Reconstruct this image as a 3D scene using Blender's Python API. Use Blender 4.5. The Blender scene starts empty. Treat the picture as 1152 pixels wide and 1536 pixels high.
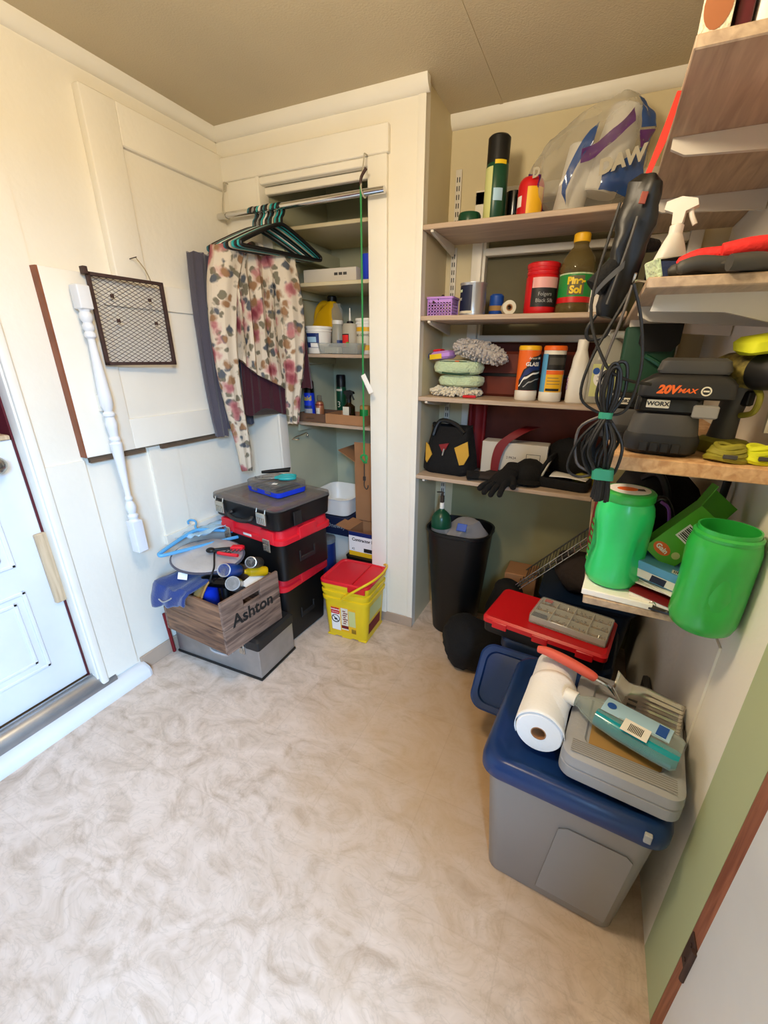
import bpy, bmesh, math, random
from mathutils import Matrix, Vector, Euler, noise as mnoise
C = bpy.context.scene.collection
R = math.radians
random.seed(7)

# ------------------------------------------------------------------ camera
YAW, PITCH, ROLL, FPX, PX, PY = 0.4193, 0.3761, 0.0155, 630.18, 601.21, 782.37
def cam_axes():
    A = Matrix(((math.cos(YAW), math.sin(YAW), 0), (-math.sin(YAW), math.cos(YAW), 0), (0, 0, 1)))
    B = Matrix(((1, 0, 0), (0, 0, -1), (0, 1, 0)))
    P = Matrix(((1, 0, 0), (0, math.cos(PITCH), -math.sin(PITCH)), (0, math.sin(PITCH), math.cos(PITCH))))
    Q = Matrix(((math.cos(ROLL), -math.sin(ROLL), 0), (math.sin(ROLL), math.cos(ROLL), 0), (0, 0, 1)))
    return Q @ P @ B @ A
cm = cam_axes()
cd = bpy.data.cameras.new('camera'); cam = bpy.data.objects.new('camera', cd); C.objects.link(cam)
right, down, fwd = cm[0], cm[1], cm[2]
m4 = Matrix((( right[0], -down[0], -fwd[0], 0), (right[1], -down[1], -fwd[1], 0), (right[2], -down[2], -fwd[2], 1.45), (0, 0, 0, 1)))
cam.matrix_world = m4
cd.sensor_fit = 'VERTICAL'; cd.sensor_height = 36.0; cd.lens = FPX * 36.0 / 1536.0
cd.shift_x = (576 - PX) / 1536.0; cd.shift_y = (PY - 768) / 1536.0
cd.clip_start = 0.02
bpy.context.scene.camera = cam

# ------------------------------------------------------------------ light and exposure
sc = bpy.context.scene
sc.view_settings.view_transform = 'Standard'; sc.view_settings.look = 'None'
sc.view_settings.gamma = 1.0; sc.view_settings.exposure = 0.80
try: sc.view_settings.use_curve_mapping = False
except Exception: pass
w = bpy.data.worlds.new('world'); sc.world = w; w.use_nodes = True
w.node_tree.nodes['Background'].inputs[0].default_value = (0.75, 0.86, 1.0, 1)
w.node_tree.nodes['Background'].inputs[1].default_value = 0.5
def area(name, loc, target, sx, sy, power, col):
    l = bpy.data.lights.new(name, 'AREA'); l.shape = 'RECTANGLE'; l.size = sx; l.size_y = sy; l.energy = power; l.color = col
    o = bpy.data.objects.new(name, l); C.objects.link(o); o.location = loc
    o.rotation_euler = (Vector(target) - Vector(loc)).to_track_quat('-Z', 'Y').to_euler()
    return o
area('outdoor_daylight', (1.65, -2.25, 2.50), (-1.0, 0.7, 0.4), 3.2, 0.9, 660, (0.32, 0.59, 1.0))
pl = bpy.data.lights.new('ceiling_lamp_light', 'POINT'); pl.energy = 23.5; pl.color = (1.0, 0.82, 0.58); pl.shadow_soft_size = 0.11
plo = bpy.data.objects.new('ceiling_lamp_light', pl); C.objects.link(plo); plo.location = (-0.56, 0.55, 2.12)

# ------------------------------------------------------------------ materials
def lin(h):
    v = [int(h[i:i+2], 16) / 255 for i in (0, 2, 4)]
    return tuple(((c + 0.055) / 1.055) ** 2.4 if c > 0.04045 else c / 12.92 for c in v) + (1,)
MATS = {}
def mt(name, hx, rough=0.5, metal=0.0, bump=0.0, bs=60.0, var=0.0, vs=6.0, trans=0.0, sheen=0.0, coat=0.0, ior=1.45, sss=0.0, var_hex=None):
    m = bpy.data.materials.new(name); m.use_nodes = True; nt = m.node_tree; b = nt.nodes['Principled BSDF']
    c = lin(hx); b.inputs['Base Color'].default_value = c; b.inputs['Roughness'].default_value = rough
    b.inputs['Metallic'].default_value = metal; b.inputs['IOR'].default_value = ior
    b.inputs['Transmission Weight'].default_value = trans; b.inputs['Sheen Weight'].default_value = sheen
    b.inputs['Coat Weight'].default_value = coat
    if sss: b.inputs['Subsurface Weight'].default_value = sss; b.inputs['Subsurface Radius'].default_value = (0.03, 0.03, 0.03)
    tc = nt.nodes.new('ShaderNodeTexCoord')
    n = nt.nodes.new('ShaderNodeTexNoise'); n.inputs['Scale'].default_value = vs; n.inputs['Detail'].default_value = 5
    nt.links.new(tc.outputs['Object'], n.inputs['Vector'])
    v = var if var else 0.06
    mx = nt.nodes.new('ShaderNodeMix'); mx.data_type = 'RGBA'
    mx.inputs['A'].default_value = c
    d = lin(var_hex) if var_hex else tuple(x * (1 - v) for x in c[:3]) + (1,)
    mx.inputs['B'].default_value = d
    rp = nt.nodes.new('ShaderNodeMapRange'); rp.inputs['From Min'].default_value = 0.35; rp.inputs['From Max'].default_value = 0.7
    nt.links.new(n.outputs['Fac'], rp.inputs['Value']); nt.links.new(rp.outputs['Result'], mx.inputs['Factor'])
    nt.links.new(mx.outputs['Result'], b.inputs['Base Color'])
    if bump:
        n2 = nt.nodes.new('ShaderNodeTexNoise'); n2.inputs['Scale'].default_value = bs; n2.inputs['Detail'].default_value = 3
        bp = nt.nodes.new('ShaderNodeBump'); bp.inputs['Strength'].default_value = bump; bp.inputs['Distance'].default_value = 0.01
        nt.links.new(tc.outputs['Object'], n2.inputs['Vector']); nt.links.new(n2.outputs['Fac'], bp.inputs['Height']); nt.links.new(bp.outputs['Normal'], b.inputs['Normal'])
    MATS[name] = m
    return m
def film(name, hx, op, rough=0.12):
    m = bpy.data.materials.new(name); m.use_nodes = True; nt = m.node_tree; b = nt.nodes['Principled BSDF']
    b.inputs['Base Color'].default_value = lin(hx); b.inputs['Roughness'].default_value = rough
    t = nt.nodes.new('ShaderNodeBsdfTransparent'); t.inputs[0].default_value = tuple(0.5 + 0.5 * x for x in lin(hx)[:3]) + (1,)
    lw = nt.nodes.new('ShaderNodeLayerWeight'); lw.inputs[0].default_value = 0.35
    ad = nt.nodes.new('ShaderNodeMath'); ad.operation = 'MULTIPLY_ADD'; ad.use_clamp = True
    ad.inputs[1].default_value = 0.5; ad.inputs[2].default_value = op
    nt.links.new(lw.outputs['Facing'], ad.inputs[0])
    mx = nt.nodes.new('ShaderNodeMixShader')
    nt.links.new(ad.outputs[0], mx.inputs[0]); nt.links.new(t.outputs[0], mx.inputs[1]); nt.links.new(b.outputs[0], mx.inputs[2])
    nt.links.new(mx.outputs[0], nt.nodes['Material Output'].inputs['Surface'])
    MATS[name] = m; return m
def wood(name, h1, h2, axis='X', scale=6.0, rough=0.55, stretch=12.0, bump=0.15):
    m = bpy.data.materials.new(name); m.use_nodes = True; nt = m.node_tree; b = nt.nodes['Principled BSDF']
    b.inputs['Roughness'].default_value = rough
    tc = nt.nodes.new('ShaderNodeTexCoord'); mp = nt.nodes.new('ShaderNodeMapping')
    s = [stretch] * 3; s['XYZ'.index(axis)] = 1.0; mp.inputs['Scale'].default_value = s
    n = nt.nodes.new('ShaderNodeTexNoise'); n.inputs['Scale'].default_value = scale; n.inputs['Detail'].default_value = 8; n.inputs['Distortion'].default_value = 0.6
    cr = nt.nodes.new('ShaderNodeValToRGB'); cr.color_ramp.elements[0].position = 0.32; cr.color_ramp.elements[1].position = 0.68
    cr.color_ramp.elements[0].color = lin(h1); cr.color_ramp.elements[1].color = lin(h2)
    nt.links.new(tc.outputs['Object'], mp.inputs[0]); nt.links.new(mp.outputs[0], n.inputs['Vector']); nt.links.new(n.outputs['Fac'], cr.inputs[0]); nt.links.new(cr.outputs[0], b.inputs['Base Color'])
    bp = nt.nodes.new('ShaderNodeBump'); bp.inputs['Strength'].default_value = bump; bp.inputs['Distance'].default_value = 0.004
    nt.links.new(n.outputs['Fac'], bp.inputs['Height']); nt.links.new(bp.outputs['Normal'], b.inputs['Normal'])
    MATS[name] = m; return m

def floor_mat():
    m = bpy.data.materials.new('vinyl_floor'); m.use_nodes = True; nt = m.node_tree; b = nt.nodes['Principled BSDF']; L = nt.links.new
    b.inputs['Roughness'].default_value = 0.42
    tc = nt.nodes.new('ShaderNodeTexCoord')
    mp = nt.nodes.new('ShaderNodeMapping'); mp.inputs['Scale'].default_value = (1.0, 1.5, 1); mp.inputs['Rotation'].default_value = (0, 0, 0.5)
    L(tc.outputs['Object'], mp.inputs[0])
    n = nt.nodes.new('ShaderNodeTexNoise'); n.inputs['Scale'].default_value = 6.0; n.inputs['Detail'].default_value = 9; n.inputs['Distortion'].default_value = 1.9; n.inputs['Roughness'].default_value = 0.62
    L(mp.outputs[0], n.inputs['Vector'])
    cr = nt.nodes.new('ShaderNodeValToRGB'); e = cr.color_ramp.elements
    e[0].position = 0.30; e[0].color = lin('bba48f'); e[1].position = 0.72; e[1].color = lin('e6d3c2')
    x = e.new(0.44); x.color = lin('d2bda9'); x = e.new(0.54); x.color = lin('dcc8b6')
    L(n.outputs['Fac'], cr.inputs[0])
    # thin veins
    n2 = nt.nodes.new('ShaderNodeTexNoise'); n2.inputs['Scale'].default_value = 9; n2.inputs['Detail'].default_value = 6; n2.inputs['Distortion'].default_value = 2.6
    L(mp.outputs[0], n2.inputs['Vector'])
    mth = nt.nodes.new('ShaderNodeMath'); mth.operation = 'SUBTRACT'; mth.inputs[1].default_value = 0.5; L(n2.outputs['Fac'], mth.inputs[0])
    ab = nt.nodes.new('ShaderNodeMath'); ab.operation = 'ABSOLUTE'; L(mth.outputs[0], ab.inputs[0])
    mr = nt.nodes.new('ShaderNodeMapRange'); mr.inputs['From Min'].default_value = 0.0; mr.inputs['From Max'].default_value = 0.03; mr.inputs['To Min'].default_value = 0.22; mr.inputs['To Max'].default_value = 0
    L(ab.outputs[0], mr.inputs['Value'])
    mx = nt.nodes.new('ShaderNodeMix'); mx.data_type = 'RGBA'; L(mr.outputs[0], mx.inputs['Factor']); L(cr.outputs[0], mx.inputs['A']); mx.inputs['B'].default_value = lin('a3927f')
    # tiles of the sheet, each a touch different
    br = nt.nodes.new('ShaderNodeTexBrick'); br.offset = 0; br.inputs['Scale'].default_value = 1.0
    br.inputs['Brick Width'].default_value = 0.33; br.inputs['Row Height'].default_value = 0.33; br.inputs['Mortar Size'].default_value = 0.0022
    br.inputs['Color1'].default_value = (1, 1, 1, 1); br.inputs['Color2'].default_value = (0.95, 0.95, 0.95, 1); br.inputs['Mortar'].default_value = (0.93, 0.92, 0.91, 1)
    L(tc.outputs['Object'], br.inputs['Vector'])
    ml = nt.nodes.new('ShaderNodeMix'); ml.data_type = 'RGBA'; ml.blend_type = 'MULTIPLY'; ml.inputs['Factor'].default_value = 1.0
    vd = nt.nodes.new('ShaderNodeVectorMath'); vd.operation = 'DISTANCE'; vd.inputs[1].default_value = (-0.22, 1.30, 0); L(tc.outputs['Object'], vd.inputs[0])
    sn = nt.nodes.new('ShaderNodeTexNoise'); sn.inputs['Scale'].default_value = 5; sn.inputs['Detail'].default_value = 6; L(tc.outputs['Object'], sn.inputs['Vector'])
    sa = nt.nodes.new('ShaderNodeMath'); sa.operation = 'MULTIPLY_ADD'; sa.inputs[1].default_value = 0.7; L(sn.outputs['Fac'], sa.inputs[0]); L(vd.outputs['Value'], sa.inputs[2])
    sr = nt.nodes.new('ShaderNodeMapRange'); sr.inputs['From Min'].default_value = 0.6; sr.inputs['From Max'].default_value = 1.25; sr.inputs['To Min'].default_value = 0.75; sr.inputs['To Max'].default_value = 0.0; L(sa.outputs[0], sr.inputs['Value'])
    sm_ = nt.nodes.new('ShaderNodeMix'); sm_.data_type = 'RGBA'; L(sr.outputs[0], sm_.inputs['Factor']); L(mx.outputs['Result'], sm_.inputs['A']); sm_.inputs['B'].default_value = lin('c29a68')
    L(sm_.outputs['Result'], ml.inputs['A']); L(br.outputs['Color'], ml.inputs['B']); L(ml.outputs['Result'], b.inputs['Base Color'])
    MATS['vinyl_floor'] = m
floor_mat()
def floral_mat():
    m = bpy.data.materials.new('floral_cloth'); m.use_nodes = True; nt = m.node_tree; b = nt.nodes['Principled BSDF']; L = nt.links.new
    b.inputs['Roughness'].default_value = 0.8
    tc = nt.nodes.new('ShaderNodeTexCoord')
    nz = nt.nodes.new('ShaderNodeTexNoise'); nz.inputs['Scale'].default_value = 22; L(tc.outputs['Object'], nz.inputs['Vector'])
    av = nt.nodes.new('ShaderNodeVectorMath'); av.operation = 'MULTIPLY_ADD'; av.inputs[1].default_value = (0.045,) * 3
    L(nz.outputs['Color'], av.inputs[0]); L(tc.outputs['Object'], av.inputs[2])
    def blob(scale, lo, hi, off):
        ad = nt.nodes.new('ShaderNodeVectorMath'); ad.operation = 'ADD'; ad.inputs[1].default_value = off; L(av.outputs[0], ad.inputs[0])
        v = nt.nodes.new('ShaderNodeTexVoronoi'); v.inputs['Scale'].default_value = scale; L(ad.outputs[0], v.inputs['Vector'])
        mr = nt.nodes.new('ShaderNodeMapRange'); mr.inputs['From Min'].default_value = lo; mr.inputs['From Max'].default_value = hi; mr.inputs['To Min'].default_value = 1; mr.inputs['To Max'].default_value = 0
        L(v.outputs['Distance'], mr.inputs['Value']); return v, mr
    cur = None
    base = lin('d6c8b2')
    def over(prev, fac, col):
        mx = nt.nodes.new('ShaderNodeMix'); mx.data_type = 'RGBA'
        if prev is None: mx.inputs['A'].default_value = base
        else: L(prev, mx.inputs['A'])
        if isinstance(col, tuple): mx.inputs['B'].default_value = col
        else: L(col, mx.inputs['B'])
        L(fac, mx.inputs['Factor']); return mx.outputs['Result']
    v, f = blob(20, 0.29, 0.40, (3, 1, 0)); cur = over(cur, f.outputs[0], lin('77705c'))
    v, f = blob(15.5, 0.22, 0.34, (0, 5, 2)); cur = over(cur, f.outputs[0], lin('565a60'))
    v, f = blob(10.5, 0.30, 0.46, (1, 2, 7))
    cr = nt.nodes.new('ShaderNodeValToRGB'); cr.color_ramp.elements[0].position = 0.12; cr.color_ramp.elements[0].color = lin('8a3a44'); cr.color_ramp.elements[1].position = 0.42; cr.color_ramp.elements[1].color = lin('c98a86')
    L(v.outputs['Distance'], cr.inputs[0]); cur = over(cur, f.outputs[0], cr.outputs[0])
    v, f = blob(14, 0.2, 0.34, (9, 2, 4)); cur = over(cur, f.outputs[0], lin('96704e'))
    L(cur, b.inputs['Base Color'])
    MATS['floral_cloth'] = m
floral_mat()

mt('wall_paint', 'f0e9d8', 0.55, bump=0.12, bs=35, var=0.05, vs=3)
mt('wall_paint_green', 'b3bb90', 0.6, var=0.04, vs=4)
mt('closet_paint', 'bcbda0', 0.6, var=0.10, vs=5)
mt('recess_paint', 'd8caa4', 0.6, var=0.08, vs=4)
mt('ceiling_paint', 'cdbd9c', 0.75, bump=0.18, bs=150, var=0.06, vs=3)
mt('trim_white', 'f0eadb', 0.4, bump=0.06, bs=25, var=0.05, vs=5)
mt('door_white', 'e6e8ea', 0.38, var=0.09, vs=4)
mt('maroon', '5b1620', 0.45, var=0.2)
mt('brown_edge', '8c5236', 0.6, var=0.3, vs=20)
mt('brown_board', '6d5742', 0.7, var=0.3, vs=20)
mt('vinyl_base', 'b39c86', 0.5, var=0.1)
mt('aluminium', 'b4b6b8', 0.35, 0.85, var=0.15, vs=15)
mt('steel', 'c6c2b8', 0.25, 0.95, var=0.1, vs=20)
mt('chrome', 'dddddd', 0.12, 1.0)
mt('dark_steel', '4a423c', 0.4, 0.7, var=0.2)
mt('rust_steel', '4a3530', 0.6, 0.3, var=0.3, vs=40)
mt('standard_white', 'd9d2c4', 0.4, var=0.05)
mt('slot_black', '1a1815', 0.8)
mt('black', '0a0a0b', 0.45, bump=0.05, bs=80)
mt('black_gloss', '0c0c0d', 0.2)
mt('black_matte', '0b0a0a', 0.85)
mt('charcoal', '1f1e1e', 0.5, var=0.15)
mt('grey_plastic', '8e8b86', 0.5, var=0.05)
mt('grey_dark', '454340', 0.55, var=0.1)
mt('grey_case', 'a2a2a4', 0.5, bump=0.08, bs=150, var=0.08)
mt('white_plastic', 'eeeae0', 0.35)
mt('white_paper', 'f2efe8', 0.75, var=0.03)
mt('paper_towel', 'fbfaf8', 0.9, bump=0.12, bs=140)
mt('red', 'd0121b', 0.38, coat=0.2)
mt('red_lid', 'e0202f', 0.4)
mt('dark_red', '7d1016', 0.6, var=0.2)
mt('coral', 'e0604c', 0.5)
mt('neon_red', 'f0302f', 0.7, bump=0.3, bs=90)
mt('yellow', 'ecc81e', 0.4)
mt('yellow_cap', 'f0b81c', 0.4)
mt('yellow_jug', 'd8a80c', 0.35)
mt('orange', 'ef6a1c', 0.45)
mt('hi_yellow', 'd6dc22', 0.7, bump=0.2, bs=60)
mt('olive_yellow', '97902c', 0.6, var=0.35, vs=40)
mt('camo', 'a08f45', 0.5, var=0.5, vs=60, var_hex='3c331c')
mt('blue', '1f4fa8', 0.4)
mt('deep_blue', '1c2f6b', 0.4)
mt('cobalt', '1a3ccf', 0.4)
mt('navy', '17213f', 0.5, var=0.1)
mt('tote_blue', '143263', 0.32, var=0.05)
mt('tote_dark', '10233f', 0.4)
mt('tote_grey', '8f8a86', 0.38, var=0.06, vs=4)
mt('sky_blue', '5fa9da', 0.4)
mt('light_blue', 'a8cde4', 0.4)
mt('teal', '2aa6a6', 0.4)
mt('teal_dark', '2e6a74', 0.45)
mt('mint', 'c9dcb0', 0.95, bump=0.9, bs=120, sheen=0.4)
mt('bottle_green', '10472f', 0.3)
mt('case_green', '174430', 0.45)
mt('green_print', '1e8a3c', 0.4)
mt('lime_print', '58b22e', 0.4, var=0.1, vs=12)
mt('jug_green', '2ed474', 0.30, sss=0.15, coat=0.3)
mt('jug_green_dark', '2eae46', 0.30, sss=0.2, coat=0.3)
mt('tie_green', '2f8c6c', 0.6)
mt('bungee_green', '1f8a44', 0.55)
mt('purple', '8a4fb0', 0.4)
mt('recess_lower', '97926a', 0.65, var=0.1, vs=5)  # olive lower recess wall, toned darker to deepen the shade under the shelves
mt('lilac', 'c08fdc', 0.4)
mt('plum_print', '6a2a7c', 0.4)
mt('cream', 'e8ddc4', 0.9, bump=0.6, bs=150, sheen=0.3)
mt('mop_grey', 'bdb4ac', 0.95, bump=0.5, bs=140, sheen=0.4)
mt('cardboard', 'a8774e', 0.8, var=0.08, vs=10)
mt('cardboard_dark', '6e4f3a', 0.8, var=0.15)
mt('box_white', 'd6cebf', 0.7)
mt('amber', '6a4310', 0.1)
mt('olive_board', '6b6449', 0.7, var=0.15)
mt('redbrown', '702a17', 0.6, var=0.35, vs=9)
mt('pine_brown', '241505', 0.25)
mt('maroon_cloth', '3d0e1c', 0.9, bump=0.2, bs=200, sheen=0.3)
mt('grey_cloth', '4c4852', 0.9, bump=0.2, bs=200, sheen=0.3)
mt('blue_cloth', '223a78', 0.85, bump=0.3, bs=150, sheen=0.3)
mt('navy_cloth', '1d2a4c', 0.8, bump=0.2, bs=100)
mt('black_cloth', '0b0a0a', 0.9, bump=0.4, bs=150)
mt('brown_cloth', '2e241e', 0.85, bump=0.4, bs=60)
mt('tan', 'a9834a', 0.7)
mt('bag_yellow', 'c99a34', 0.8, bump=0.3, bs=200)
mt('copper', 'b0714c', 0.35, 0.3)
mt('silver_fabric', 'c9c4c0', 0.35, 0.35, bump=0.5, bs=14)
mt('silver', 'c9c9c9', 0.3, 0.7)
mt('label_cream', 'dcd5bf', 0.6)
mt('label_lime', 'cdd08a', 0.5)
mt('print_black', '1b1b1b', 0.6)
mt('print_blue', '2553a4', 0.5)
mt('pink', 'e6a7a0', 0.4)
mt('aqua', '1597a6', 0.12)
mt('rust_can', '8a3f2c', 0.5)
mt('black_cord', '131211', 0.5)
mt('grey_cord', '4f4842', 0.5)
mt('plate_white', 'e0d6c2', 0.45)
mt('string', 'a08a60', 0.9)
mt('red_strap', 'd8321f', 0.6)
mt('label_grey', 'a6a6a4', 0.5)
mt('duct', 'b8b09c', 0.5)
wood('shelf_wood', 'a8917b', 'c6ae95', 'X', 5, 0.5)
wood('shelf_wood_y', 'a08871', 'c2a98d', 'Y', 5, 0.5)
wood('chip_wood', 'b98a5c', 'dcb384', 'Y', 30, 0.7, 2.0, 0.4)
wood('crate_wood', '543b2d', '9c7354', 'X', 5, 0.75, 10, 0.5)
wood('crate_wood_y', '503c32', '9c7f6c', 'Y', 5, 0.75, 10, 0.5)
wood('sill_wood', '5a3b20', '8f6a42', 'Y', 6, 0.6)
wood('stick_wood', 'b59a78', 'd0b896', 'Z', 6, 0.6)
wood('door_edge_wood', '7d4630', 'a4664a', 'Z', 6, 0.6)
film('clear_film', 'dcd8cc', 0.16)
film('clear_plastic', 'd9dcd8', 0.12)
film('smoke_plastic', 'a8a29c', 0.08)
film('bottle_clear', 'cfdcd8', 0.14, 0.06)
film('bottle_green_clear', '6fa98a', 0.30, 0.08)
film('jug_milky', 'c8c6b8', 0.55, 0.3)
film('glass', 'aab0a4', 0.25, 0.05)
film('pine_clear', '7a6a40', 0.45, 0.08)
film('print_film_blue', '234f92', 0.72)
film('print_film_plum', '5e2a72', 0.72)
film('grey_bag_film', 'a8a4a4', 0.55)

# ------------------------------------------------------------------ mesh builder
def rring(sx, sy, r, n=5, ox=0, oy=0, z=0):
    r = max(1e-4, min(r, sx / 2 - 1e-5, sy / 2 - 1e-5)); o = []
    for k, (cx, cy) in enumerate(((1, 1), (-1, 1), (-1, -1), (1, -1))):
        for i in range(n + 1):
            a = math.pi / 2 * (k + i / n)
            o.append((ox + cx * (sx / 2 - r) + r * math.cos(a), oy + cy * (sy / 2 - r) + r * math.sin(a), z))
    return o
def spline(pts, n=6, closed=False):
    P = [Vector(p) for p in pts]; o = []; N = len(P)
    for i in range(N if closed else N - 1):
        if closed: a, b, c, d = P[i - 1], P[i], P[(i + 1) % N], P[(i + 2) % N]
        else: a, b, c, d = P[max(i - 1, 0)], P[i], P[i + 1], P[min(i + 2, N - 1)]
        for k in range(n):
            t = k / n
            o.append(0.5 * ((2 * b) + (c - a) * t + (2 * a - 5 * b + 4 * c - d) * t * t + (3 * b - a - 3 * c + d) * t ** 3))
    if not closed: o.append(P[-1])
    return o
class MB:
    def __init__(s): s.v = []; s.f = []; s.mi = []; s.M = Matrix(); s.m = 0
    def at(s, x=0, y=0, z=0, rx=0, ry=0, rz=0):
        s.M = Matrix.Translation((x, y, z)) @ Euler((R(rx), R(ry), R(rz))).to_matrix().to_4x4(); return s
    def mat(s, i): s.m = i; return s
    def add(s, vs, fs):
        o = len(s.v); s.v += [tuple(s.M @ Vector(v)) for v in vs]; s.f += [tuple(i + o for i in f) for f in fs]; s.mi += [s.m] * len(fs); return s
    def box(s, x0, x1, y0, y1, z0, z1):
        v = [(x, y, z) for z in (z0, z1) for y in (y0, y1) for x in (x0, x1)]
        return s.add(v, [(0, 2, 3, 1), (4, 5, 7, 6), (0, 1, 5, 4), (2, 6, 7, 3), (0, 4, 6, 2), (1, 3, 7, 5)])
    def bbox(s, x0, x1, y0, y1, z0, z1, e=0.003, r=None):
        sx, sy = x1 - x0, y1 - y0; cx, cy = (x0 + x1) / 2, (y0 + y1) / 2; r = e if r is None else r
        return s.rr([(z0, sx - 2 * e, sy - 2 * e, r), (z0 + e, sx, sy, r), (z1 - e, sx, sy, r), (z1, sx - 2 * e, sy - 2 * e, r)], cx, cy, n=3)
    def loft(s, rings, c0=True, c1=True, closed=True):
        n = len(rings[0]); v = [p for r in rings for p in r]; f = []
        for i in range(len(rings) - 1):
            for j in range(n if closed else n - 1):
                k = (j + 1) % n; f.append((i * n + j, i * n + k, (i + 1) * n + k, (i + 1) * n + j))
        if c0: f.append(tuple(range(n - 1, -1, -1)))
        if c1: f.append(tuple(range((len(rings) - 1) * n, len(rings) * n)))
        return s.add(v, f)
    def rr(s, secs, ox=0, oy=0, n=5, c0=True, c1=True):
        return s.loft([rring(q[1], q[2], q[3], n, ox + (q[4] if len(q) > 4 else 0), oy + (q[5] if len(q) > 5 else 0), q[0]) for q in secs], c0, c1)
    def lathe(s, prof, n=24, a0=0, a1=360, c0=True, c1=True, sx=1, sy=1, ox=0, oy=0):
        full = abs(a1 - a0) >= 360; m = n if full else n + 1
        rings = [[(ox + sx * r * math.cos(R(a0 + (a1 - a0) * j / n)), oy + sy * r * math.sin(R(a0 + (a1 - a0) * j / n)), z) for j in range(m)] for r, z in prof]
        return s.loft(rings, c0 and full, c1 and full, full)
    def tube(s, pts, r, n=8, sm=0, closed=False, caps=True):
        P = spline(pts, sm, closed) if sm else [Vector(p) for p in pts]; N = len(P); rs = r if callable(r) else (lambda t: r)
        up = Vector((0, 0, 1)); rings = []; u = None
        for i in range(N):
            a = P[i - 1] if (i or closed) else P[0]; b = P[(i + 1) % N] if (i < N - 1 or closed) else P[-1]
            t = (b - a)
            if t.length < 1e-9: t = Vector((0, 0, 1))
            t.normalize()
            if u is None: u = t.orthogonal().normalized()
            u = (u - t * u.dot(t))
            if u.length < 1e-6: u = t.orthogonal()
            u.normalize(); w_ = t.cross(u); q = rs(i / max(1, N - 1))
            rings.append([tuple(P[i] + u * q * math.cos(2 * math.pi * j / n) + w_ * q * math.sin(2 * math.pi * j / n)) for j in range(n)])
        if closed: rings.append(rings[0])
        return s.loft(rings, caps and not closed, caps and not closed)
    def cyl(s, p0, p1, r, r2=None, n=16):
        r2 = r if r2 is None else r2; return s.tube([p0, p1], lambda t: r + (r2 - r) * t, n)
    def prism(s, poly, z0, z1):
        n = len(poly); v = [(x, y, z0) for x, y in poly] + [(x, y, z1) for x, y in poly]
        return s.add(v, [tuple(range(n - 1, -1, -1)), tuple(range(n, 2 * n))] + [(i, (i + 1) % n, n + (i + 1) % n, n + i) for i in range(n)])
    def prismx(s, poly, x0, x1):   # polygon in (y,z), extruded along x
        n = len(poly); v = [(x0, y, z) for y, z in poly] + [(x1, y, z) for y, z in poly]
        return s.add(v, [tuple(range(n - 1, -1, -1)), tuple(range(n, 2 * n))] + [(i, (i + 1) % n, n + (i + 1) % n, n + i) for i in range(n)])
    def prismy(s, poly, y0, y1):   # polygon in (x,z), extruded along y
        n = len(poly); v = [(x, y0, z) for x, z in poly] + [(x, y1, z) for x, z in poly]
        return s.add(v, [tuple(range(n - 1, -1, -1)), tuple(range(n, 2 * n))] + [(i, (i + 1) % n, n + (i + 1) % n, n + i) for i in range(n)])
    def sphere(s, cx, cy, cz, rx, ry=None, rz=None, n=14):
        ry = rx if ry is None else ry; rz = rx if rz is None else rz; k = n // 2
        rings = [[(cx + rx * math.sin(math.pi * i / k) * math.cos(2 * math.pi * j / n), cy + ry * math.sin(math.pi * i / k) * math.sin(2 * math.pi * j / n), cz - rz * math.cos(math.pi * i / k)) for j in range(n)] for i in range(1, k)]
        return s.loft(rings)
    def grid(s, fn, nu, nv):
        v = [fn(i / nu, j / nv) for i in range(nu + 1) for j in range(nv + 1)]
        return s.add(v, [(i * (nv + 1) + j, i * (nv + 1) + j + 1, (i + 1) * (nv + 1) + j + 1, (i + 1) * (nv + 1) + j) for i in range(nu) for j in range(nv)])
    def build(s, name, mats, parent=None, label=None, sharp=38, solid=0, sub=0, kind=None, smooth=True):
        me = bpy.data.meshes.new(name); me.from_pydata(s.v, [], s.f)
        for q in (mats if isinstance(mats, (list, tuple)) else [mats]): me.materials.append(MATS[q])
        me.polygons.foreach_set('material_index', s.mi)
        bm = bmesh.new(); bm.from_mesh(me); bmesh.ops.remove_doubles(bm, verts=bm.verts, dist=1e-6); bmesh.ops.recalc_face_normals(bm, faces=bm.faces); bm.to_mesh(me); bm.free()
        if smooth:
            me.polygons.foreach_set('use_smooth', [True] * len(me.polygons)); me.set_sharp_from_angle(angle=R(sharp))
        o = bpy.data.objects.new(name, me); C.objects.link(o)
        if parent: o.parent = parent
        if label: o['label'] = label
        if kind: o['kind'] = kind
        if solid: q = o.modifiers.new('solid', 'SOLIDIFY'); q.thickness = solid; q.offset = 0
        if sub: q = o.modifiers.new('sub', 'SUBSURF'); q.levels = sub; q.render_levels = sub
        return o
def tag(o, label, cat, group=None):
    o['label'] = label; o['category'] = cat
    if group: o['group'] = group
    return o
def thing(name, label, cat, loc=(0, 0, 0), rz=0, group=None, rx=0, ry=0):
    o = bpy.data.objects.new(name, None); C.objects.link(o); o.empty_display_size = 0.05
    o.location = loc; o.rotation_euler = (R(rx), R(ry), R(rz)); return tag(o, label, cat, group)
def struct(name, mb, mats, parent=None, **k):
    return mb.build(name, mats, parent, kind=None if parent else 'structure', **k)
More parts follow.
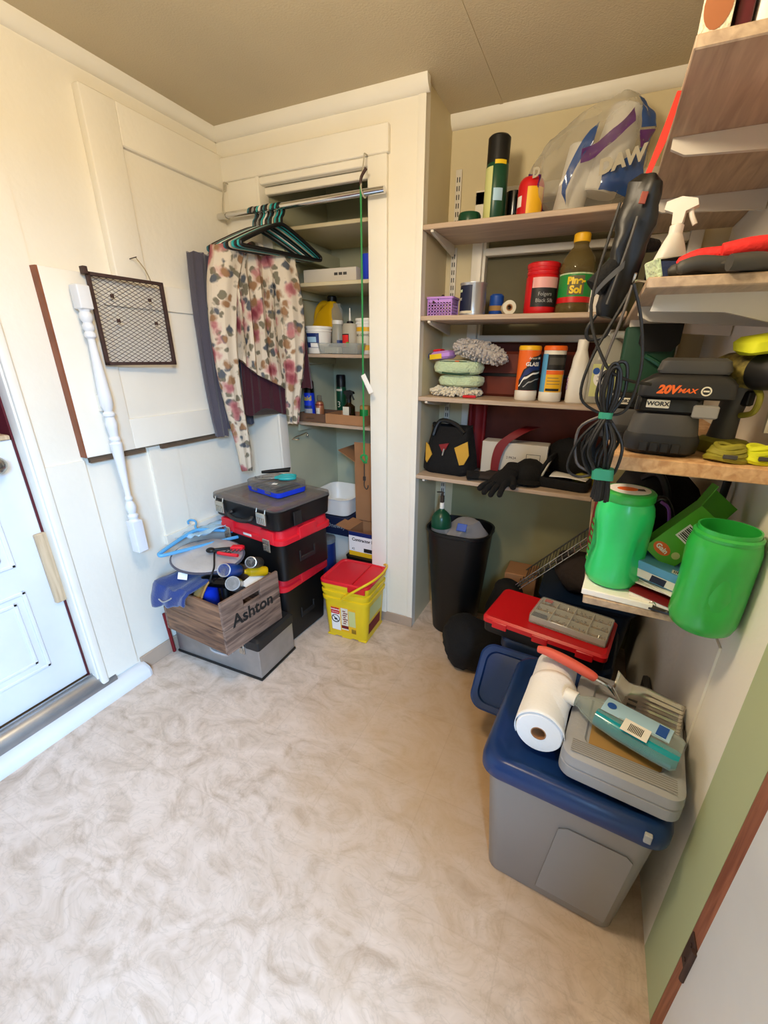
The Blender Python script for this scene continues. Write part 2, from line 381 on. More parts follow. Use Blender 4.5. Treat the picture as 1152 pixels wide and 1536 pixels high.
def text(parent, name, s, size, mat, loc=(0, 0, 0), rot=(90, 0, 0), ext=0.0003, wrap=None, sx=1.0, bold=0.0, shear=0.0, label=None):
    cu = bpy.data.curves.new(name, 'FONT'); cu.body = s; cu.size = size; cu.extrude = ext; cu.align_x = 'CENTER'; cu.align_y = 'CENTER'; cu.offset = bold; cu.shear = shear
    cu.resolution_u = 3
    t = bpy.data.objects.new(name, cu); me = bpy.data.meshes.new_from_object(t); bpy.data.objects.remove(t)
    me.name = name; me.materials.clear(); me.materials.append(MATS[mat])
    if wrap:
        for v in me.vertices:
            a = v.co.x * sx / wrap; q = wrap + 0.0006 + v.co.z; zz = v.co.y
            v.co = (q * math.sin(a), -q * math.cos(a), zz)
    else:
        for v in me.vertices: v.co.x *= sx
    o = bpy.data.objects.new(name, me); C.objects.link(o); o.parent = parent; o.location = loc
    o.rotation_euler = tuple(R(a) for a in rot) if not wrap else (0, 0, R(rot[2]) if len(rot) > 2 else 0)
    if label: o['label'] = label
    return o
def patch(parent, name, r, z0, z1, a0, a1, mat, label=None, sx=1, sy=1, r1=None):
    """a printed label curved round a can; angles from the front, degrees"""
    b = MB(); r1 = r if r1 is None else r1
    b.grid(lambda u, v: (sx * (r + (r1 - r) * v + 0.0006) * math.sin(R(a0 + (a1 - a0) * u)), -sy * (r + (r1 - r) * v + 0.0006) * math.cos(R(a0 + (a1 - a0) * u)), z0 + (z1 - z0) * v), 14, 1)
    return b.build(name, mat, parent, label)
def flat(parent, name, x0, x1, z0, z1, y, mat, label=None, t=0.0008):
    return MB().box(x0, x1, y - t, y, z0, z1).build(name, mat, parent, label)
def nz(x, y, z, s=1.0): return mnoise.noise(Vector((x * s, y * s, z * s)))
def lump(mb, amp, sc):
    mb.v = [tuple(Vector(v) + amp * Vector((nz(v[0], v[1], v[2], sc), nz(v[0] + 9, v[1], v[2], sc), nz(v[0], v[1] + 9, v[2], sc)))) for v in mb.v]; return mb
def copy_tree(o, parent=None):
    c = o.copy(); C.objects.link(c)
    if parent: c.parent = parent
    for ch in list(o.children): copy_tree(ch, c)
    return c
# ================================================================== SETTING
XL, XR, YC, YB, XC, ZC = -1.81, 0.352, 1.881, 2.192, -0.761, 2.40
YN, YK, XJL, XJR = -1.05, 2.42, -1.565, -1.000       # near wall, closet back, closet opening left and right
struct('floor', MB().box(-2.2, 0.6, YN - 0.1, 2.6, -0.05, 0), 'vinyl_floor')
struct('ceiling', MB().box(-2.2, 0.6, YN - 0.1, 2.6, ZC, ZC + 0.05), 'ceiling_paint')
struct('trim_1', MB().box(-0.553, -0.540, YN, YB - 0.01, ZC - 0.002, ZC), 'ceiling_paint')
# left wall with the door opening (y -0.20 .. 0.80)
b = MB(); b.box(XL - 0.14, XL, 0.825, 2.5, 0, ZC); b.box(XL - 0.14, XL, YN, -0.20, 0, ZC); b.box(XL - 0.14, XL, -0.20, 0.825, 2.08, ZC)
struct('wall_left', b, 'wall_paint')
b = MB(); b.box(XL - 0.2, -1.62, YN - 0.1, YN, 0, ZC); b.box(-1.62, XR + 0.1, YN - 0.1, YN, 0, ZC)
struct('wall_near', b, 'wall_paint')
b = MB(); b.box(XR, XR + 0.1, 0.845, 2.5, 0, ZC); struct('wall_right', b, 'wall_paint')
b = MB(); b.box(XR, XR + 0.1, 0.695, 0.845, 0, ZC); b.box(XR, XR + 0.1, -0.27, -0.25, 0, ZC); b.box(XR, XR + 0.1, YN, -0.98, 0, ZC); b.box(XR, XR + 0.1, -0.98, 0.695, 2.1, ZC); struct('wall_right_green', b, 'wall_paint_green')
# back wall of the shelf recess with the boarded window
b = MB(); b.box(XC - 0.04, -0.585, YB, YB + 0.06, 0, ZC); b.box(-0.585, XR, YB, YB + 0.06, 2.07, ZC); b.box(0.22, XR, YB, YB + 0.06, 1.0, 2.07)
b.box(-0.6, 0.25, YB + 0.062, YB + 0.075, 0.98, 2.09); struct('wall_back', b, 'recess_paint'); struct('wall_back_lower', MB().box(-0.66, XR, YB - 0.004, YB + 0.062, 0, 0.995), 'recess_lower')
struct('wall_partition', MB().box(-0.805, XC, YC + 0.045, 2.5, 0, ZC), 'recess_paint')
b = MB(); b.box(XL, XJL, YC, YC + 0.045, 0, ZC); b.box(XJR, XC - 0.0, YC, YC + 0.045, 0, ZC); b.box(XJL, XJR, YC, YC + 0.045, 2.19, ZC)
struct('wall_closet_front', b, 'wall_paint')
struct('wall_closet_left', MB().box(XJL - 0.05, XJL, YC + 0.045, YK, 0, ZC), 'closet_paint')
struct('wall_closet_back', MB().box(XJL - 0.05, -0.805, YK, YK + 0.05, 0, ZC), 'closet_paint')
# crown mould
def crown(name, p0, p1, nx, ny):
    b = MB(); d = Vector((p1[0] - p0[0], p1[1] - p0[1], 0)); n = Vector((nx, ny, 0))
    prof = [(0, -0.045), (0.008, -0.045), (0.022, -0.032), (0.032, -0.012), (0.034, 0), (0, 0)]
    b.loft([[(p[0] + n.x * u, p[1] + n.y * u, ZC + v) for u, v in prof] for p in (p0, p1)]); struct(name, b, 'trim_white', sharp=60)
crown('trim_2', (XL, YN), (XL, YC), 1, 0); crown('trim_3', (XL, YC), (XC + 0.015, YC), 0, -1); crown('trim_4', (XC, YB), (XR, YB), 0, -1)
# boards and battens of the left wall: lower boarding, old panel framing above
b = MB()
b.box(XL, XL + 0.014, 0.828, 0.968, 0.07, 1.05)            # wide board beside the door
b.box(XL, XL + 0.008, 0.828, 0.968, 1.05, 2.355)
b.box(XL, XL + 0.012, 1.243, 1.275, 0.62, 1.05); b.box(XL, XL + 0.008, 1.275, 1.39, 0.62, 1.05)
struct('trim_5', b, 'wall_paint')
b = MB(); b.prismx([(1.235, 0.575), (1.88, 0.575), (1.88, 0.622), (1.235, 0.622)], XL, XL + 0.022); struct('trim_6', b, 'trim_white')
# upper fixed panel: stiles, rails, sunk field
b = MB()
b.bbox(XL, XL + 0.036, 1.243, 1.372, 1.70, 2.30, 0.004); b.bbox(XL, XL + 0.036, 1.372, YC, 2.165, 2.30, 0.004); b.box(XL, XL + 0.012, 1.36, YC, 1.70, 2.17)
struct('trim_7', b, 'wall_paint')
struct('baseboard_left', MB().bbox(XL, XL + 0.012, 0.985, YC, 0, 0.078, 0.003), 'vinyl_base')
struct('baseboard_closet', MB().bbox(XJR + 0.0, XC + 0.004, YC - 0.008, YC, 0, 0.062, 0.003), 'vinyl_base')
# closet casing: head board, sides
b = MB(); b.bbox(-1.785, -0.908, YC - 0.022, YC, 2.195, 2.288, 0.003); struct('trim_8', b, 'trim_white')
b = MB(); b.bbox(-1.755, XJL - 0.012, YC - 0.018, YC, 0, 2.195, 0.003); b.bbox(XJL - 0.012, XJL + 0.004, YC - 0.026, YC + 0.04, 0, 2.195, 0.003); struct('trim_9', b, 'trim_white')
b = MB(); b.bbox(XJR - 0.004, -0.916, YC - 0.018, YC, 0.062, 2.195, 0.003); struct('trim_10', b, 'trim_white')
b = MB(); b.bbox(XJL, XJR, YC - 0.012, YC + 0.02, 2.165, 2.195, 0.003); b.bbox(XJL, XJR, YC + 0.02, YC + 0.045, 2.135, 2.165, 0.003); struct('trim_11', b, 'trim_white')
b = MB(); b.bbox(XC - 0.03, XC + 0.002, YC - 0.006, YC + 0.004, 0.062, 2.355, 0.002); struct('trim_12', b, 'trim_white')
# small hinge left on the closet casing
# door frame, threshold, floor trim
b = MB(); b.box(XL - 0.14, XL - 0.05, 0.79, 0.83, 0.06, 2.08); b.box(XL - 0.14, XL - 0.05, -0.2, -0.16, 0.06, 2.08); b.box(XL - 0.14, XL - 0.05, -0.2, 0.83, 2.04, 2.08); struct('trim_13', b, 'maroon')
b = MB(); b.bbox(XL - 0.05, XL + 0.002, 0.795, 0.83, 0.05, 2.10, 0.003); b.bbox(XL, XL + 0.02, 0.80, 0.832, 0.05, 2.12, 0.008); b.bbox(XL, XL + 0.02, -0.22, -0.18, 0.05, 2.12, 0.008); b.bbox(XL, XL + 0.02, -0.22, 0.83, 2.08, 2.13, 0.008)
struct('trim_14', b, 'trim_white')
struct('trim_15', MB().prismy([(XL - 0.15, 0.0), (XL - 0.15, 0.112), (XL - 0.055, 0.098), (XL - 0.055, 0.0)], -0.2, 0.82), 'sill_wood')
b = MB(); b.prismy([(XL - 0.055, 0), (XL - 0.055, 0.108), (XL - 0.03, 0.115), (XL - 0.012, 0.112), (XL + 0.004, 0.098), (XL + 0.022, 0.07), (XL + 0.022, 0)], -0.21, 0.862); b.box(XL - 0.035, XL - 0.027, -0.21, 0.845, 0.11, 0.121)
struct('trim_16', b, 'aluminium')
b = MB(); b.loft([[(XL + x, y, z) for x, z in ((0, 0), (0.072, 0), (0.072, 0.024), (0.06, 0.042), (0.024, 0.056), (0, 0.056))] for y in (-0.25, 0.98)])
b.loft([[(XL + x * k, y, z * k2) for x, z in ((0, 0), (0.072, 0), (0.072, 0.024), (0.06, 0.042), (0.024, 0.056), (0, 0.056))] for y, k, k2 in ((0.98, 1, 1), (0.993, 0.9, 0.96), (1.0, 0.6, 0.8))])
struct('trim_17', b, 'door_white')
# the half door, shut, and the dark red outer door above it
DX = XL - 0.055
d1 = struct('door_1', MB().bbox(DX - 0.045, DX, -0.16, 0.79, 0.115, 1.155, 0.003), 'door_white')
b = MB()
for y0, y1, z0, z1 in ((0.38, 0.68, 0.25, 0.60), (0.38, 0.68, 0.70, 0.90), (-0.03, 0.27, 0.25, 0.60), (-0.03, 0.27, 0.70, 0.90)):
    for q, t in ((0, 0.007), (0.035, 0.005)):
        w_ = 0.014
        b.bbox(DX - 0.002, DX + t, y0 + q, y1 - q, z0 + q, z0 + q + w_, 0.003); b.bbox(DX - 0.002, DX + t, y0 + q, y1 - q, z1 - q - w_, z1 - q, 0.003)
        b.bbox(DX - 0.002, DX + t, y0 + q, y0 + q + w_, z0 + q, z1 - q, 0.003); b.bbox(DX - 0.002, DX + t, y1 - q - w_, y1 - q, z0 + q, z1 - q, 0.003)
b.build('panel_moulding', 'door_white', d1)
MB().bbox(DX - 0.05, DX + 0.008, -0.16, 0.785, 1.155, 1.172, 0.003).build('door_ledge', 'stick_wood', d1)
k = MB().at(DX, 0.705, 1.085, ry=90).lathe([(0.034, 0), (0.034, 0.004), (0.028, 0.009), (0.013, 0.012), (0.012, 0.03), (0.02, 0.036), (0.028, 0.046), (0.029, 0.056), (0.022, 0.064), (0.008, 0.067)], 28).build('door_knob', 'steel', d1, 'satin nickel round door knob')
MB().bbox(DX + 0.001, DX + 0.018, 0.758, 0.796, 0.50, 0.80, 0.003).build('latch_guard', 'stick_wood', d1, 'bare wooden strip fixed on the door edge')
struct('door_2', MB().box(XL - 0.14, XL - 0.115, -0.2, 0.8, 1.10, 2.06), 'maroon')
b = MB().at(XL - 0.049, 0.812, 1.12); b.bbox(-0.001, 0.003, -0.012, 0.012, -0.04, 0.04, 0.001); b.box(0.003, 0.012, 0.004, 0.012, -0.03, 0.03)
struct('trim_18', b, 'dark_steel')
# right-hand door beside the camera: brown jamb edge, hinge, white leaf
d3 = struct('door_3', MB().bbox(XR - 0.004, XR + 0.035, -0.2, 0.648, 0.012, 2.06, 0.002), 'door_white')
b = MB(); b.bbox(XR + 0.0, XR + 0.06, 0.651, 0.695, 0, 2.1, 0.002); b.box(XR, XR + 0.06, -0.25, -0.205, 0, 2.1); b.box(XR, XR + 0.06, -0.25, 0.695, 2.065, 2.1); struct('trim_19', b, 'door_edge_wood')
b = MB(); b.bbox(XR - 0.003, XR + 0.001, 0.650, 0.688, 0.295, 0.385, 0.001); b.cyl((XR - 0.006, 0.648, 0.29), (XR - 0.006, 0.648, 0.39), 0.006, n=10)
for z in (0.315, 0.365):
    b.cyl((XR - 0.005, 0.672, z), (XR - 0.002, 0.672, z), 0.004, n=8)
b.build('hinge', 'rust_steel', d3, 'dull brown butt hinge')
# window behind the shelves, boarded over
b = MB(); b.bbox(-0.632, -0.585, YB - 0.022, YB + 0.02, 1.0, 2.12, 0.003); b.bbox(-0.632, 0.27, YB - 0.022, YB + 0.02, 2.07, 2.125, 0.003)
b.bbox(-0.585, -0.572, YB - 0.004, YB + 0.05, 1.0, 2.07, 0.002); b.bbox(0.22, 0.265, YB - 0.022, YB + 0.02, 1.0, 2.07, 0.003)
for z in (1.895, 1.535): b.bbox(-0.572, 0.22, YB - 0.012, YB + 0.03, z - 0.018, z + 0.012, 0.003)
w1 = struct('window_1', b, 'trim_white')
b = MB()
for k in range(4): b.box(-0.575, 0.22, YB + 0.045, YB + 0.06 - 0.004 * (k % 2), 1.53 + 0.14 * k, 1.53 + 0.14 * k + 0.14)
b.build('pane_board', 'olive_board', w1, 'olive boarding')
b = MB()
for k in range(14):
    b.box(-0.575 + 0.057 * k, -0.575 + 0.057 * k + 0.057, YB + 0.04, YB + 0.055 - 0.01 * (k % 3 == 0), 1.0, 1.52)
b.build('plank', 'redbrown', w1, 'red-brown upright planks')

# ================================================================== SHELVING
def slot_standard(x, y, z0, z1, label, group=None):
    t = thing('shelf_standard', label, 'shelf rail', (x, y, z0), group=group)
    h = z1 - z0
    MB().bbox(-0.014, 0.014, -0.011, 0, 0, h, 0.002).build('rail', 'standard_white', t)
    b = MB(); k = 0
    while 0.02 + k * 0.032 < h - 0.02:
        z = 0.02 + k * 0.032
        for x0 in (-0.007, 0.003): b.box(x0, x0 + 0.004, -0.0116, -0.0108, z, z + 0.019)
        k += 1
    b.build('slots', 'slot_black', t)
    return t
slot_standard(-0.718, YB, 1.955, 2.215, 'white slotted shelf rail on back wall above the top shelf')
slot_standard(-0.722, YB, 1.63, 1.92, 'white slotted shelf rail behind the lilac basket')
slot_standard(-0.716, YB, 0.46, 1.25, 'white slotted shelf rail running down behind the black trash can')
def bracket(par, x, y0, z, L=0.27, alongx=False):
    """tapered arm hung under a shelf; from the wall out"""
    if alongx: MB().prismy([(0, 0), (0, -0.05), (-L * 0.9, -0.034), (-L, -0.02), (-L, 0)], -0.006, 0.006).at().build('bracket', 'standard_white', par).location = (x, y0, z)
    else: MB().prismx([(0, 0), (0, -0.045), (-L * 0.9, -0.014), (-L, -0.008), (-L, 0)], -0.006, 0.006).build('bracket', 'standard_white', par).location = (x, y0, z)
SH = [1.945, 1.612, 1.275, 0.902]
names = ['topmost', 'second', 'third', 'lowest']
items = ['tall spray can and bag of rolls', 'lilac basket and paint can', 'mop head and wipe canisters', 'black tool bag and gloves']
for i, z in enumerate(SH):
    t = thing('wall_shelf', f'long wooden back-wall shelf holding the {items[i]}', 'shelf', (0, 0, z), group=None)
    MB().bbox(XC + 0.002, 0.046, YC - 0.002, YB - 0.026, -0.019, 0, 0.002).build('board', 'shelf_wood', t)
    for x in (-0.72,): bracket(t, x, YB - 0.03, -0.0195, 0.28)
RS = [1.925, 1.592, 1.258, 0.908]
ritems = ['printed food carton and white packet', 'red work gloves', 'drill and stacked battery packs', 'two green jugs']
for i, z in enumerate(RS):
    th = 0.030 if i == 2 else 0.019
    t = thing('side_shelf', f'wooden shelf along the right wall holding the {ritems[i]}', 'shelf', (0, 0, z))
    MB().bbox(0.048, XR - 0.001, 1.0, YB - 0.026, -th, 0, 0.002).build('board', 'chip_wood' if i == 2 else 'shelf_wood_y', t)
    for y in ((1.32, 1.75) if i != 3 else (1.75,)):
        bracket(t, XR - 0.004, y, -th - 0.0005, 0.29, True)
    if i == 1:
        b = MB(); pts = [(XR - 0.004, -th), (0.075, -th), (0.07, -th - 0.03), (0.20, -th - 0.034), (XR - 0.05, -th - 0.06), (XR - 0.034, -th - 0.10), (XR - 0.03, -th - 0.26), (XR - 0.004, -th - 0.26)]
        b.prismy(pts, 1.10, 1.112); b.build('bracket', 'standard_white', t, 'wide white curved metal bracket')
    if i == 3:
        MB().box(0.346, XR - 0.0005, 1.02, 1.28, -0.40, -th - 0.05).build('wall_cleat', 'trim_white', t)
# ================================================================== LEFT WALL THINGS
t = thing('door_panel', 'large off-white painted panel board with bare brown edge hung on the left wall', 'panel', (XL + 0.008, 0.965, 1.062))
b = MB(); b.bbox(0, 0.034, 0.002, 0.20, 0.0, 0.652, 0.002); b.bbox(0, 0.034, 0.20, 0.715, 0.0, 0.125, 0.002); b.bbox(0, 0.034, 0.20, 0.715, 0.552, 0.652, 0.002); b.box(0, 0.024, 0.19, 0.71, 0.12, 0.56)
b.build('board', 'trim_white', t)
MB().box(0.001, 0.033, -0.004, 0.003, 0.001, 0.651).build('bare_edge', 'brown_edge', t, 'bare brown wooden edge')
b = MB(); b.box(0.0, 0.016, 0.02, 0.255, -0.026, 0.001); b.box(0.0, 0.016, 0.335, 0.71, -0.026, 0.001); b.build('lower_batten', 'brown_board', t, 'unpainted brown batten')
# turned baluster
t = thing('baluster', 'white painted turned wooden baluster hung upright on the left wall', 'baluster', (XL + 0.082, 1.062, 0.632))
b = MB(); q = 0.0225
b.bbox(-q, q, -q, q, 0, 0.145, 0.003); b.bbox(-q, q, -q, q, 0.955, 1.035, 0.004)
b.lathe([(0.020, 0.145), (0.016, 0.152), (0.021, 0.16), (0.021, 0.168), (0.013, 0.176), (0.018, 0.19), (0.021, 0.205), (0.017, 0.222), (0.011, 0.232), (0.015, 0.24), (0.015, 0.247), (0.010, 0.256), (0.012, 0.30), (0.018, 0.40), (0.0215, 0.46), (0.023, 0.475), (0.016, 0.482), (0.020, 0.488), (0.020, 0.496), (0.015, 0.503), (0.018, 0.53), (0.022, 0.555), (0.016, 0.578), (0.021, 0.584), (0.021, 0.592), (0.014, 0.60), (0.0225, 0.625), (0.0225, 0.66), (0.019, 0.72), (0.0145, 0.80), (0.012, 0.858), (0.019, 0.866), (0.019, 0.876), (0.014, 0.884), (0.0195, 0.892), (0.0195, 0.902), (0.014, 0.912), (0.021, 0.926), (0.021, 0.94), (0.016, 0.948), (0.02, 0.956)], 24)
b.build('spindle', 'door_white', t)
MB().box(-0.045, -0.0225, -0.012, 0.012, 0.60, 0.66).build('wall_spacer', 'trim_white', t)
# mesh tray hung by a string
t = thing('mesh_tray', 'brown framed metal mesh tray hanging on the left wall', 'tray', (XL + 0.058, 1.115, 1.405), rz=-6)
b = MB(); Wd, Hh = 0.275, 0.305
for (y0, z0, y1, z1) in ((0, 0, Wd, 0), (0, 0.0, 0.0, Hh), (Wd, 0, Wd, Hh), (0.0, Hh, Wd, Hh)):
    b.bbox(-0.004, 0.010, min(y0, y1) - 0.006, max(y0, y1) + 0.006, min(z0, z1) - 0.006, max(z0, z1) + 0.006, 0.001)
b.bbox(-0.004, 0.024, -0.02, -0.006, Hh - 0.004, Hh + 0.02, 0.001)
b.build('frame', 'rust_steel', t)
b = MB(); n1 = 13; n2 = 22
def clip(p, d):
    ts = []
    for a, lo, hi in ((0, 0, Wd), (1, 0, Hh)):
        t1, t2 = (lo - p[a]) / d[a], (hi - p[a]) / d[a]; ts.append((min(t1, t2), max(t1, t2)))
    lo, hi = max(ts[0][0], ts[1][0]), min(ts[0][1], ts[1][1])
    return (lo, hi) if hi > lo + 0.004 else None
for k in range(-20, 45):
    for sg in (1, -1):
        d = (0.0215, 0.0125 * sg); p = (0, k * 0.0145)
        r_ = clip(p, d)
        if r_: b.tube([(0.003, p[0] + d[0] * s, p[1] + d[1] * s) for s in r_], 0.0011, 4)
b.build('expanded_mesh', 'rust_steel', t)
b = MB()
for y, z in ((0.07, 0.24), (0.215, 0.24), (0.075, 0.155), (0.225, 0.155)): b.bbox(0.0, 0.006, y - 0.006, y + 0.006, z - 0.006, z + 0.006, 0.001)
b.build('clip', 'rust_steel', t)
t = thing('wall_nail', 'bent nail with a loop of string above the mesh tray', 'nail', (XL + 0.036, 1.31, 1.79))
MB().cyl((0, 0, 0), (0.04, 0, 0.004), 0.002, n=8).build('nail', 'dark_steel', t)
MB().tube([(0.035, 0, 0.003), (0.038, 0.03, -0.035), (0.03, 0.052, -0.071)], 0.0016, 6, 4).build('string', 'string', t)

# ================================================================== CLOSET ROD, HANGERS, CLOTHES
ZR, YR = 2.058, 1.822
t = thing('closet_rod', 'shiny metal closet rod hung across the closet opening', 'rod', (-1.33, YR, ZR), ry=-0.6)
MB().at(ry=90).cyl((0, 0, -0.455), (0, 0, 0.425), 0.013, n=20).build('pipe', 'chrome', t)
for x in (-0.405, 0.335):
    b = MB(); b.tube([(x, 0.030, 0.13), (x, 0.005, 0.128), (x, 0.0, 0.11), (x - 0.006, -0.016, 0.03), (x - 0.004, -0.017, 0.0), (x, 0.0, -0.017), (x + 0.004, 0.016, 0.0)], 0.0028, 8, 5)
    b.build('wire_hook', 'duct', t)
HC = ['teal_dark', 'black', 'grey_plastic', 'charcoal', 'teal', 'white_plastic', 'charcoal', 'teal_dark', 'black', 'duct', 'teal', 'charcoal', 'teal', 'black']
HN = {'teal_dark': 'dull teal', 'black': 'black', 'grey_plastic': 'grey', 'charcoal': 'dark grey', 'teal': 'bright teal', 'white_plastic': 'white', 'duct': 'beige'}
def hanger_mesh(wide):
    b = MB(); r = 0.006 if not wide else 0.0085
    b.tube([(0, -0.018, -0.004), (0, -0.014, 0.012), (0, 0, 0.0185), (0, 0.014, 0.011), (0, 0.018, -0.003), (0, 0.012, -0.02), (0, 0.002, -0.035), (0, 0, -0.06)], r * 0.62, 8, 5)
    b.tube([(0, 0, -0.06), (0, 0.03, -0.068), (0, 0.10, -0.10), (0, 0.195, -0.15), (0, 0.208, -0.162), (0, 0.195, -0.172), (0, 0.1, -0.172), (0, 0, -0.172), (0, -0.1, -0.172), (0, -0.195, -0.172), (0, -0.208, -0.162), (0, -0.195, -0.15), (0, -0.10, -0.10), (0, -0.03, -0.068), (0, 0, -0.06)], r, 8, 4)
    return b
hx = [-1.585 + 0.0127 * k for k in range(14)]
pos = ['fourteenth', 'thirteenth', 'twelfth', 'eleventh', 'tenth', 'ninth', 'eighth', 'seventh', 'sixth', 'fifth', 'fourth', 'third', 'second', 'first']
protos = {}
for k, (x, c) in enumerate(zip(hx, HC)):
    wide = c in ('black',)
    lab = f'{HN[c]} plastic clothes hanger on the closet rod, {pos[k]} from the rod\'s open right side'
    zz = ZR - 0.006 + (x + 1.33) * 0.0105; ro = -38 + 1.5 * k
    if k == 13: lab = 'broad black clothes hanger, nearest the open right side of the closet rod'
    if c in protos:
        r_ = copy_tree(protos[c]); r_.location = (x, YR, zz); r_.rotation_euler = (0, 0, R(ro)); r_['label'] = lab
    else:
        r_ = thing('clothes_hanger', lab, 'hanger', (x, YR, zz), ro, 'plastic hangers on the closet rod'); hanger_mesh(wide).build('hanger_frame', c, r_); protos[c] = r_
def garment(x0, y0, y1, zt, zb, th, seed, slope=0.06, fold=0.013, flare=0.0, ztuck=None):
    """hanging body seen edge-on: closed folded loft, shoulders along y"""
    b = MB(); rings = []; n = 56; yc, w_ = (y0 + y1) / 2, (y1 - y0) / 2
    for i in range(19):
        v = i / 18; z = zt + (zb - zt) * v; ring = []
        wv = w_ * (0.55 + 0.45 * min(1, v * 6)) * (1 - 0.10 * math.sin(v * 3.1) + flare * v)
        for j in range(n):
            a = 2 * math.pi * j / n
            ca, sa = math.cos(a), math.sin(a)
            py = yc + wv * math.copysign(abs(ca) ** 0.8, ca)
            f = fold * min(1, v * 3 + 0.1) * math.sin(9 * ca * 2.2 + seed + 1.5 * math.sin(2 * v + seed) + sa)
            px = x0 + (th * (0.5 + 0.5 * min(1, v * 3)) * sa) + f
            pz = z - slope * max(0, abs(ca) - 0.15) * (1 - v) + (0.018 * math.sin(5 * ca + seed)) * v
            ring.append((px, py, pz))
        rings.append(ring)
    b.loft(rings); return b
def sleeve(pts, r0, r1, seed):
    b = MB(); P = spline(pts, 5); rings = []; N = len(P)
    for i, p in enumerate(P):
        v = i / (N - 1); r_ = r0 + (r1 - r0) * v
        rings.append([(p.x + (r_ * 0.62) * math.cos(2 * math.pi * j / 28) + 0.006 * math.sin(6 * math.pi * j / 28 * 2 + seed + 3 * v), p.y + r_ * math.sin(2 * math.pi * j / 28), p.z + 0.004 * math.sin(seed + j)) for j in range(28)])
    b.loft(rings); return b
def hang(b, dx=0.04, ang=-33):
    c_, s_ = math.cos(R(ang)), math.sin(R(ang)); px, py = -1.575, 1.822
    b.v = [(px + dx + (x - px) * c_ - (y - py) * s_, py + (x - px) * s_ + (y - py) * c_, z) for x, y, z in b.v]; return b
t = thing('grey_jacket', 'dark grey garment hanging against the left wall behind the floral blouse', 'jacket', (0, 0, 0))
garment(-1.728, 1.60, 1.835, 1.90, 1.10, 0.016, 1.0, fold=0.005).build('body', 'grey_cloth', t)
sleeve([(-1.736, 1.615, 1.86), (-1.738, 1.60, 1.6), (-1.738, 1.60, 1.3), (-1.738, 1.615, 1.05)], 0.052, 0.036, 2).build('sleeve', 'grey_cloth', t)
t = thing('maroon_top', 'maroon garment showing below the hem of the floral blouse', 'top', (0, 0, 0))
hang(garment(-1.605, 1.65, 1.92, 1.84, 1.165, 0.018, 2.2, fold=0.006)).build('body', 'maroon_cloth', t)
hang(sleeve([(-1.60, 1.90, 1.80), (-1.59, 1.95, 1.6), (-1.58, 1.965, 1.4), (-1.57, 1.97, 1.28)], 0.045, 0.05, 1)).build('sleeve', 'maroon_cloth', t)
t = thing('floral_blouse', 'cream blouse printed with red flowers hanging in the closet doorway', 'blouse', (0, 0, 0))
b = garment(-1.575, 1.625, 1.935, 1.925, 1.275, 0.030, 0.3, fold=0.026, flare=0.02)
b.v = [(x, y, z + max(0, (1.5 - z) / 0.25) * 0.19 * max(0, (1.84 - y) / 0.22)) for x, y, z in b.v]; hang(b); b.build('body', 'floral_cloth', t)
hang(sleeve([(-1.565, 1.66, 1.89), (-1.555, 1.615, 1.74), (-1.55, 1.592, 1.55), (-1.56, 1.592, 1.35), (-1.585, 1.61, 1.15), (-1.59, 1.625, 1.0), (-1.595, 1.63, 0.865)], 0.074, 0.030, 0.5)).build('sleeve', 'floral_cloth', t)
hang(sleeve([(-1.555, 1.89, 1.88), (-1.54, 1.925, 1.66), (-1.535, 1.92, 1.42), (-1.55, 1.90, 1.24), (-1.555, 1.89, 1.10)], 0.072, 0.030, 1.9)).build('sleeve', 'floral_cloth', t)
# bungee cord and tag
t = thing('bungee_cord', 'green elastic cord hanging from the rod with a metal hook at its end', 'cord', (-1.005, YR - 0.014, ZR + 0.02))
b = MB(); b.tube([(0.0, 0.0, 0.0), (-0.001, 0, -0.3), (-0.004, 0, -0.7), (-0.006, 0, -1.09)], 0.0042, 8, 4)
for k in range(3): b.tube([(-0.006 + 0.016 * math.cos(a + k), 0.008 * math.sin(a * 2 + k), -1.11 + 0.02 * math.sin(a + k * 0.7)) for a in [i * math.pi / 6 for i in range(12)]], 0.0042, 6, closed=True)
b.build('elastic', 'bungee_green', t)
b = MB(); b.cyl((-0.006, 0, -1.125), (-0.007, 0, -1.20), 0.003, n=8); b.bbox(-0.013, 0.0, -0.005, 0.005, -1.222, -1.2, 0.001)
b.tube([(-0.006, 0, -1.215), (-0.008, 0, -1.25), (0.004, 0, -1.266), (0.013, 0, -1.255), (0.014, 0, -1.244)], 0.003, 8, 4)
b.build('hook', 'dark_steel', t)
b = MB(); b.tube([(0.0, 0.0, 0.004), (0.006, -0.004, 0.03), (0.03, -0.006, 0.055)], 0.006, 8, 4); b.build('upper_hook', 'rust_steel', t)
tg = MB().at(0.02, -0.006, -0.752, ry=-28).bbox(-0.012, 0.012, -0.001, 0, -0.045, 0.045, 0.0004).build('price_tag', 'white_paper', t, 'folded white paper tag')
# wire hook on the closet side wall
t = thing('wall_hook', 'long chrome wire hook on the closet side wall', 'hook', (XJL, 1.945, 1.005))
b = MB(); b.tube([(0.004, 0.0, -0.012), (0.014, 0.02, 0.0), (0.03, 0.08, 0.012), (0.02, 0.125, 0.012), (0.016, 0.135, -0.004)], 0.003, 8, 5); b.tube([(0.004, 0.01, -0.012), (0.03, 0.03, -0.014), (0.012, 0.05, -0.006)], 0.002, 8, 4)
b.sphere(0.016, 0.135, -0.008, 0.007); b.build('wire', 'chrome', t)

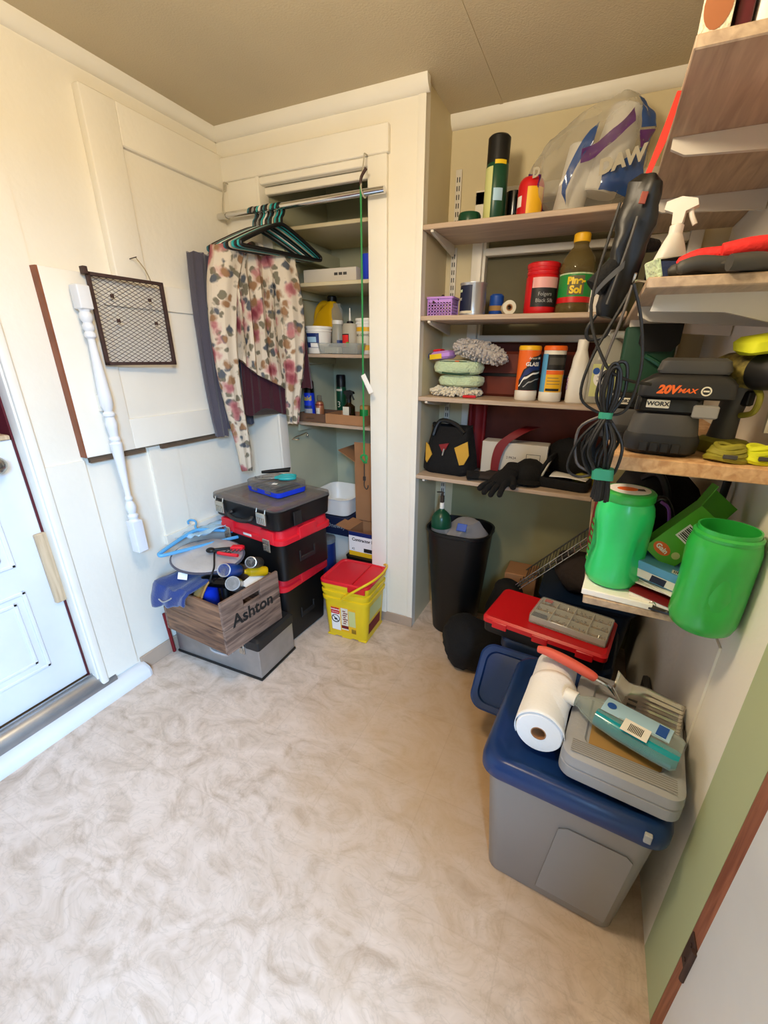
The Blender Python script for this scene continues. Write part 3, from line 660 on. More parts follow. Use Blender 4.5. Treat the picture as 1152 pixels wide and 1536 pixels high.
# ================================================================== CLOSET SHELVES AND WHAT STANDS ON THEM
CS = [(2.03, 'highest narrow shelf inside the closet, nothing on it'), (1.785, 'closet shelf holding a long white carton and blue cup'), (1.452, 'closet shelf holding the yellow jug and white tubs'), (1.09, 'closet shelf holding the blue spray can and cardboard trays')]
for z, l in CS:
    t = thing('closet_shelf', l, 'shelf', (0, 0, z))
    MB().bbox(XJL + 0.001, -0.806, 2.0, YK - 0.001, -0.017, 0, 0.002).build('board', 'recess_paint' if z > 1.7 else 'shelf_wood', t)
    MB().bbox(XJL + 0.001, XJL + 0.02, 2.01, YK - 0.002, -0.057, -0.0175, 0.002).build('cleat', 'closet_paint', t)
t = thing('wall_beam', 'painted boxed timber running along the closet side wall below the top shelf', 'beam', (XJL, 2.0, 1.94))
b = MB(); b.bbox(0.001, 0.075, -0.05, 0.42, -0.04, 0.03, 0.003); b.bbox(0.001, 0.055, -0.06, -0.045, -0.06, 0.08, 0.003); b.build('timber', 'closet_paint', t)
z = 1.7865
t = thing('long_carton', 'long white carton with a printed strip on the upper closet shelf', 'box', (-1.322, 2.10, z))
MB().bbox(-0.155, 0.155, -0.06, 0.06, 0, 0.062, 0.002).build('carton', 'box_white', t)
b = MB()
for k in range(3): b.box(0.03 + 0.026 * k, 0.05 + 0.026 * k, -0.0612, -0.0604, 0.03, 0.042)
b.build('printed_strip', 'grey_dark', t)
t = thing('blue_cup', 'blue plastic cup beside the long white carton', 'cup', (-1.108, 2.075, z))
MB().lathe([(0.036, 0), (0.045, 0.11), (0.042, 0.11), (0.033, 0.006)], 28).build('cup', 'cobalt', t)

def can(nm, label, cat, x, y, z, r, h, body, caphex, caph, rc=None, group=None, rz=0):
    t = thing(nm, label, cat, (x, y, z), rz, group); rc = rc or r * 0.92
    MB().lathe([(r * 0.96, 0), (r, 0.003), (r, h - 0.02), (r * 0.93, h - 0.008), (r * 0.8, h)], 28).build('can', body, t)
    MB().lathe([(rc, h - 0.012), (rc, h + caph - 0.006), (rc * 0.86, h + caph)], 28).build('cap', caphex, t)
    return t
z = 1.4535
def jug_handle(parent, mat, pts, r): return MB().tube(pts, r, 10, 5).build('handle', mat, parent)
t = thing('oil_jug', 'yellow plastic jug with black cap and looped handle in the closet', 'jug', (-1.462, 2.22, z), rz=-10); t.scale = (1.15, 1.15, 1.22)
b = MB(); b.rr([(0.0, 0.15, 0.085, 0.02), (0.01, 0.166, 0.095, 0.025), (0.11, 0.166, 0.095, 0.03), (0.17, 0.12, 0.085, 0.03, 0.015), (0.205, 0.06, 0.05, 0.02, 0.03), (0.222, 0.035, 0.035, 0.017, 0.035)]); b.build('body', 'yellow_jug', t)
jug_handle(t, 'yellow_jug', [(0.02, 0, 0.205), (-0.025, 0, 0.212), (-0.062, 0, 0.185), (-0.075, 0, 0.13), (-0.077, 0, 0.05)], 0.015)
MB().lathe([(0.022, 0.22), (0.022, 0.238), (0.018, 0.242)], 20, ox=0.035).build('cap', 'black', t)
b = MB(); b.box(-0.01, 0.07, -0.049, -0.048, 0.02, 0.075); b.build('print', 'olive_board', t)
t = thing('clear_bottle', 'clear round bottle with white collar right of the yellow jug', 'bottle', (-1.352, 2.15, z))
MB().lathe([(0.034, 0), (0.036, 0.01), (0.036, 0.10), (0.03, 0.14), (0.026, 0.15)], 24).build('body', 'jug_milky', t)
MB().lathe([(0.03, 0.15), (0.03, 0.168), (0.026, 0.17)], 24).build('collar', 'white_plastic', t)
MB().lathe([(0.026, 0.17), (0.03, 0.18), (0.03, 0.22), (0.02, 0.235), (0.02, 0.25)], 24).build('neck', 'clear_plastic', t)
MB().lathe([(0.0372, 0.01), (0.0372, 0.07)], 20, -70, -10, False, False).build('blue_band', 'deep_blue', t)
def tub(nm, label, x, y, z, r0, r1, h, body, lid=None, cat='tub'):
    t = thing(nm, label, cat, (x, y, z))
    MB().lathe([(r0, 0), (r0 + 0.002, 0.003), (r1, h - 0.022), (r1 + 0.003, h - 0.02), (r1 + 0.003, h - 0.012), (r1, h - 0.01), (r1, h)], 36).build('body', body, t)
    MB().lathe([(r1 + 0.004, h - 0.006), (r1 + 0.005, h), (r1 + 0.004, h + 0.006), (r1 - 0.004, h + 0.004), (r1 - 0.006, h + 0.002)], 36).build('lid', lid or body, t)
    return t
t = tub('spackle_tub', 'white tub with a blue printed panel on the closet shelf edge', -1.424, 2.07, z, 0.058, 0.068, 0.128, 'white_plastic')
patch(t, 'label', 0.0629, 0.03, 0.1, -35, 35, 'deep_blue', r1=0.0683); patch(t, 'label_swoosh', 0.0655, 0.056, 0.082, -28, 22, 'light_blue', r1=0.0675); patch(t, 'label_base', 0.0637, 0.032, 0.052, -8, 30, 'white_paper', r1=0.0652)
t = tub('compound_tub', 'white and yellow tub beside the green cord in the closet', -1.155, 2.125, z, 0.052, 0.058, 0.165, 'white_plastic')
patch(t, 'label', 0.0549, 0.02, 0.13, -90, 90, 'yellow_cap', r1=0.0582); patch(t, 'label_panel', 0.0562, 0.045, 0.11, -60, 60, 'label_cream', r1=0.0581)
text(t, 'lettering', 'ALL-GUARD', 0.016, 'print_black', (0, 0, 0.092), wrap=0.0584)
t = thing('glue_bottle', 'grey glue bottle with orange label and thin upright nozzle', 'bottle', (-1.262, 2.13, z))
MB().lathe([(0.043, 0), (0.045, 0.004), (0.045, 0.135), (0.038, 0.15), (0.02, 0.152)], 28, sy=0.75).build('body', 'duct', t)
b = MB(); b.lathe([(0.018, 0.15), (0.018, 0.16), (0.008, 0.164)], 16); b.build('cap', 'black', t)
MB().lathe([(0.006, 0.164), (0.0025, 0.225)], 12).build('nozzle', 'white_plastic', t)
patch(t, 'label', 0.0455, 0.03, 0.10, -62, 12, 'print_black', sy=0.75); patch(t, 'label_red', 0.046, 0.055, 0.095, -58, 8, 'neon_red', sy=0.75); patch(t, 'label_orange', 0.046, 0.035, 0.055, -58, 0, 'orange', sy=0.75); patch(t, 'label_green', 0.0463, 0.035, 0.06, -8, 9, 'lime_print', sy=0.75)
t = thing('dropper_bottle', 'slim dark brown bottle with grey cap left of the white tub', 'bottle', (-1.515, 2.04, z))
MB().lathe([(0.021, 0), (0.022, 0.004), (0.02, 0.075), (0.01, 0.09)], 20).build('body', 'pine_brown', t); MB().lathe([(0.009, 0.085), (0.009, 0.125), (0.007, 0.13)], 14).build('cap', 'label_grey', t)
t = thing('clear_tray', 'shallow clear plastic tray at the front of the closet shelf', 'tray', (-1.262, 2.035, z))
MB().rr([(0, 0.24, 0.062, 0.012), (0.05, 0.262, 0.07, 0.015), (0.052, 0.27, 0.074, 0.015), (0.05, 0.256, 0.066, 0.014), (0.003, 0.236, 0.058, 0.012)]).build('tray', 'clear_plastic', t)
MB().at(-0.05, 0, 0.004).rr([(0, 0.09, 0.05, 0.01), (0.028, 0.086, 0.046, 0.012), (0.03, 0.07, 0.03, 0.01)]).build('contents', 'label_cream', t)
t = thing('small_jar', 'dark small jar with a white lid behind the yellow tub', 'jar', (-1.09, 2.24, z)); MB().lathe([(0.035, 0), (0.036, 0.17), (0.034, 0.175)], 24).build('jar', 'grey_dark', t); MB().lathe([(0.037, 0.176), (0.037, 0.196), (0.034, 0.199)], 24).build('lid', 'white_plastic', t)
z = 1.0915
def carton_tray(nm, label, x, y, z, sx, sy, h, mat, rz=0):
    t = thing(nm, label, 'tray', (x, y, z), rz); e = 0.004
    b = MB(); b.box(-sx / 2, sx / 2, -sy / 2, sy / 2, 0, e)
    b.box(-sx / 2, sx / 2, -sy / 2, -sy / 2 + e, e, h); b.box(-sx / 2, sx / 2, sy / 2 - e, sy / 2, e, h); b.box(-sx / 2, -sx / 2 + e, -sy / 2 + e, sy / 2 - e, e, h); b.box(sx / 2 - e, sx / 2, -sy / 2 + e, sy / 2 - e, e, h)
    b.build('tray', mat, t); return t
t = carton_tray('carton_tray', 'dark brown printed carton tray holding the blue spray can', -1.468, 2.125, z, 0.185, 0.21, 0.046, 'cardboard_dark')
MB().at(-0.01, -0.1055, 0.022).lathe([(0.001, -0.0003), (0.03, 0.0)], 20, sy=0.4).at().build('printed_oval', 'tan', t).rotation_euler = (0, 0, 0)
t = carton_tray('carton_tray', 'plain brown cardboard tray holding the dark spray bottle', -1.245, 2.10, z, 0.25, 0.17, 0.052, 'cardboard')
t = can('spray_can', 'blue bug spray can with yellow lettering in the closet', 'can', -1.522, 2.085, z + 0.005, 0.031, 0.155, 'cobalt', 'black', 0.058)
text(t, 'lettering', 'Raid', 0.036, 'yellow', (0, 0, 0.118), wrap=0.031, bold=0.0012)
patch(t, 'label', 0.0312, 0.012, 0.06, -60, 60, 'label_grey'); patch(t, 'label_band', 0.0314, 0.062, 0.078, -55, 55, 'deep_blue')
t = thing('air_freshener', 'small copper aerosol bottle with a clear cap right of the blue can', 'bottle', (-1.445, 2.075, z + 0.005)); MB().lathe([(0.022, 0), (0.024, 0.004), (0.024, 0.085), (0.02, 0.1), (0.011, 0.106)], 24).build('body', 'copper', t)
MB().lathe([(0.012, 0.106), (0.014, 0.108), (0.014, 0.136), (0.01, 0.138)], 20).build('cap', 'smoke_plastic', t); patch(t, 'label', 0.0243, 0.03, 0.07, -30, 30, 'cream'); patch(t, 'band', 0.0243, 0.083, 0.09, -80, 80, 'dark_red')
t = can('spray_can', 'tall dark green aerosol can with black cap at back of closet shelf', 'can', -1.432, 2.29, z, 0.031, 0.185, 'bottle_green', 'black', 0.062)
patch(t, 'band', 0.0312, 0.155, 0.166, -70, 40, 'label_cream'); text(t, 'lettering', '3', 0.05, 'label_cream', (0, 0, 0.075), wrap=0.031)
def trigger(parent, z, mat, s=1.0):
    b = MB(); b.lathe([(0.014 * s, z), (0.014 * s, z + 0.018 * s), (0.009 * s, z + 0.022 * s)], 18); b.build('collar', mat, parent)
    b = MB(); b.prismy([(-0.03 * s, z + 0.05 * s), (-0.028 * s, z + 0.064 * s), (0.0, z + 0.07 * s), (0.03 * s, z + 0.062 * s), (0.034 * s, z + 0.05 * s), (0.012 * s, z + 0.042 * s), (0.01 * s, z + 0.02 * s), (-0.01 * s, z + 0.02 * s), (-0.012 * s, z + 0.042 * s)], -0.011 * s, 0.011 * s); b.build('spray_head', mat, parent)
    b = MB(); b.tube([(0.02 * s, 0, z + 0.05 * s), (0.024 * s, 0, z + 0.035 * s), (0.034 * s, 0, z + 0.016 * s)], 0.005 * s, 8, 4); b.build('trigger', mat, parent)
t = thing('spray_bottle', 'dark spray bottle with cream label standing in the cardboard tray', 'bottle', (-1.262, 2.095, z + 0.005)); MB().rr([(0, 0.05, 0.05, 0.012), (0.003, 0.056, 0.056, 0.014), (0.085, 0.056, 0.056, 0.014), (0.1, 0.028, 0.028, 0.013), (0.108, 0.024, 0.024, 0.011)]).build('body', 'pine_brown', t)
flat(t, 'label', -0.024, 0.015, 0.018, 0.085, -0.0285, 'label_cream'); trigger(t, 0.106, 'black', 0.95)
t = thing('small_can', 'small green and tan can at the back of the cardboard tray', 'can', (-1.185, 2.14, z + 0.005)); MB().lathe([(0.03, 0), (0.03, 0.085), (0.027, 0.09)], 24).build('can', 'tan', t); patch(t, 'label', 0.0302, 0.03, 0.07, -60, 60, 'green_print')
# floor of the closet
t = thing('storage_carton', 'plain closed brown carton on the closet floor under the tall open box', 'box', (-1.085, 2.245, 0)); MB().bbox(-0.15, 0.2, -0.125, 0.14, 0, 0.50, 0.003).build('carton', 'cardboard_dark', t)
def open_box(nm, label, x, y, z, sx, sy, h, mat, rz=0, flaps=()):
    t = thing(nm, label, 'box', (x, y, z), rz); e = 0.004
    b = MB(); b.box(-sx / 2, sx / 2, -sy / 2, sy / 2, 0, e)
    b.box(-sx / 2, sx / 2, -sy / 2, -sy / 2 + e, e, h); b.box(-sx / 2, sx / 2, sy / 2 - e, sy / 2, e, h); b.box(-sx / 2, -sx / 2 + e, -sy / 2 + e, sy / 2 - e, e, h); b.box(sx / 2 - e, sx / 2, -sy / 2 + e, sy / 2 - e, e, h)
    b.build('carton', mat, t)
    for side, ln, ang in flaps:
        b = MB(); c, s_ = math.cos(R(ang)), math.sin(R(ang))
        if side == 'L': b.prismy([(-sx / 2, h), (-sx / 2 - ln * c, h + ln * s_), (-sx / 2 - ln * c, h + ln * s_ - e), (-sx / 2, h - e)], -sy / 2 + 0.005, sy / 2 - 0.005)
        if side == 'F': b.prismx([(-sy / 2, h), (-sy / 2 - ln * c, h + ln * s_), (-sy / 2 - ln * c + e, h + ln * s_ - e), (-sy / 2 + e, h - e)], -sx / 2 + 0.003, sx / 2 - 0.003)
        if side == 'B': b.prismx([(sy / 2, h), (sy / 2 + ln * c, h + ln * s_), (sy / 2 + ln * c - e, h + ln * s_ - e), (sy / 2 - e, h - e)], -sx / 2 + 0.005, sx / 2 - 0.005)
        b.build('flap', mat, t)
    return t
open_box('cardboard_box', 'tall open brown cardboard box behind the hanging green cord', -1.085, 2.235, 0.502, 0.32, 0.25, 0.36, 'cardboard', 0, (('F', 0.12, 88), ('L', 0.13, 28), ('B', 0.1, 60)))
t = thing('storage_crate', 'black plastic crate on the closet floor beneath the printed bag carton', 'crate', (-1.04, 2.02, 0)); MB().rr([(0, 0.30, 0.18, 0.02), (0.33, 0.34, 0.21, 0.02), (0.345, 0.345, 0.212, 0.02)]).build('crate', 'black', t)
t = open_box('bag_carton', 'white and yellow printed carton of contractor bags with its flap open', -1.045, 2.02, 0.346, 0.30, 0.17, 0.155, 'cardboard', 0, (('F', 0.05, 30), ('L', 0.09, 12)))
flat(t, 'printed_panel', -0.148, 0.148, 0.03, 0.15, -0.0855, 'white_paper'); flat(t, 'yellow_band', -0.148, 0.148, 0.002, 0.03, -0.0855, 'yellow_cap'); flat(t, 'blue_band', -0.148, 0.148, 0.128, 0.152, -0.0862, 'deep_blue'); flat(t, 'black_panel', -0.05, 0.06, 0.034, 0.058, -0.0862, 'print_black')
text(t, 'lettering', 'Contractor Bags', 0.026, 'print_black', (-0.04, -0.0866, 0.105), bold=0.0008); text(t, 'small_lettering', '42', 0.02, 'print_black', (-0.12, -0.0866, 0.045))
t = thing('white_bin', 'shallow white plastic bin on a dark blue box in the closet', 'bin', (-1.405, 2.19, 0.525)); MB().rr([(0, 0.24, 0.27, 0.04), (0.006, 0.26, 0.29, 0.05), (0.11, 0.29, 0.33, 0.055), (0.115, 0.31, 0.345, 0.06), (0.118, 0.30, 0.335, 0.06), (0.11, 0.28, 0.32, 0.05), (0.01, 0.25, 0.28, 0.05)], n=8).build('bin', 'white_plastic', t)
t = thing('blue_carton', 'dark blue lettered box under the white plastic bin', 'box', (-1.41, 2.185, 0.402)); MB().bbox(-0.15, 0.15, -0.145, 0.145, 0, 0.121, 0.003).build('carton', 'navy', t); text(t, 'lettering', 'Oneway', 0.04, 'label_grey', (0.06, -0.1458, 0.06))
t = thing('storage_box', 'grey-white box on the closet floor below the dark blue box', 'box', (-1.40, 2.2, 0)); MB().bbox(-0.15, 0.15, -0.13, 0.15, 0, 0.40, 0.004).build('box', 'box_white', t)
t = thing('blue_jar', 'dark blue jar with grey lid between the bin stack and closet boxes', 'jar', (-1.40, 2.0, 0)); MB().lathe([(0.05, 0), (0.056, 0.01), (0.056, 0.36), (0.05, 0.37)], 28).build('jar', 'deep_blue', t); MB().lathe([(0.058, 0.365), (0.058, 0.39), (0.05, 0.394)], 28).build('lid', 'grey_plastic', t)
# ================================================================== PILE BY THE LEFT WALL
# aluminium case on the floor
t = thing('tool_case', 'brushed aluminium case with black lid corners, on the floor under the wooden crate', 'case', (-1.505, 1.296, 0), rz=1.5)
b = MB(); b.bbox(-0.268, 0.268, -0.125, 0.13, 0.006, 0.172, 0.004); b.build('body', 'aluminium', t)
b = MB(); b.bbox(-0.266, 0.266, -0.123, 0.128, 0.1745, 0.221, 0.006); b.build('lid', 'aluminium', t)
b = MB(); b.bbox(-0.273, 0.273, -0.13, 0.135, 0, 0.016, 0.004); b.build('bottom_edge', 'black', t, 'black rubber bottom edge')
for sx in (-1, 1):
    b = MB(); x0, x1 = (0.19, 0.274) if sx > 0 else (-0.274, -0.19)
    b.bbox(x0, x1, -0.131, 0.136, 0.160, 0.228, 0.012); b.build('lid_end', 'charcoal', t, 'black plastic lid end')
for x in (-0.17, 0.172):
    b = MB(); b.bbox(x - 0.016, x + 0.016, -0.132, -0.124, 0.13, 0.19, 0.002); b.bbox(x - 0.01, x + 0.01, -0.138, -0.13, 0.14, 0.172, 0.002); b.build('latch', 'steel', t)
b = MB(); b.tube([(-0.01, -0.126, 0.125), (-0.006, -0.145, 0.115), (0.03, -0.15, 0.11), (0.09, -0.145, 0.11), (0.095, -0.126, 0.12)], 0.009, 10, 4); b.bbox(-0.02, 0.11, -0.131, -0.124, 0.108, 0.138, 0.003); b.build('handle', 'silver', t)
t = thing('pry_bar', 'dark red bar standing between the aluminium case and the left wall', 'bar', (-1.7895, 1.15, 0)); MB().tube([(0, 0, 0.004), (0, -0.004, 0.1), (0, -0.012, 0.24)], 0.008, 8, 3).build('bar', 'dark_red', t)
# wooden crate
cz = 0.229
t = thing('wooden_crate', 'weathered wooden crate lettered in black, heaped with odds and ends', 'crate', (-1.466, 1.225, cz), rz=-4)
hx_, hy_, H = 0.205, 0.165, 0.262
for s_, y in ((-1, -hy_), (1, hy_)):
    for k in range(2):
        b = MB(); y0, y1 = (y, y + 0.011) if s_ < 0 else (y - 0.011, y)
        b.bbox(-hx_ + 0.014, hx_ - 0.014, y0, y1, 0.002 + k * 0.122, 0.120 + k * 0.122, 0.002); b.build('side_board', 'crate_wood', t)
for s_ in (-1, 1):
    x0, x1 = (-hx_, -hx_ + 0.014) if s_ < 0 else (hx_ - 0.014, hx_)
    b = MB(); b.bbox(x0, x1, -hy_, hy_, 0, 0.122, 0.002)
    yh, zh = 0.05, 0.19
    b.bbox(x0, x1, -hy_, -yh, 0.126, H, 0.002); b.bbox(x0, x1, yh, hy_, 0.126, H, 0.002); b.bbox(x0, x1, -yh, yh, 0.126, zh, 0.002); b.bbox(x0, x1, -yh, yh, zh + 0.03, H, 0.002)
    b.build('end_board', 'crate_wood_y', t, 'end board with a cut hand hole')
    b = MB(); xx = (x1, x1 + 0) ; 
    xi0, xi1 = (-hx_ + 0.014, -hx_ + 0.03) if s_ < 0 else (hx_ - 0.03, hx_ - 0.014)
    for y in (-hy_ + 0.011, hy_ - 0.027): b.bbox(xi0, xi1, y, y + 0.016, 0.01, 0.25, 0.002)
    b.build('corner_post', 'crate_wood_y', t)
MB().box(-hx_ + 0.015, hx_ - 0.015, -hy_ + 0.012, hy_ - 0.012, 0.002, 0.012).build('bottom_board', 'crate_wood', t)
text(t, 'lettering', 'Ashton', 0.085, 'print_black', (hx_ + 0.0006, 0.0, 0.142), (90, 0, 90), bold=0.002, sx=0.95)
# things heaped in the crate
zt = cz + H
t = thing('blue_bag', 'bright blue drawstring cloth bag spilling over the front of the crate', 'bag', (-1.555, 1.105, zt - 0.075))
b = MB()
def bagfn(u, v):
    x = -0.085 + 0.21 * u; s = v
    if s < 0.55: y, z = 0.17 - 0.24 * s / 0.55, 0.085 + 0.008 * math.sin(9 * u)
    else: q = (s - 0.55) / 0.45; y, z = -0.07 - 0.016 * math.sin(q * 2.2), 0.085 - 0.11 * q * (1 - 0.5 * u)
    return (x - 0.02 * s, y + 0.006 * math.sin(14 * u + 4 * s), z + 0.012 * nz(u * 5, s * 5, 1))
b.grid(bagfn, 22, 26); b.build('bag', 'blue_cloth', t, solid=0.012)
MB().tube([(-0.04, -0.098, 0.035), (-0.01, -0.102, 0.03), (0.03, -0.10, 0.05), (0.045, -0.099, 0.062)], 0.003, 6, 4).build('drawstring', 'label_grey', t)
t = thing('leather_strip', 'tan cloth strip tucked beside the blue bag in the crate', 'cloth', (-1.455, 1.13, zt - 0.01)); b = MB(); b.grid(lambda u, v: (-0.03 + 0.055 * u, 0.04 - 0.10 * v, 0.03 - 0.10 * v * v + 0.004 * math.sin(8 * u)), 8, 12); b.build('strip', 'tan', t, solid=0.006)
t = thing('sun_shade', 'folded silver sunshade disc with dark rim on top of the crate', 'sunshade', (-1.54, 1.245, zt + 0.075), rz=18, rx=7, ry=3)
b = MB(); b.lathe([(0.001, 0.012), (0.04, 0.013), (0.09, 0.011), (0.13, 0.012), (0.15, 0.007), (0.153, 0), (0.15, -0.007), (0.001, -0.008)], 48, sx=1.05, sy=0.92)
b.v = [(x, y, z + 0.006 * nz(x * 14, y * 14, 0) if z > 0.005 else z) for x, y, z in b.v]; b.build('fabric', 'silver_fabric', t)
b = MB(); b.tube([(0.1612 * math.cos(a), 0.141 * math.sin(a), 0.0) for a in [2 * math.pi * i / 48 for i in range(48)]], 0.006, 8, closed=True); b.build('rim', 'grey_cloth', t, 'dark grey bound rim')
MB().tube([(0.02, 0.03, 0.018), (0.05, -0.03, 0.022), (0.085, -0.10, 0.015), (0.09, -0.135, 0.0), (0.085, -0.15, -0.03)], 0.004, 8, 4).build('elastic_loop', 'black_cord', t)
MB().at(-0.045, -0.14, -0.022, rx=60).box(-0.022, 0.022, -0.015, 0.015, 0, 0.0006).build('care_tag', 'white_paper', t, 'white care tag')
zs = zt + 0.092
t = thing('pliers', 'black pliers with bright red grips lying on the silver sunshade', 'pliers', (-1.475, 1.275, zs + 0.004), rz=24)
b = MB(); b.sphere(-0.055, 0.0, 0.008, 0.022, 0.018, 0.012); b.tube([(-0.055, 0, 0.008), (0.0, 0.012, 0.01), (0.045, 0.016, 0.012)], 0.008, 8, 3); b.tube([(-0.055, 0, 0.008), (-0.01, -0.018, 0.006), (0.05, -0.03, 0.008)], 0.006, 8, 3); b.build('jaw', 'black', t)
b = MB(); b.bbox(0.035, 0.095, 0.0, 0.032, 0.002, 0.026, 0.006); b.build('grip', 'red_lid', t, 'thick red grip')
b = MB(); b.tube([(-0.012, -0.022, 0.006), (0.03, -0.036, 0.006), (0.09, -0.05, 0.007)], 0.008, 8, 3); b.build('grip', 'red_lid', t, 'slim red grip')
b = MB()
for k in range(5): b.tube([(0.02 + 0.017 * k, -0.025 + 0.003 * k, 0.01), (0.028 + 0.017 * k, 0.0, 0.014)], 0.003, 6)
b.build('ratchet_teeth', 'grey_dark', t)
t = thing('loose_hanger', 'light blue plastic hanger leaning on the crate by the wall', 'hanger', (-1.625, 1.31, zt + 0.105), rz=0)
b = hanger_mesh(True); Mx = Euler((R(-6), R(-66), R(-14))).to_matrix(); b.v = [tuple(Mx @ Vector((x, y, z + 0.15))) for x, y, z in b.v]; b.build('hanger_frame', 'sky_blue', t)
t = thing('clear_sheet', 'crumpled pale blue plastic sheet by the wall behind the hanger', 'sheet', (-1.71, 1.40, zt + 0.06)); b = MB(); b.grid(lambda u, v: (-0.07 + 0.17 * u, -0.13 + 0.26 * v, 0.05 + 0.02 * nz(u * 4, v * 6, 2) + 0.04 * u), 14, 18); b.build('sheet', 'light_blue', t, solid=0.002)
def lying_can(label, x, y, z, r, h, rz, rx, body, end, nm='spray_can'):
    t = thing(nm, label, 'can', (x, y, z), rz, rx=rx)
    MB().lathe([(r * 0.9, 0), (r, 0.006), (r, h - 0.012), (r * 0.95, h - 0.004)], 28).build('can', body, t)
    MB().lathe([(r * 0.95, h - 0.004), (r * 0.98, h), (r * 0.86, h + 0.001), (r * 0.80, h - 0.008), (r * 0.25, h - 0.004), (0.004, h - 0.004)], 28).build('can_bottom', end, t); return t
lying_can('white spray can lying end-out in the crate beside the silver sunshade', -1.40, 1.275, zt + 0.018, 0.031, 0.13, 20, 62, 'blue', 'silver')
lying_can('dark spray can lying in the far corner of the crate', -1.355, 1.372, zt + 0.022, 0.027, 0.12, 25, 62, 'grey_dark', 'silver')
t = thing('yellow_bottle', 'small yellow bottle lying between the two spray cans', 'bottle', (-1.345, 1.325, zt + 0.0), rz=-40, rx=80); MB().lathe([(0.018, -0.06), (0.024, -0.05), (0.024, 0.02), (0.012, 0.035), (0.01, 0.045)], 20).build('bottle', 'yellow_jug', t)
lying_can('silver can lying low in the crate behind the hand hole', -1.365, 1.235, zt - 0.035, 0.032, 0.11, 35, 55, 'silver', 'label_grey')
t = thing('glue_gun', 'black glue gun lying at the front of the crate', 'tool', (-1.43, 1.17, zt - 0.008), rz=15)
b = MB(); b.tube([(-0.075, 0, 0.01), (-0.05, 0, 0.012), (0.0, 0.0, 0.014), (0.07, 0.005, 0.014)], lambda q: 0.012 + 0.018 * math.sin(min(1, q * 1.4) * 1.6), 14, 4); b.build('body', 'black_gloss', t); b = MB(); b.tube([(0.045, 0, 0.0), (0.05, -0.01, -0.06)], 0.017, 10); b.build('handle', 'black', t)
t = thing('blue_canister', 'vivid blue canister low in the crate front', 'canister', (-1.50, 1.17, zt - 0.15)); MB().lathe([(0.05, 0), (0.053, 0.004), (0.053, 0.11), (0.045, 0.115)], 24).build('canister', 'cobalt', t)
t = thing('paper_sheet', 'white folded paper inside the crate near the end board', 'paper', (-1.325, 1.30, zt - 0.03), rz=10); MB().at(ry=28).box(-0.03, 0.03, -0.07, 0.07, 0, 0.003).build('paper', 'white_paper', t)

# stacked black tool boxes
def toolbox(label, cx, cy, z, rz, sx, sy, h, lh, taper):
    t = thing('tool_box', label, 'tool box', (cx, cy, z), rz, 'stacked black tool boxes with red lids')
    b = MB(); b.rr([(0, sx - taper * 2 - 0.02, sy - taper * 2 - 0.02, 0.03), (0.01, sx - taper * 2, sy - taper * 2, 0.035), (h - lh, sx - 0.03, sy - 0.03, 0.04)], n=6); b.build('body', 'black', t)
    b = MB(); b.rr([(h - lh, sx - 0.012, sy - 0.012, 0.04), (h - lh + 0.004, sx, sy, 0.045), (h - lh + 0.028, sx, sy, 0.045), (h - lh + 0.034, sx - 0.02, sy - 0.02, 0.045), (h - 0.006, sx - 0.03, sy - 0.03, 0.04), (h, sx - 0.045, sy - 0.045, 0.035)], n=6); b.build('lid', 'red_lid', t, 'red lid')
    for x in (-sx * 0.31, sx * 0.31): MB().bbox(x - 0.045, x + 0.045, -sy / 2 - 0.004, -sy / 2 + 0.02, h - lh + 0.006, h - 0.004, 0.004).build('lid_block', 'red_lid', t)
    for s_ in (-1, 1): MB().bbox(s_ * (sx / 2 - 0.008) - 0.012, s_ * (sx / 2 - 0.008) + 0.012, -0.06, 0.06, h - lh + 0.008, h - 0.006, 0.004).build('lid_block', 'red_lid', t)
    for x in (-sx * 0.31, sx * 0.31):
        b = MB(); b.bbox(x - 0.024, x + 0.024, -sy / 2 - 0.012, -sy / 2 - 0.0045, h - lh - 0.035, h - lh + 0.03, 0.003)
        for k in range(4): b.bbox(x - 0.018 + 0.01 * k, x - 0.012 + 0.01 * k, -sy / 2 - 0.0145, -sy / 2 - 0.0115, h - lh - 0.028, h - lh + 0.002, 0.001)
        b.build('latch', 'steel', t, 'steel latch')
    b = MB(); b.bbox(sx / 2 - taper * 0.45 - 0.014, sx / 2 - 0.004 - taper * 0.45, -0.05, 0.05, h * 0.28, h * 0.30 + 0.02, 0.004)
    for y in (-0.05, 0.05): b.bbox(sx / 2 - taper * 0.45 - 0.014, sx / 2 - 0.004 - taper * 0.45, y - 0.006, y + 0.006, h * 0.28, h * 0.28 + 0.06, 0.004)
    b.build('side_grip', 'charcoal', t)
    b = MB(); b.bbox(-0.03, 0.03, -sy / 2 - 0.0008, -sy / 2 + 0.002, h - lh + 0.012, h - lh + 0.024, 0.0004); b.build('name_plate', 'white_plastic', t); return t
toolbox('black tool box with red lid on the floor, bottom of the stack', -1.50, 1.622, 0, -3, 0.50, 0.385, 0.405, 0.075, 0.03)
toolbox('black tool box with red lid, upper one of the stack', -1.43, 1.600, 0.406, -8, 0.462, 0.365, 0.275, 0.075, 0.015)
t = thing('parts_case', 'black parts case with clear lid and two steel latches on the red lid', 'case', (-1.435, 1.597, 0.682), -8)
sx, sy = 0.475, 0.375
b = MB(); b.rr([(0, sx - 0.03, sy - 0.03, 0.03), (0.008, sx - 0.012, sy - 0.012, 0.04), (0.085, sx, sy, 0.045), (0.092, sx + 0.008, sy + 0.008, 0.047), (0.10, sx + 0.008, sy + 0.008, 0.047), (0.10, sx - 0.02, sy - 0.02, 0.04), (0.03, sx - 0.03, sy - 0.03, 0.035)], n=6); b.build('body', 'black', t)
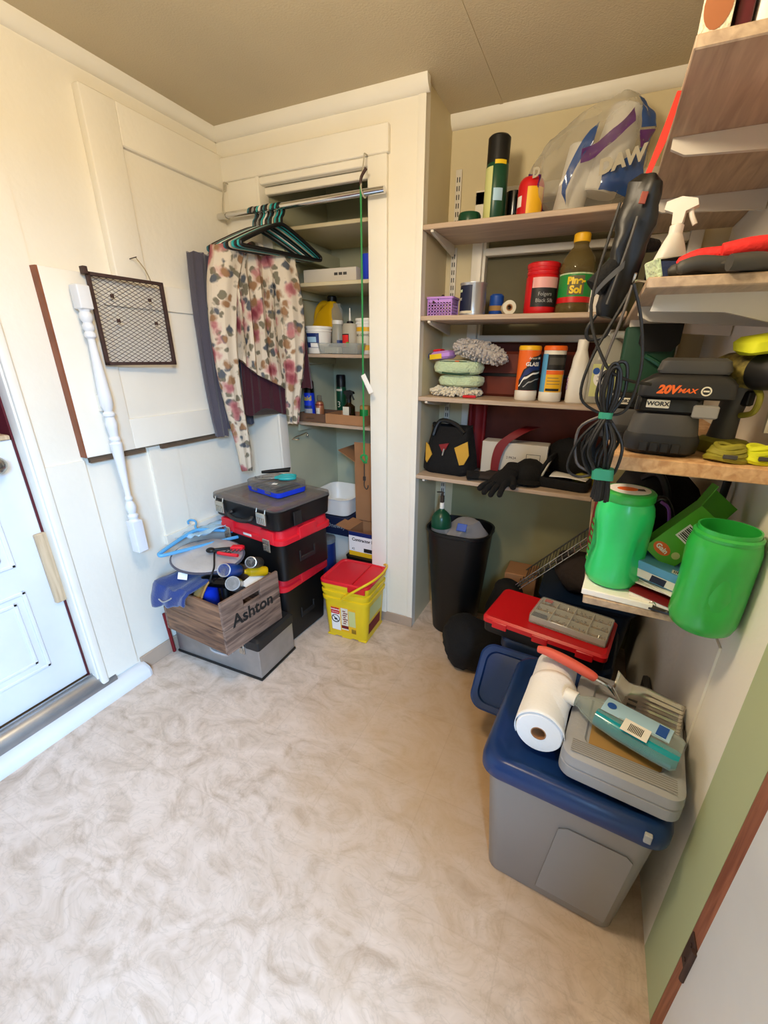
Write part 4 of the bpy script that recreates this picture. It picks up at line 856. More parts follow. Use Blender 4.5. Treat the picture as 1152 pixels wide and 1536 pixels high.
b = MB(); b.rr([(0.101, sx + 0.008, sy + 0.008, 0.047), (0.116, sx + 0.004, sy + 0.004, 0.045), (0.122, sx - 0.03, sy - 0.03, 0.04), (0.120, sx - 0.05, sy - 0.05, 0.03)], n=6); b.build('lid', 'smoke_plastic', t, 'clear plastic lid')
for k in range(4):
    for j in range(2):
        b = MB(); b.bbox(-0.214 + 0.108 * k, -0.114 + 0.108 * k, -0.165 + 0.167 * j, -0.005 + 0.167 * j, 0.032, 0.094, 0.006); b.build('inner_cup', 'dark_red', t, 'dark red inner cup')
for x in (-0.155, 0.145):
    b = MB(); b.bbox(x - 0.032, x + 0.032, -sy / 2 - 0.016, -sy / 2 - 0.004, 0.03, 0.088, 0.004)
    for k in range(4): b.bbox(x - 0.024 + 0.013 * k, x - 0.016 + 0.013 * k, -sy / 2 - 0.019, -sy / 2 - 0.0155, 0.036, 0.066, 0.001)
    b.tube([(x - 0.028, -sy / 2 - 0.012, 0.088), (x - 0.028, -sy / 2 - 0.006, 0.108)], 0.003, 6); b.tube([(x + 0.028, -sy / 2 - 0.012, 0.088), (x + 0.028, -sy / 2 - 0.006, 0.108)], 0.003, 6)
    b.build('latch', 'steel', t, 'steel latch')
b = MB(); b.tube([(-0.075, -sy / 2 - 0.002, 0.05), (-0.07, -sy / 2 - 0.022, 0.038), (0, -sy / 2 - 0.03, 0.03), (0.07, -sy / 2 - 0.022, 0.038), (0.075, -sy / 2 - 0.002, 0.05)], 0.011, 10, 4); b.build('handle', 'charcoal', t)
b = MB(); b.bbox(sx / 2 + 0.0, sx / 2 + 0.008, -0.09, -0.04, 0.01, 0.08, 0.003); b.build('side_clip', 'charcoal', t)
b = MB(); b.bbox(0.145, 0.205, -0.165, -0.11, 0.095, 0.0995, 0.002); b.build('red_insert', 'red', t, 'bright red insert')
zt2 = 0.682 + 0.1225
t = thing('small_organizer', 'blue tray organizer with clear lid on top of the parts case', 'organizer', (-1.405, 1.605, zt2), -12)
b = MB(); b.rr([(0, 0.235, 0.17, 0.02), (0.004, 0.245, 0.18, 0.022), (0.028, 0.25, 0.185, 0.024), (0.028, 0.235, 0.17, 0.02), (0.006, 0.232, 0.167, 0.02)]); b.build('tray', 'cobalt', t, 'blue tray')
b = MB()
for k in range(6): b.bbox(-0.105 + 0.036 * k, -0.078 + 0.036 * k, -0.075, 0.075, 0.007, 0.03, 0.003)
b.build('contents', 'charcoal', t)
b = MB(); b.rr([(0.0285, 0.252, 0.187, 0.024), (0.055, 0.25, 0.185, 0.024), (0.06, 0.238, 0.173, 0.02), (0.058, 0.2, 0.14, 0.02)]); b.build('lid', 'smoke_plastic', t, 'clear lid')
b = MB(); b.bbox(0.03, 0.075, -0.097, -0.092, 0.014, 0.045, 0.003); b.bbox(-0.075, -0.03, -0.097, -0.092, 0.014, 0.045, 0.003); b.build('snap', 'smoke_plastic', t)
zt3 = zt2 + 0.0615
t = thing('scissors', 'teal handled scissors lying on the small organizer', 'scissors', (-1.40, 1.60, zt3), 35)
b = MB()
for s_ in (-1, 1):
    b.tube([(0.055 + 0.038 * math.cos(a), s_ * 0.02 + 0.018 * math.sin(a) * s_, 0.009) for a in [2 * math.pi * i / 18 for i in range(18)]], 0.0075, 8, closed=True)
    b.tube([(0.02, s_ * 0.018, 0.009), (-0.005, s_ * 0.004, 0.008)], 0.006, 8)
b.build('handle', 'teal', t, 'teal loop handle')
b = MB()
for s_ in (-1, 1): b.prism([(0.0, 0.004 * s_), (-0.085, 0.003 * s_), (-0.09, 0.0), (-0.02, -0.009 * s_), (0.0, -0.006 * s_)], 0.004 + 0.002 * s_, 0.006 + 0.002 * s_)
b.build('blade', 'steel', t)
t = thing('marker', 'thick black tool handle lying beside the teal scissors', 'handle', (-1.47, 1.665, zt3 + 0.012), 28); MB().tube([(-0.06, 0, 0), (-0.02, 0, 0.004), (0.07, 0, 0.012), (0.085, 0, 0.012)], lambda q: 0.007 + 0.007 * q, 12, 3).build('handle', 'black', t)
t = thing('paper_tag', 'small white paper tag on the small organizer lid', 'paper', (-1.35, 1.53, zt3), 20); MB().box(-0.012, 0.012, -0.01, 0.01, 0, 0.001).build('tag', 'white_paper', t)
t = thing('hair_clip', 'black claw clip at the back left edge of the parts case', 'clip', (-1.60, 1.72, zt2), 10); b = MB(); b.bbox(-0.035, 0.035, -0.006, 0.006, 0, 0.012, 0.003)
for k in range(4): b.tube([(-0.03 + 0.02 * k, 0, 0.008), (-0.035 + 0.022 * k, -0.012, 0.02), (-0.03 + 0.02 * k, -0.02, 0.008)], 0.003, 6, 3)
b.build('clip', 'black', t)

# yellow litter bucket
t = thing('litter_bucket', 'yellow square bucket with red lid standing on the floor before the closet', 'bucket', (-1.045, 1.735, 0), 3)
b = MB()
b.rr([(0.008, 0.232, 0.215, 0.028), (0.02, 0.24, 0.222, 0.03), (0.235, 0.262, 0.243, 0.034), (0.238, 0.276, 0.256, 0.036), (0.254, 0.278, 0.258, 0.036), (0.257, 0.264, 0.245, 0.034), (0.275, 0.266, 0.247, 0.034), (0.278, 0.28, 0.26, 0.036), (0.294, 0.282, 0.262, 0.036), (0.297, 0.268, 0.249, 0.034), (0.318, 0.27, 0.251, 0.034), (0.321, 0.284, 0.264, 0.036), (0.34, 0.285, 0.265, 0.036)], n=6)
for x0, x1 in ((-0.118, -0.07), (-0.03, 0.03), (0.07, 0.118)): b.bbox(x0, x1, -0.109, 0.109, 0, 0.012, 0.003)
b.build('body', 'yellow', t)
b = MB(); b.rr([(0.34, 0.288, 0.268, 0.038), (0.352, 0.288, 0.268, 0.038), (0.358, 0.276, 0.256, 0.034), (0.357, 0.255, 0.235, 0.03), (0.352, 0.248, 0.228, 0.028)], n=6); b.build('lid', 'red_lid', t, 'red hinged lid')
b = MB(); b.box(0.045, 0.05, -0.118, 0.118, 0.352, 0.3575); b.bbox(0.03, 0.13, -0.139, -0.132, 0.315, 0.352, 0.004); b.build('lid_flap', 'red', t)
b = MB(); b.tube([(0.0, -0.146, 0.268), (0.03, -0.15, 0.30), (0.10, -0.146, 0.355), (0.155, -0.09, 0.385), (0.172, 0.0, 0.392), (0.155, 0.09, 0.385), (0.10, 0.140, 0.355), (0.03, 0.144, 0.30), (0.0, 0.140, 0.268)], 0.0065, 8, 4); b.build('carry_handle', 'yellow', t)
def fr(z): return -(0.222 + 0.021 * (z - 0.02) / 0.215) / 2
def bl(nm, x0, x1, z0, z1, m, d=0.0008):
    b = MB(); b.add([(x0, fr(z0) - d, z0), (x1, fr(z0) - d, z0), (x1, fr(z1) - d, z1), (x0, fr(z1) - d, z1)], [(0, 1, 2, 3)]); return b.build(nm, m, t)
bl('label', -0.085, 0.065, 0.045, 0.205, 'yellow_cap'); bl('label_white', -0.083, -0.03, 0.05, 0.165, 'white_paper', 0.0012); bl('label_red', -0.083, -0.033, 0.155, 0.195, 'red', 0.0014); bl('label_peach', -0.024, 0.018, 0.06, 0.20, 'cream', 0.0012); bl('label_lime', 0.022, 0.062, 0.09, 0.19, 'label_lime', 0.0012); bl('label_orange', -0.024, 0.018, 0.068, 0.088, 'dark_red', 0.0014)
text(t, 'lettering', 'WARNING', 0.011, 'white_paper', (-0.058, fr(0.18) - 0.0018, 0.182), (85, 0, 0), bold=0.0003); text(t, 'lettering', 'KEEP SEALED', 0.007, 'white_paper', (-0.058, fr(0.166) - 0.0018, 0.166), (85, 0, 0))
b = MB(); b.tube([(-0.057 + 0.023 * math.cos(a), fr(0.125) - 0.0015, 0.125 + 0.023 * math.sin(a)) for a in [2 * math.pi * i / 24 for i in range(24)]], 0.0024, 6, closed=True); b.tube([(-0.073, fr(0.14) - 0.002, 0.141), (-0.041, fr(0.11) - 0.002, 0.109)], 0.002, 6); b.sphere(-0.057, fr(0.125) - 0.0008, 0.122, 0.010, 0.001, 0.008); b.build('pictogram', 'print_black', t)
b = MB()
for k in range(7): z = 0.1 + 0.013 * k; b.box(-0.014 + 0.004 * (k % 2), 0.004 + 0.006 * (k % 3), fr(z) - 0.0016, fr(z) - 0.001, z, z + 0.006)
b.build('diagram', 'dark_red', t)
b = MB()
for k in range(9): b.box(0.036 + 0.003 * k, 0.0375 + 0.003 * k, fr(0.06) - 0.0016, fr(0.06) - 0.0008, 0.048, 0.075)
b.build('barcode', 'print_black', t)
def srx(z): return (0.24 + 0.022 * (z - 0.02) / 0.215) / 2 + 0.0008
for nm, y0, y1, z0, z1, m in (('side_label', -0.085, 0.06, 0.045, 0.11, 'dark_red'), ('side_print', -0.08, 0.07, 0.13, 0.215, 'label_lime')):
    b = MB(); b.add([(srx(z0), y0, z0), (srx(z0), y1, z0), (srx(z1), y1, z1), (srx(z1), y0, z1)], [(0, 1, 2, 3)]); b.build(nm, m, t)
# ================================================================== RECESS SHELVES
z = 1.9455
t = can('spray_can', 'tall dark green aerosol can with black cap on the top back shelf', 'can', -0.498, 1.985, z, 0.043, 0.205, 'bottle_green', 'black', 0.075, 0.042)
patch(t, 'label', 0.0433, 0.008, 0.18, -80, -8, 'label_lime'); patch(t, 'band', 0.0436, 0.185, 0.198, 0, 60, 'yellow'); patch(t, 'picture', 0.0434, 0.07, 0.11, 2, 50, 'light_blue')
b = MB()
for k in range(16): a0 = -70; b.lathe([(0.0438, 0.015 + 0.010 * k), (0.0438, 0.019 + 0.010 * k)], 10, 200, 250 - 9 * (k % 3), False, False)
b.build('fine_print', 'grey_dark', t)
t = thing('round_tin', 'low dark green round lid left of the aerosol can', 'tin', (-0.603, 2.0, z)); MB().lathe([(0.044, 0), (0.046, 0.005), (0.046, 0.042), (0.042, 0.05), (0.03, 0.051)], 28).build('tin', 'bottle_green', t)
t = thing('black_mug', 'small glossy black mug between the aerosol can and the red can', 'mug', (-0.437, 2.06, z)); MB().lathe([(0.032, 0), (0.035, 0.01), (0.035, 0.12), (0.032, 0.12), (0.03, 0.01)], 24).build('cup', 'black_gloss', t); MB().tube([(-0.02, -0.03, 0.035), (0.012, -0.05, 0.03), (0.03, -0.055, 0.06), (0.015, -0.04, 0.10)], 0.006, 8, 4).build('handle', 'black_gloss', t)
t = thing('coffee_can', 'red and gold can with rounded shoulder beside the plastic bag', 'can', (-0.362, 1.99, z)); MB().lathe([(0.046, 0), (0.048, 0.004), (0.048, 0.11), (0.044, 0.125), (0.036, 0.135), (0.03, 0.137)], 28).build('can', 'red', t); patch(t, 'gold_band', 0.0484, 0.006, 0.10, -5, 75, 'yellow_cap'); patch(t, 'label', 0.0484, 0.04, 0.075, -60, -30, 'white_paper')
# plastic bag of paper rolls
t = thing('roll_bag', 'clear plastic bag with blue and purple print holding white paper rolls', 'bag', (-0.175, 2.03, z))
def bagp(a, v, k=1.0, off=0.0):
    rx_, ry_ = 0.195 * k + off, 0.098 * k + off
    env = (0.55 + 0.45 * min(1, v * 5)) * (1.0 if v < 0.6 else 1.0 - 0.62 * ((v - 0.6) / 0.4) ** 2.0)
    ca, sa = math.cos(a), math.sin(a)
    x = rx_ * env * math.copysign(abs(ca) ** 0.75, ca); y = ry_ * env * math.copysign(abs(sa) ** 0.75, sa)
    top = 0.30 + 0.055 * (x + 0.1) / 0.2
    zz = 0.004 + top * v
    w_ = 0.016 * nz(x * 16 + 3, y * 16, zz * 13) + 0.008 * nz(x * 40, y * 40, zz * 30)
    return (x + w_ * ca + 0.06 * max(0, v - 0.55), y + w_ * sa, zz + 0.01 * nz(x * 20, y * 9, 4))
b = MB(); b.grid(lambda u, v: bagp(2 * math.pi * u, v), 60, 24); b.build('film', 'clear_film', t, sharp=25)
def bagpatch(nm, poly_fn, mat):
    b = MB(); b.grid(poly_fn, 12, 12); return b.build(nm, mat, t, sharp=30)
A = lambda d: R(-90 + d)
bagpatch('blue_print', lambda u, v: bagp(A(12 + 62 * u), 0.10 + (0.12 + 0.34 * u) * v + 0.06 * (1 - u), 1, 0.002), 'print_film_blue')
bagpatch('purple_print', lambda u, v: bagp(A(-2 + 40 * u), 0.42 + 0.24 * u + 0.12 * v, 1, 0.002), 'print_film_plum')
bagpatch('blue_print', lambda u, v: bagp(A(52 + 34 * u), 0.62 + 0.27 * v * (1 - 0.3 * u), 1, 0.002), 'print_film_blue')
bagpatch('purple_print', lambda u, v: bagp(A(50 + 40 * u), 0.46 + 0.14 * v, 1, 0.002), 'print_film_plum')
bagpatch('blue_print', lambda u, v: bagp(A(-76 + 28 * u), 0.06 + 0.22 * u + (0.34 - 0.26 * u) * v, 1, 0.002), 'print_film_blue')
bagpatch('purple_print', lambda u, v: bagp(A(-78 + 34 * u), 0.42 - 0.12 * u + 0.14 * v, 1, 0.002), 'print_film_plum')
bagpatch('blue_print', lambda u, v: bagp(A(-14 + 16 * u), 0.08 + 0.5 * u + 0.2 * v, 1, 0.002), 'print_film_blue')
text(t, 'lettering', 'DAW', 0.058, 'duct', (0.115, -0.108, 0.13), (90, -14, 8), bold=0.003, shear=0.2)
text(t, 'lettering', 'D', 0.04, 'duct', (-0.165, -0.098, 0.135), (90, 0, -25), bold=0.002)
def roll(par, x, y, z, r, h, ry=0, rx=0):
    o = MB().lathe([(0.02, 0), (r - 0.004, 0), (r, 0.004), (r, h - 0.004), (r - 0.004, h), (0.02, h), (0.02, h - 0.03), (0.001, h - 0.03)], 32).build('paper_roll', 'paper_towel', par); o.location = (x, y, z); o.rotation_euler = (R(rx), R(ry), 0)
roll(t, 0.05, 0.02, 0.075, 0.062, 0.25, 14); roll(t, -0.055, 0.015, 0.01, 0.055, 0.22, 10)

z = 1.6125
t = thing('small_basket', 'lilac plastic basket with square holes at the left of the second shelf', 'basket', (-0.695, 1.985, z))
b = MB(); W, D, Hb = 0.108, 0.09, 0.075
for k in range(9): 
    x = -W / 2 + 0.0135 * k; 
    for y in (-D / 2, D / 2): b.bbox(x - 0.0025, x + 0.0025, y - 0.0015, y + 0.0015, 0.004, Hb, 0.0006)
for k in range(7):
    y = -D / 2 + 0.015 * k
    for x in (-W / 2, W / 2): b.bbox(x - 0.0015, x + 0.0015, y - 0.0025, y + 0.0025, 0.004, Hb, 0.0006)
for zz in (0.012, 0.024, 0.036, 0.048, 0.056):
    b.rr([(zz, W + 0.003, D + 0.003, 0.01), (zz + 0.004, W + 0.003, D + 0.003, 0.01), (zz + 0.004, W - 0.002, D - 0.002, 0.01), (zz, W - 0.002, D - 0.002, 0.01), (zz, W + 0.003, D + 0.003, 0.01)], c0=False, c1=False)
b.rr([(0, W, D, 0.01), (0.006, W, D, 0.01)])
for z0, z1, o_ in ((0.056, 0.072, 0.004), (0.070, 0.078, 0.016)): b.rr([(z0, W + o_, D + o_, 0.012), (z1, W + o_, D + o_, 0.012), (z1, W - 0.003, D - 0.003, 0.01), (z0, W - 0.003, D - 0.003, 0.01), (z0, W + o_, D + o_, 0.012)], c0=False, c1=False)
b.build('basket', 'lilac', t)
b = MB()
for k in range(7): b.at(random.uniform(-0.03, 0.03), random.uniform(-0.025, 0.025), 0.06 + 0.012 * random.random(), random.uniform(-50, 50), random.uniform(60, 120), random.uniform(0, 180)).cyl((0, 0, -0.03), (0, 0, 0.03), 0.008, n=8)
b.build('contents', 'brown_cloth', t, kind='stuff')
t = thing('paint_can', 'blue and silver metal paint can beside the lilac basket', 'can', (-0.567, 2.01, z)); MB().lathe([(0.055, 0), (0.057, 0.003), (0.057, 0.008), (0.055, 0.01), (0.055, 0.122), (0.058, 0.126), (0.058, 0.131), (0.053, 0.131), (0.053, 0.126), (0.002, 0.126)], 36).build('can', 'silver', t)
patch(t, 'label', 0.0554, 0.012, 0.12, -95, 10, 'navy'); patch(t, 'label_base', 0.0557, 0.012, 0.022, -95, 15, 'label_cream'); patch(t, 'label_mark', 0.0557, 0.095, 0.105, -85, -40, 'mint'); text(t, 'lettering', 'PRIME', 0.014, 'label_cream', (0, 0, 0.068), (90, 0, -60), wrap=0.0557)
t = thing('blue_spool', 'blue roll with a tan paper band behind the paint can', 'roll', (-0.483, 2.10, z)); MB().lathe([(0.028, 0), (0.031, 0.004), (0.031, 0.09), (0.024, 0.097)], 24).build('roll', 'blue', t); patch(t, 'band', 0.0314, 0.03, 0.05, -90, 90, 'tan')
t = thing('tape_roll', 'small roll of beige tape lying on its side on the second shelf', 'tape', (-0.398, 1.955, z + 0.0275), rz=20)
MB().at(rx=90).lathe([(0.012, -0.025), (0.027, -0.025), (0.0275, -0.02), (0.0275, 0.02), (0.027, 0.025), (0.012, 0.025), (0.012, -0.025)], 28, c0=False, c1=False).build('tape', 'label_cream', t); MB().at(rx=90).lathe([(0.009, -0.026), (0.013, -0.026), (0.013, 0.026), (0.009, 0.026), (0.009, -0.026)], 24, c0=False, c1=False).build('core', 'cardboard', t)
t = thing('coffee_tub', 'large red ribbed plastic coffee tub left of the green-labelled bottle', 'tub', (-0.283, 2.02, z))
b = MB(); b.lathe([(0.056, 0), (0.062, 0.006), (0.064, 0.02), (0.064, 0.14), (0.060, 0.146), (0.063, 0.15), (0.063, 0.158), (0.060, 0.161), (0.062, 0.165), (0.062, 0.172)], 36); b.build('body', 'red', t); MB().lathe([(0.064, 0.172), (0.065, 0.176), (0.065, 0.186), (0.06, 0.19), (0.03, 0.189)], 36).build('lid', 'red', t)
patch(t, 'label', 0.0643, 0.03, 0.125, -28, 75, 'charcoal'); patch(t, 'label_sky', 0.0646, 0.098, 0.135, -26, 72, 'pink')
b = MB(); pts = [(-26, 0.098), (-16, 0.108), (-8, 0.102), (4, 0.112), (18, 0.103), (30, 0.115), (44, 0.104), (58, 0.113), (72, 0.1)]
b.loft([[(0.0649 * math.sin(R(a)), -0.0649 * math.cos(R(a)), q) for a, q in pts], [(0.0649 * math.sin(R(a)), -0.0649 * math.cos(R(a)), 0.092) for a, q in pts]], False, False, False); b.build('label_hills', 'print_black', t)
for s_, zz in (('Folgers', 0.075), ('Black Silk', 0.052)): text(t, 'lettering', s_, 0.019, 'label_grey', (0, 0, zz), (90, 0, 22), wrap=0.0646)
t = thing('cleaner_bottle', 'large clear bottle of brown cleaner with a green label and yellow cap', 'bottle', (-0.152, 2.005, z))
prof = [(0.060, 0), (0.066, 0.008), (0.066, 0.03), (0.063, 0.034), (0.063, 0.145), (0.066, 0.15), (0.066, 0.165), (0.058, 0.195), (0.04, 0.222), (0.028, 0.236), (0.026, 0.262)]
MB().lathe(prof, 36).build('body', 'pine_clear', t); MB().lathe([(0.058, 0.003), (0.0635, 0.01), (0.0635, 0.03), (0.061, 0.036), (0.061, 0.10), (0.002, 0.10)], 32).build('cleaning_liquid', 'pine_brown', t)
MB().lathe([(0.0295, 0.25), (0.0305, 0.253), (0.0305, 0.276), (0.027, 0.28)], 28).build('cap', 'yellow_cap', t, 'yellow screw cap')
patch(t, 'label', 0.0636, 0.04, 0.142, -75, 75, 'green_print'); patch(t, 'label_red', 0.0639, 0.04, 0.060, -75, 75, 'red'); patch(t, 'label_edge', 0.0640, 0.137, 0.142, -75, 75, 'mint'); patch(t, 'label_shade', 0.0639, 0.066, 0.132, -22, 32, 'olive_board')
text(t, 'lettering', 'Pine-', 0.033, 'yellow', (0, 0, 0.114), (90, 0, 5), wrap=0.0642, bold=0.0018); text(t, 'lettering', 'Sol', 0.036, 'yellow', (0, 0, 0.083), (90, 0, 5), wrap=0.0642, bold=0.0018)
t = thing('glass_bottle', 'slim pale green clear bottle behind the hanging black cords', 'bottle', (-0.028, 2.06, z)); MB().lathe([(0.036, 0), (0.038, 0.006), (0.038, 0.16), (0.03, 0.19), (0.014, 0.215), (0.013, 0.25)], 28).build('body', 'bottle_green_clear', t); patch(t, 'label', 0.0385, 0.05, 0.14, -60, 10, 'white_paper'); patch(t, 'stripe', 0.0388, 0.02, 0.15, -8, 2, 'dark_red'); MB().lathe([(0.015, 0.242), (0.015, 0.262), (0.012, 0.264)], 18).build('cap', 'label_grey', t)
t = thing('white_card', 'white printed card standing between the cleaner bottle and the slim bottle', 'card', (-0.072, 1.99, z), rz=15); MB().bbox(-0.02, 0.02, -0.002, 0.002, 0, 0.14, 0.0008).build('card', 'white_paper', t)

z = 1.2755
# washing mitts, mop head, packet
def chenille(nm, label, x, y, z, a, b_, h, mat, count, seed, cat, rad=0.006, core=True, rz=0):
    t = thing(nm, label, cat, (x, y, z), rz); rnd = random.Random(seed)
    if core:
        b = MB(); b.sphere(0, 0, h * 0.5, a * 0.88, b_ * 0.88, h * 0.46, 20); b.build('cloth_core', mat, t)
    b = MB()
    for k in range(count):
        u = rnd.uniform(-1, 1); ph = rnd.uniform(0, 2 * math.pi); s_ = math.sqrt(1 - u * u)
        n_ = Vector((s_ * math.cos(ph), s_ * math.sin(ph), u)); p = Vector((n_.x * a * 0.86, n_.y * b_ * 0.86, h * 0.5 + n_.z * h * 0.44)); q = p + Vector((n_.x, n_.y, n_.z * 0.7 - 0.3)) * 0.02 + Vector((rnd.uniform(-0.008, 0.008), rnd.uniform(-0.008, 0.008), rnd.uniform(-0.004, 0.004)))
        if q.z < rad: q.z = rad
        if p.z < rad: p.z = rad
        m_ = (p + q) / 2 + Vector((rnd.uniform(-0.004, 0.004), rnd.uniform(-0.004, 0.004), rnd.uniform(-0.004, 0.004)))
        b.tube([p, m_, q], lambda q_, r0=rad: r0 * (1 - 0.25 * q_), 6)
    b.build('strands', mat, t, kind='stuff'); return t
chenille('cleaning_pad', 'shaggy cream chenille pad lying flat under the two pale green mitts', -0.625, 2.03, z, 0.125, 0.095, 0.042, 'cream', 420, 3, 'pad')
def mitt(label, x, y, z, sx, sy, h, rz, seed):
    t = thing('wash_mitt', label, 'mitt', (x, y, z), rz); b = MB(); b.rr([(0, sx * 0.75, sy * 0.75, sy * 0.35), (h * 0.15, sx * 0.94, sy * 0.94, sy * 0.42), (h * 0.5, sx, sy, sy * 0.45), (h * 0.85, sx * 0.94, sy * 0.94, sy * 0.42), (h, sx * 0.72, sy * 0.72, sy * 0.33)], n=12)
    b.v = [(X + 0.006 * nz(X * 30 + seed, Y * 30, Z * 30), Y + 0.006 * nz(X * 30, Y * 30 + seed, Z * 30), max(0, Z + 0.004 * nz(X * 25, Y * 25, seed))) for X, Y, Z in b.v]; b.build('mitt', 'mint', t); return t
mitt('pale green fleecy mitt, lower of the two under the mop head', -0.60, 2.03, z + 0.044, 0.215, 0.15, 0.050, 0, 1)
t = mitt('pale green fleecy mitt, upper of the two under the mop head', -0.615, 2.025, z + 0.097, 0.235, 0.155, 0.062, -4, 5)
b = MB(); b.bbox(-0.07, 0.06, -0.072, -0.04, 0.054, 0.058, 0.001); b.build('tag', 'bottle_green', t); b = MB(); b.bbox(0.005, 0.025, -0.074, -0.045, 0.056, 0.060, 0.001); b.build('tag_spot', 'orange', t); b = MB(); b.tube([(-0.05, -0.082, 0.008), (0.02, -0.085, 0.004), (0.08, -0.075, 0.008)], 0.004, 8, 4); b.build('edging', 'case_green', t)
t = chenille('mop_head', 'grey-white tufted mop head lying on the green mitts, the largest white pile', -0.53, 2.03, z + 0.155, 0.125, 0.095, 0.085, 'mop_grey', 520, 8, 'mop', 0.0065); t.rotation_euler = (0, R(14), 0)
t = thing('sponge_packet', 'colourful yellow and violet packet left of the mop head', 'packet', (-0.685, 2.00, z + 0.162), rz=-8, ry=-6)
b = MB(); b.bbox(-0.05, 0.05, -0.04, 0.04, 0, 0.035, 0.01); b.build('packet', 'lilac', t); b = MB(); b.bbox(-0.052, 0.01, -0.0415, -0.039, 0.002, 0.024, 0.001); b.build('yellow_print', 'yellow', t); b = MB(); b.bbox(-0.06, -0.045, -0.04, 0.02, 0.006, 0.03, 0.004); b.build('blue_end', 'deep_blue', t); b = MB(); b.bbox(-0.04, 0.0, -0.03, 0.02, 0.035, 0.045, 0.004); b.build('pink_tab', 'red_lid', t)
t = thing('red_clip', 'small red plastic piece at the shelf edge below the mitts', 'clip', (-0.532, 1.935, z), rz=10); MB().bbox(-0.03, 0.03, -0.01, 0.01, 0, 0.012, 0.003).build('clip', 'red', t)
def canister(label, x, r, h, caph, body, capm, y=1.995):
    t = thing('wipe_canister', label, 'canister', (x, y, z)); MB().lathe([(r - 0.003, 0), (r, 0.004), (r, 0.038), (r - 0.002, 0.041), (r - 0.002, h - caph)], 36).build('body', body, t); MB().lathe([(r, h - caph), (r, h - 0.006), (r - 0.004, h), (r - 0.02, h)], 36).build('cap', capm, t); return t
r = 0.047
t = canister('orange and black wipe canister lettered GLASS on the third shelf', -0.295, r, 0.222, 0.018, 'white_plastic', 'yellow_cap')
patch(t, 'label', r - 0.0014, 0.042, 0.203, -100, 100, 'orange'); 
r2 = r + 0.0002
def wrapstrip(nm, top, bot, mat, off=0.0):
    """band round the canister between two curves of (angle, height)"""
    def ev(c, a):
        for (a0, q0), (a1, q1) in zip(c, c[1:]):
            if a <= a1: k_ = (a - a0) / (a1 - a0); k_ = k_ * k_ * (3 - 2 * k_); return q0 + (q1 - q0) * k_
        return c[-1][1]
    A_ = [top[0][0] + (top[-1][0] - top[0][0]) * i / 26 for i in range(27)]; b = MB()
    b.loft([[((r2 + off) * math.sin(R(a)), -(r2 + off) * math.cos(R(a)), ev(c, a)) for a in A_] for c in (top, bot)], False, False, False); b.build(nm, mat, t)
wrapstrip('label_dark_arc', [(-38, 0.085), (-10, 0.13), (30, 0.178), (95, 0.192)], [(-38, 0.043), (-10, 0.043), (30, 0.043), (95, 0.043)], 'print_black')
wrapstrip('label_blue_arc', [(-30, 0.092), (0, 0.128), (40, 0.158), (95, 0.165)], [(-30, 0.08), (0, 0.105), (40, 0.125), (95, 0.125)], 'deep_blue', 0.0002)
wrapstrip('swoosh', [(-36, 0.062), (-5, 0.098), (40, 0.115), (95, 0.12)], [(-36, 0.056), (-5, 0.088), (40, 0.108), (95, 0.114)], 'white_paper', 0.0003)
wrapstrip('swoosh', [(-10, 0.06), (20, 0.08), (60, 0.09), (95, 0.093)], [(-10, 0.055), (20, 0.074), (60, 0.086), (95, 0.09)], 'label_grey', 0.0003)
text(t, 'lettering', 'GLASS', 0.021, 'white_paper', (0, 0, 0.148), (90, 0, 30), wrap=r + 0.0008, bold=0.0006); text(t, 'lettering', 'Armor All', 0.013, 'white_paper', (0, 0, 0.172), (90, 0, 40), wrap=r + 0.0008)
t = canister('blue and yellow wipe canister with orange cap, right of the orange canister', -0.192, r, 0.222, 0.018, 'white_plastic', 'orange')
patch(t, 'label', r - 0.0014, 0.03, 0.19, -100, -28, 'sky_blue'); patch(t, 'label_grey', r - 0.0014, 0.128, 0.188, -28, 100, 'charcoal'); patch(t, 'label_yellow', r - 0.0014, 0.022, 0.11, -28, 70, 'yellow_cap'); patch(t, 'label_orange', r - 0.0012, 0.11, 0.126, -28, 75, 'orange'); patch(t, 'label_bar', r - 0.001, 0.044, 0.054, -22, 50, 'print_black'); patch(t, 'label_panel', r - 0.001, 0.148, 0.176, -18, 85, 'grey_dark')
patch(t, 'fine_print', r - 0.001, 0.07, 0.074, -18, 50, 'tan'); patch(t, 'fine_print', r - 0.001, 0.082, 0.086, -18, 50, 'tan'); patch(t, 'fine_print', r - 0.001, 0.094, 0.098, -18, 40, 'tan')
t = thing('white_bottle', 'tall plain white plastic bottle right of the two wipe canisters', 'bottle', (-0.088, 1.985, z), rz=8); b = MB(); b.rr([(0, 0.075, 0.055, 0.025), (0.004, 0.08, 0.06, 0.028), (0.10, 0.08, 0.06, 0.028), (0.14, 0.066, 0.054, 0.026), (0.175, 0.060, 0.052, 0.025), (0.205, 0.042, 0.042, 0.02)], n=8); b.build('body', 'white_plastic', t); MB().lathe([(0.021, 0.204), (0.021, 0.243), (0.019, 0.246)], 24).build('cap', 'white_plastic', t); text(t, 'lettering', 'OXI', 0.028, 'purple', (-0.0395, -0.008, 0.075), (90, -90, -76))
t = thing('vinegar_jug', 'milky gallon jug with a lime vinegar label and moulded handle', 'jug', (0.018, 2.035, z), rz=4)
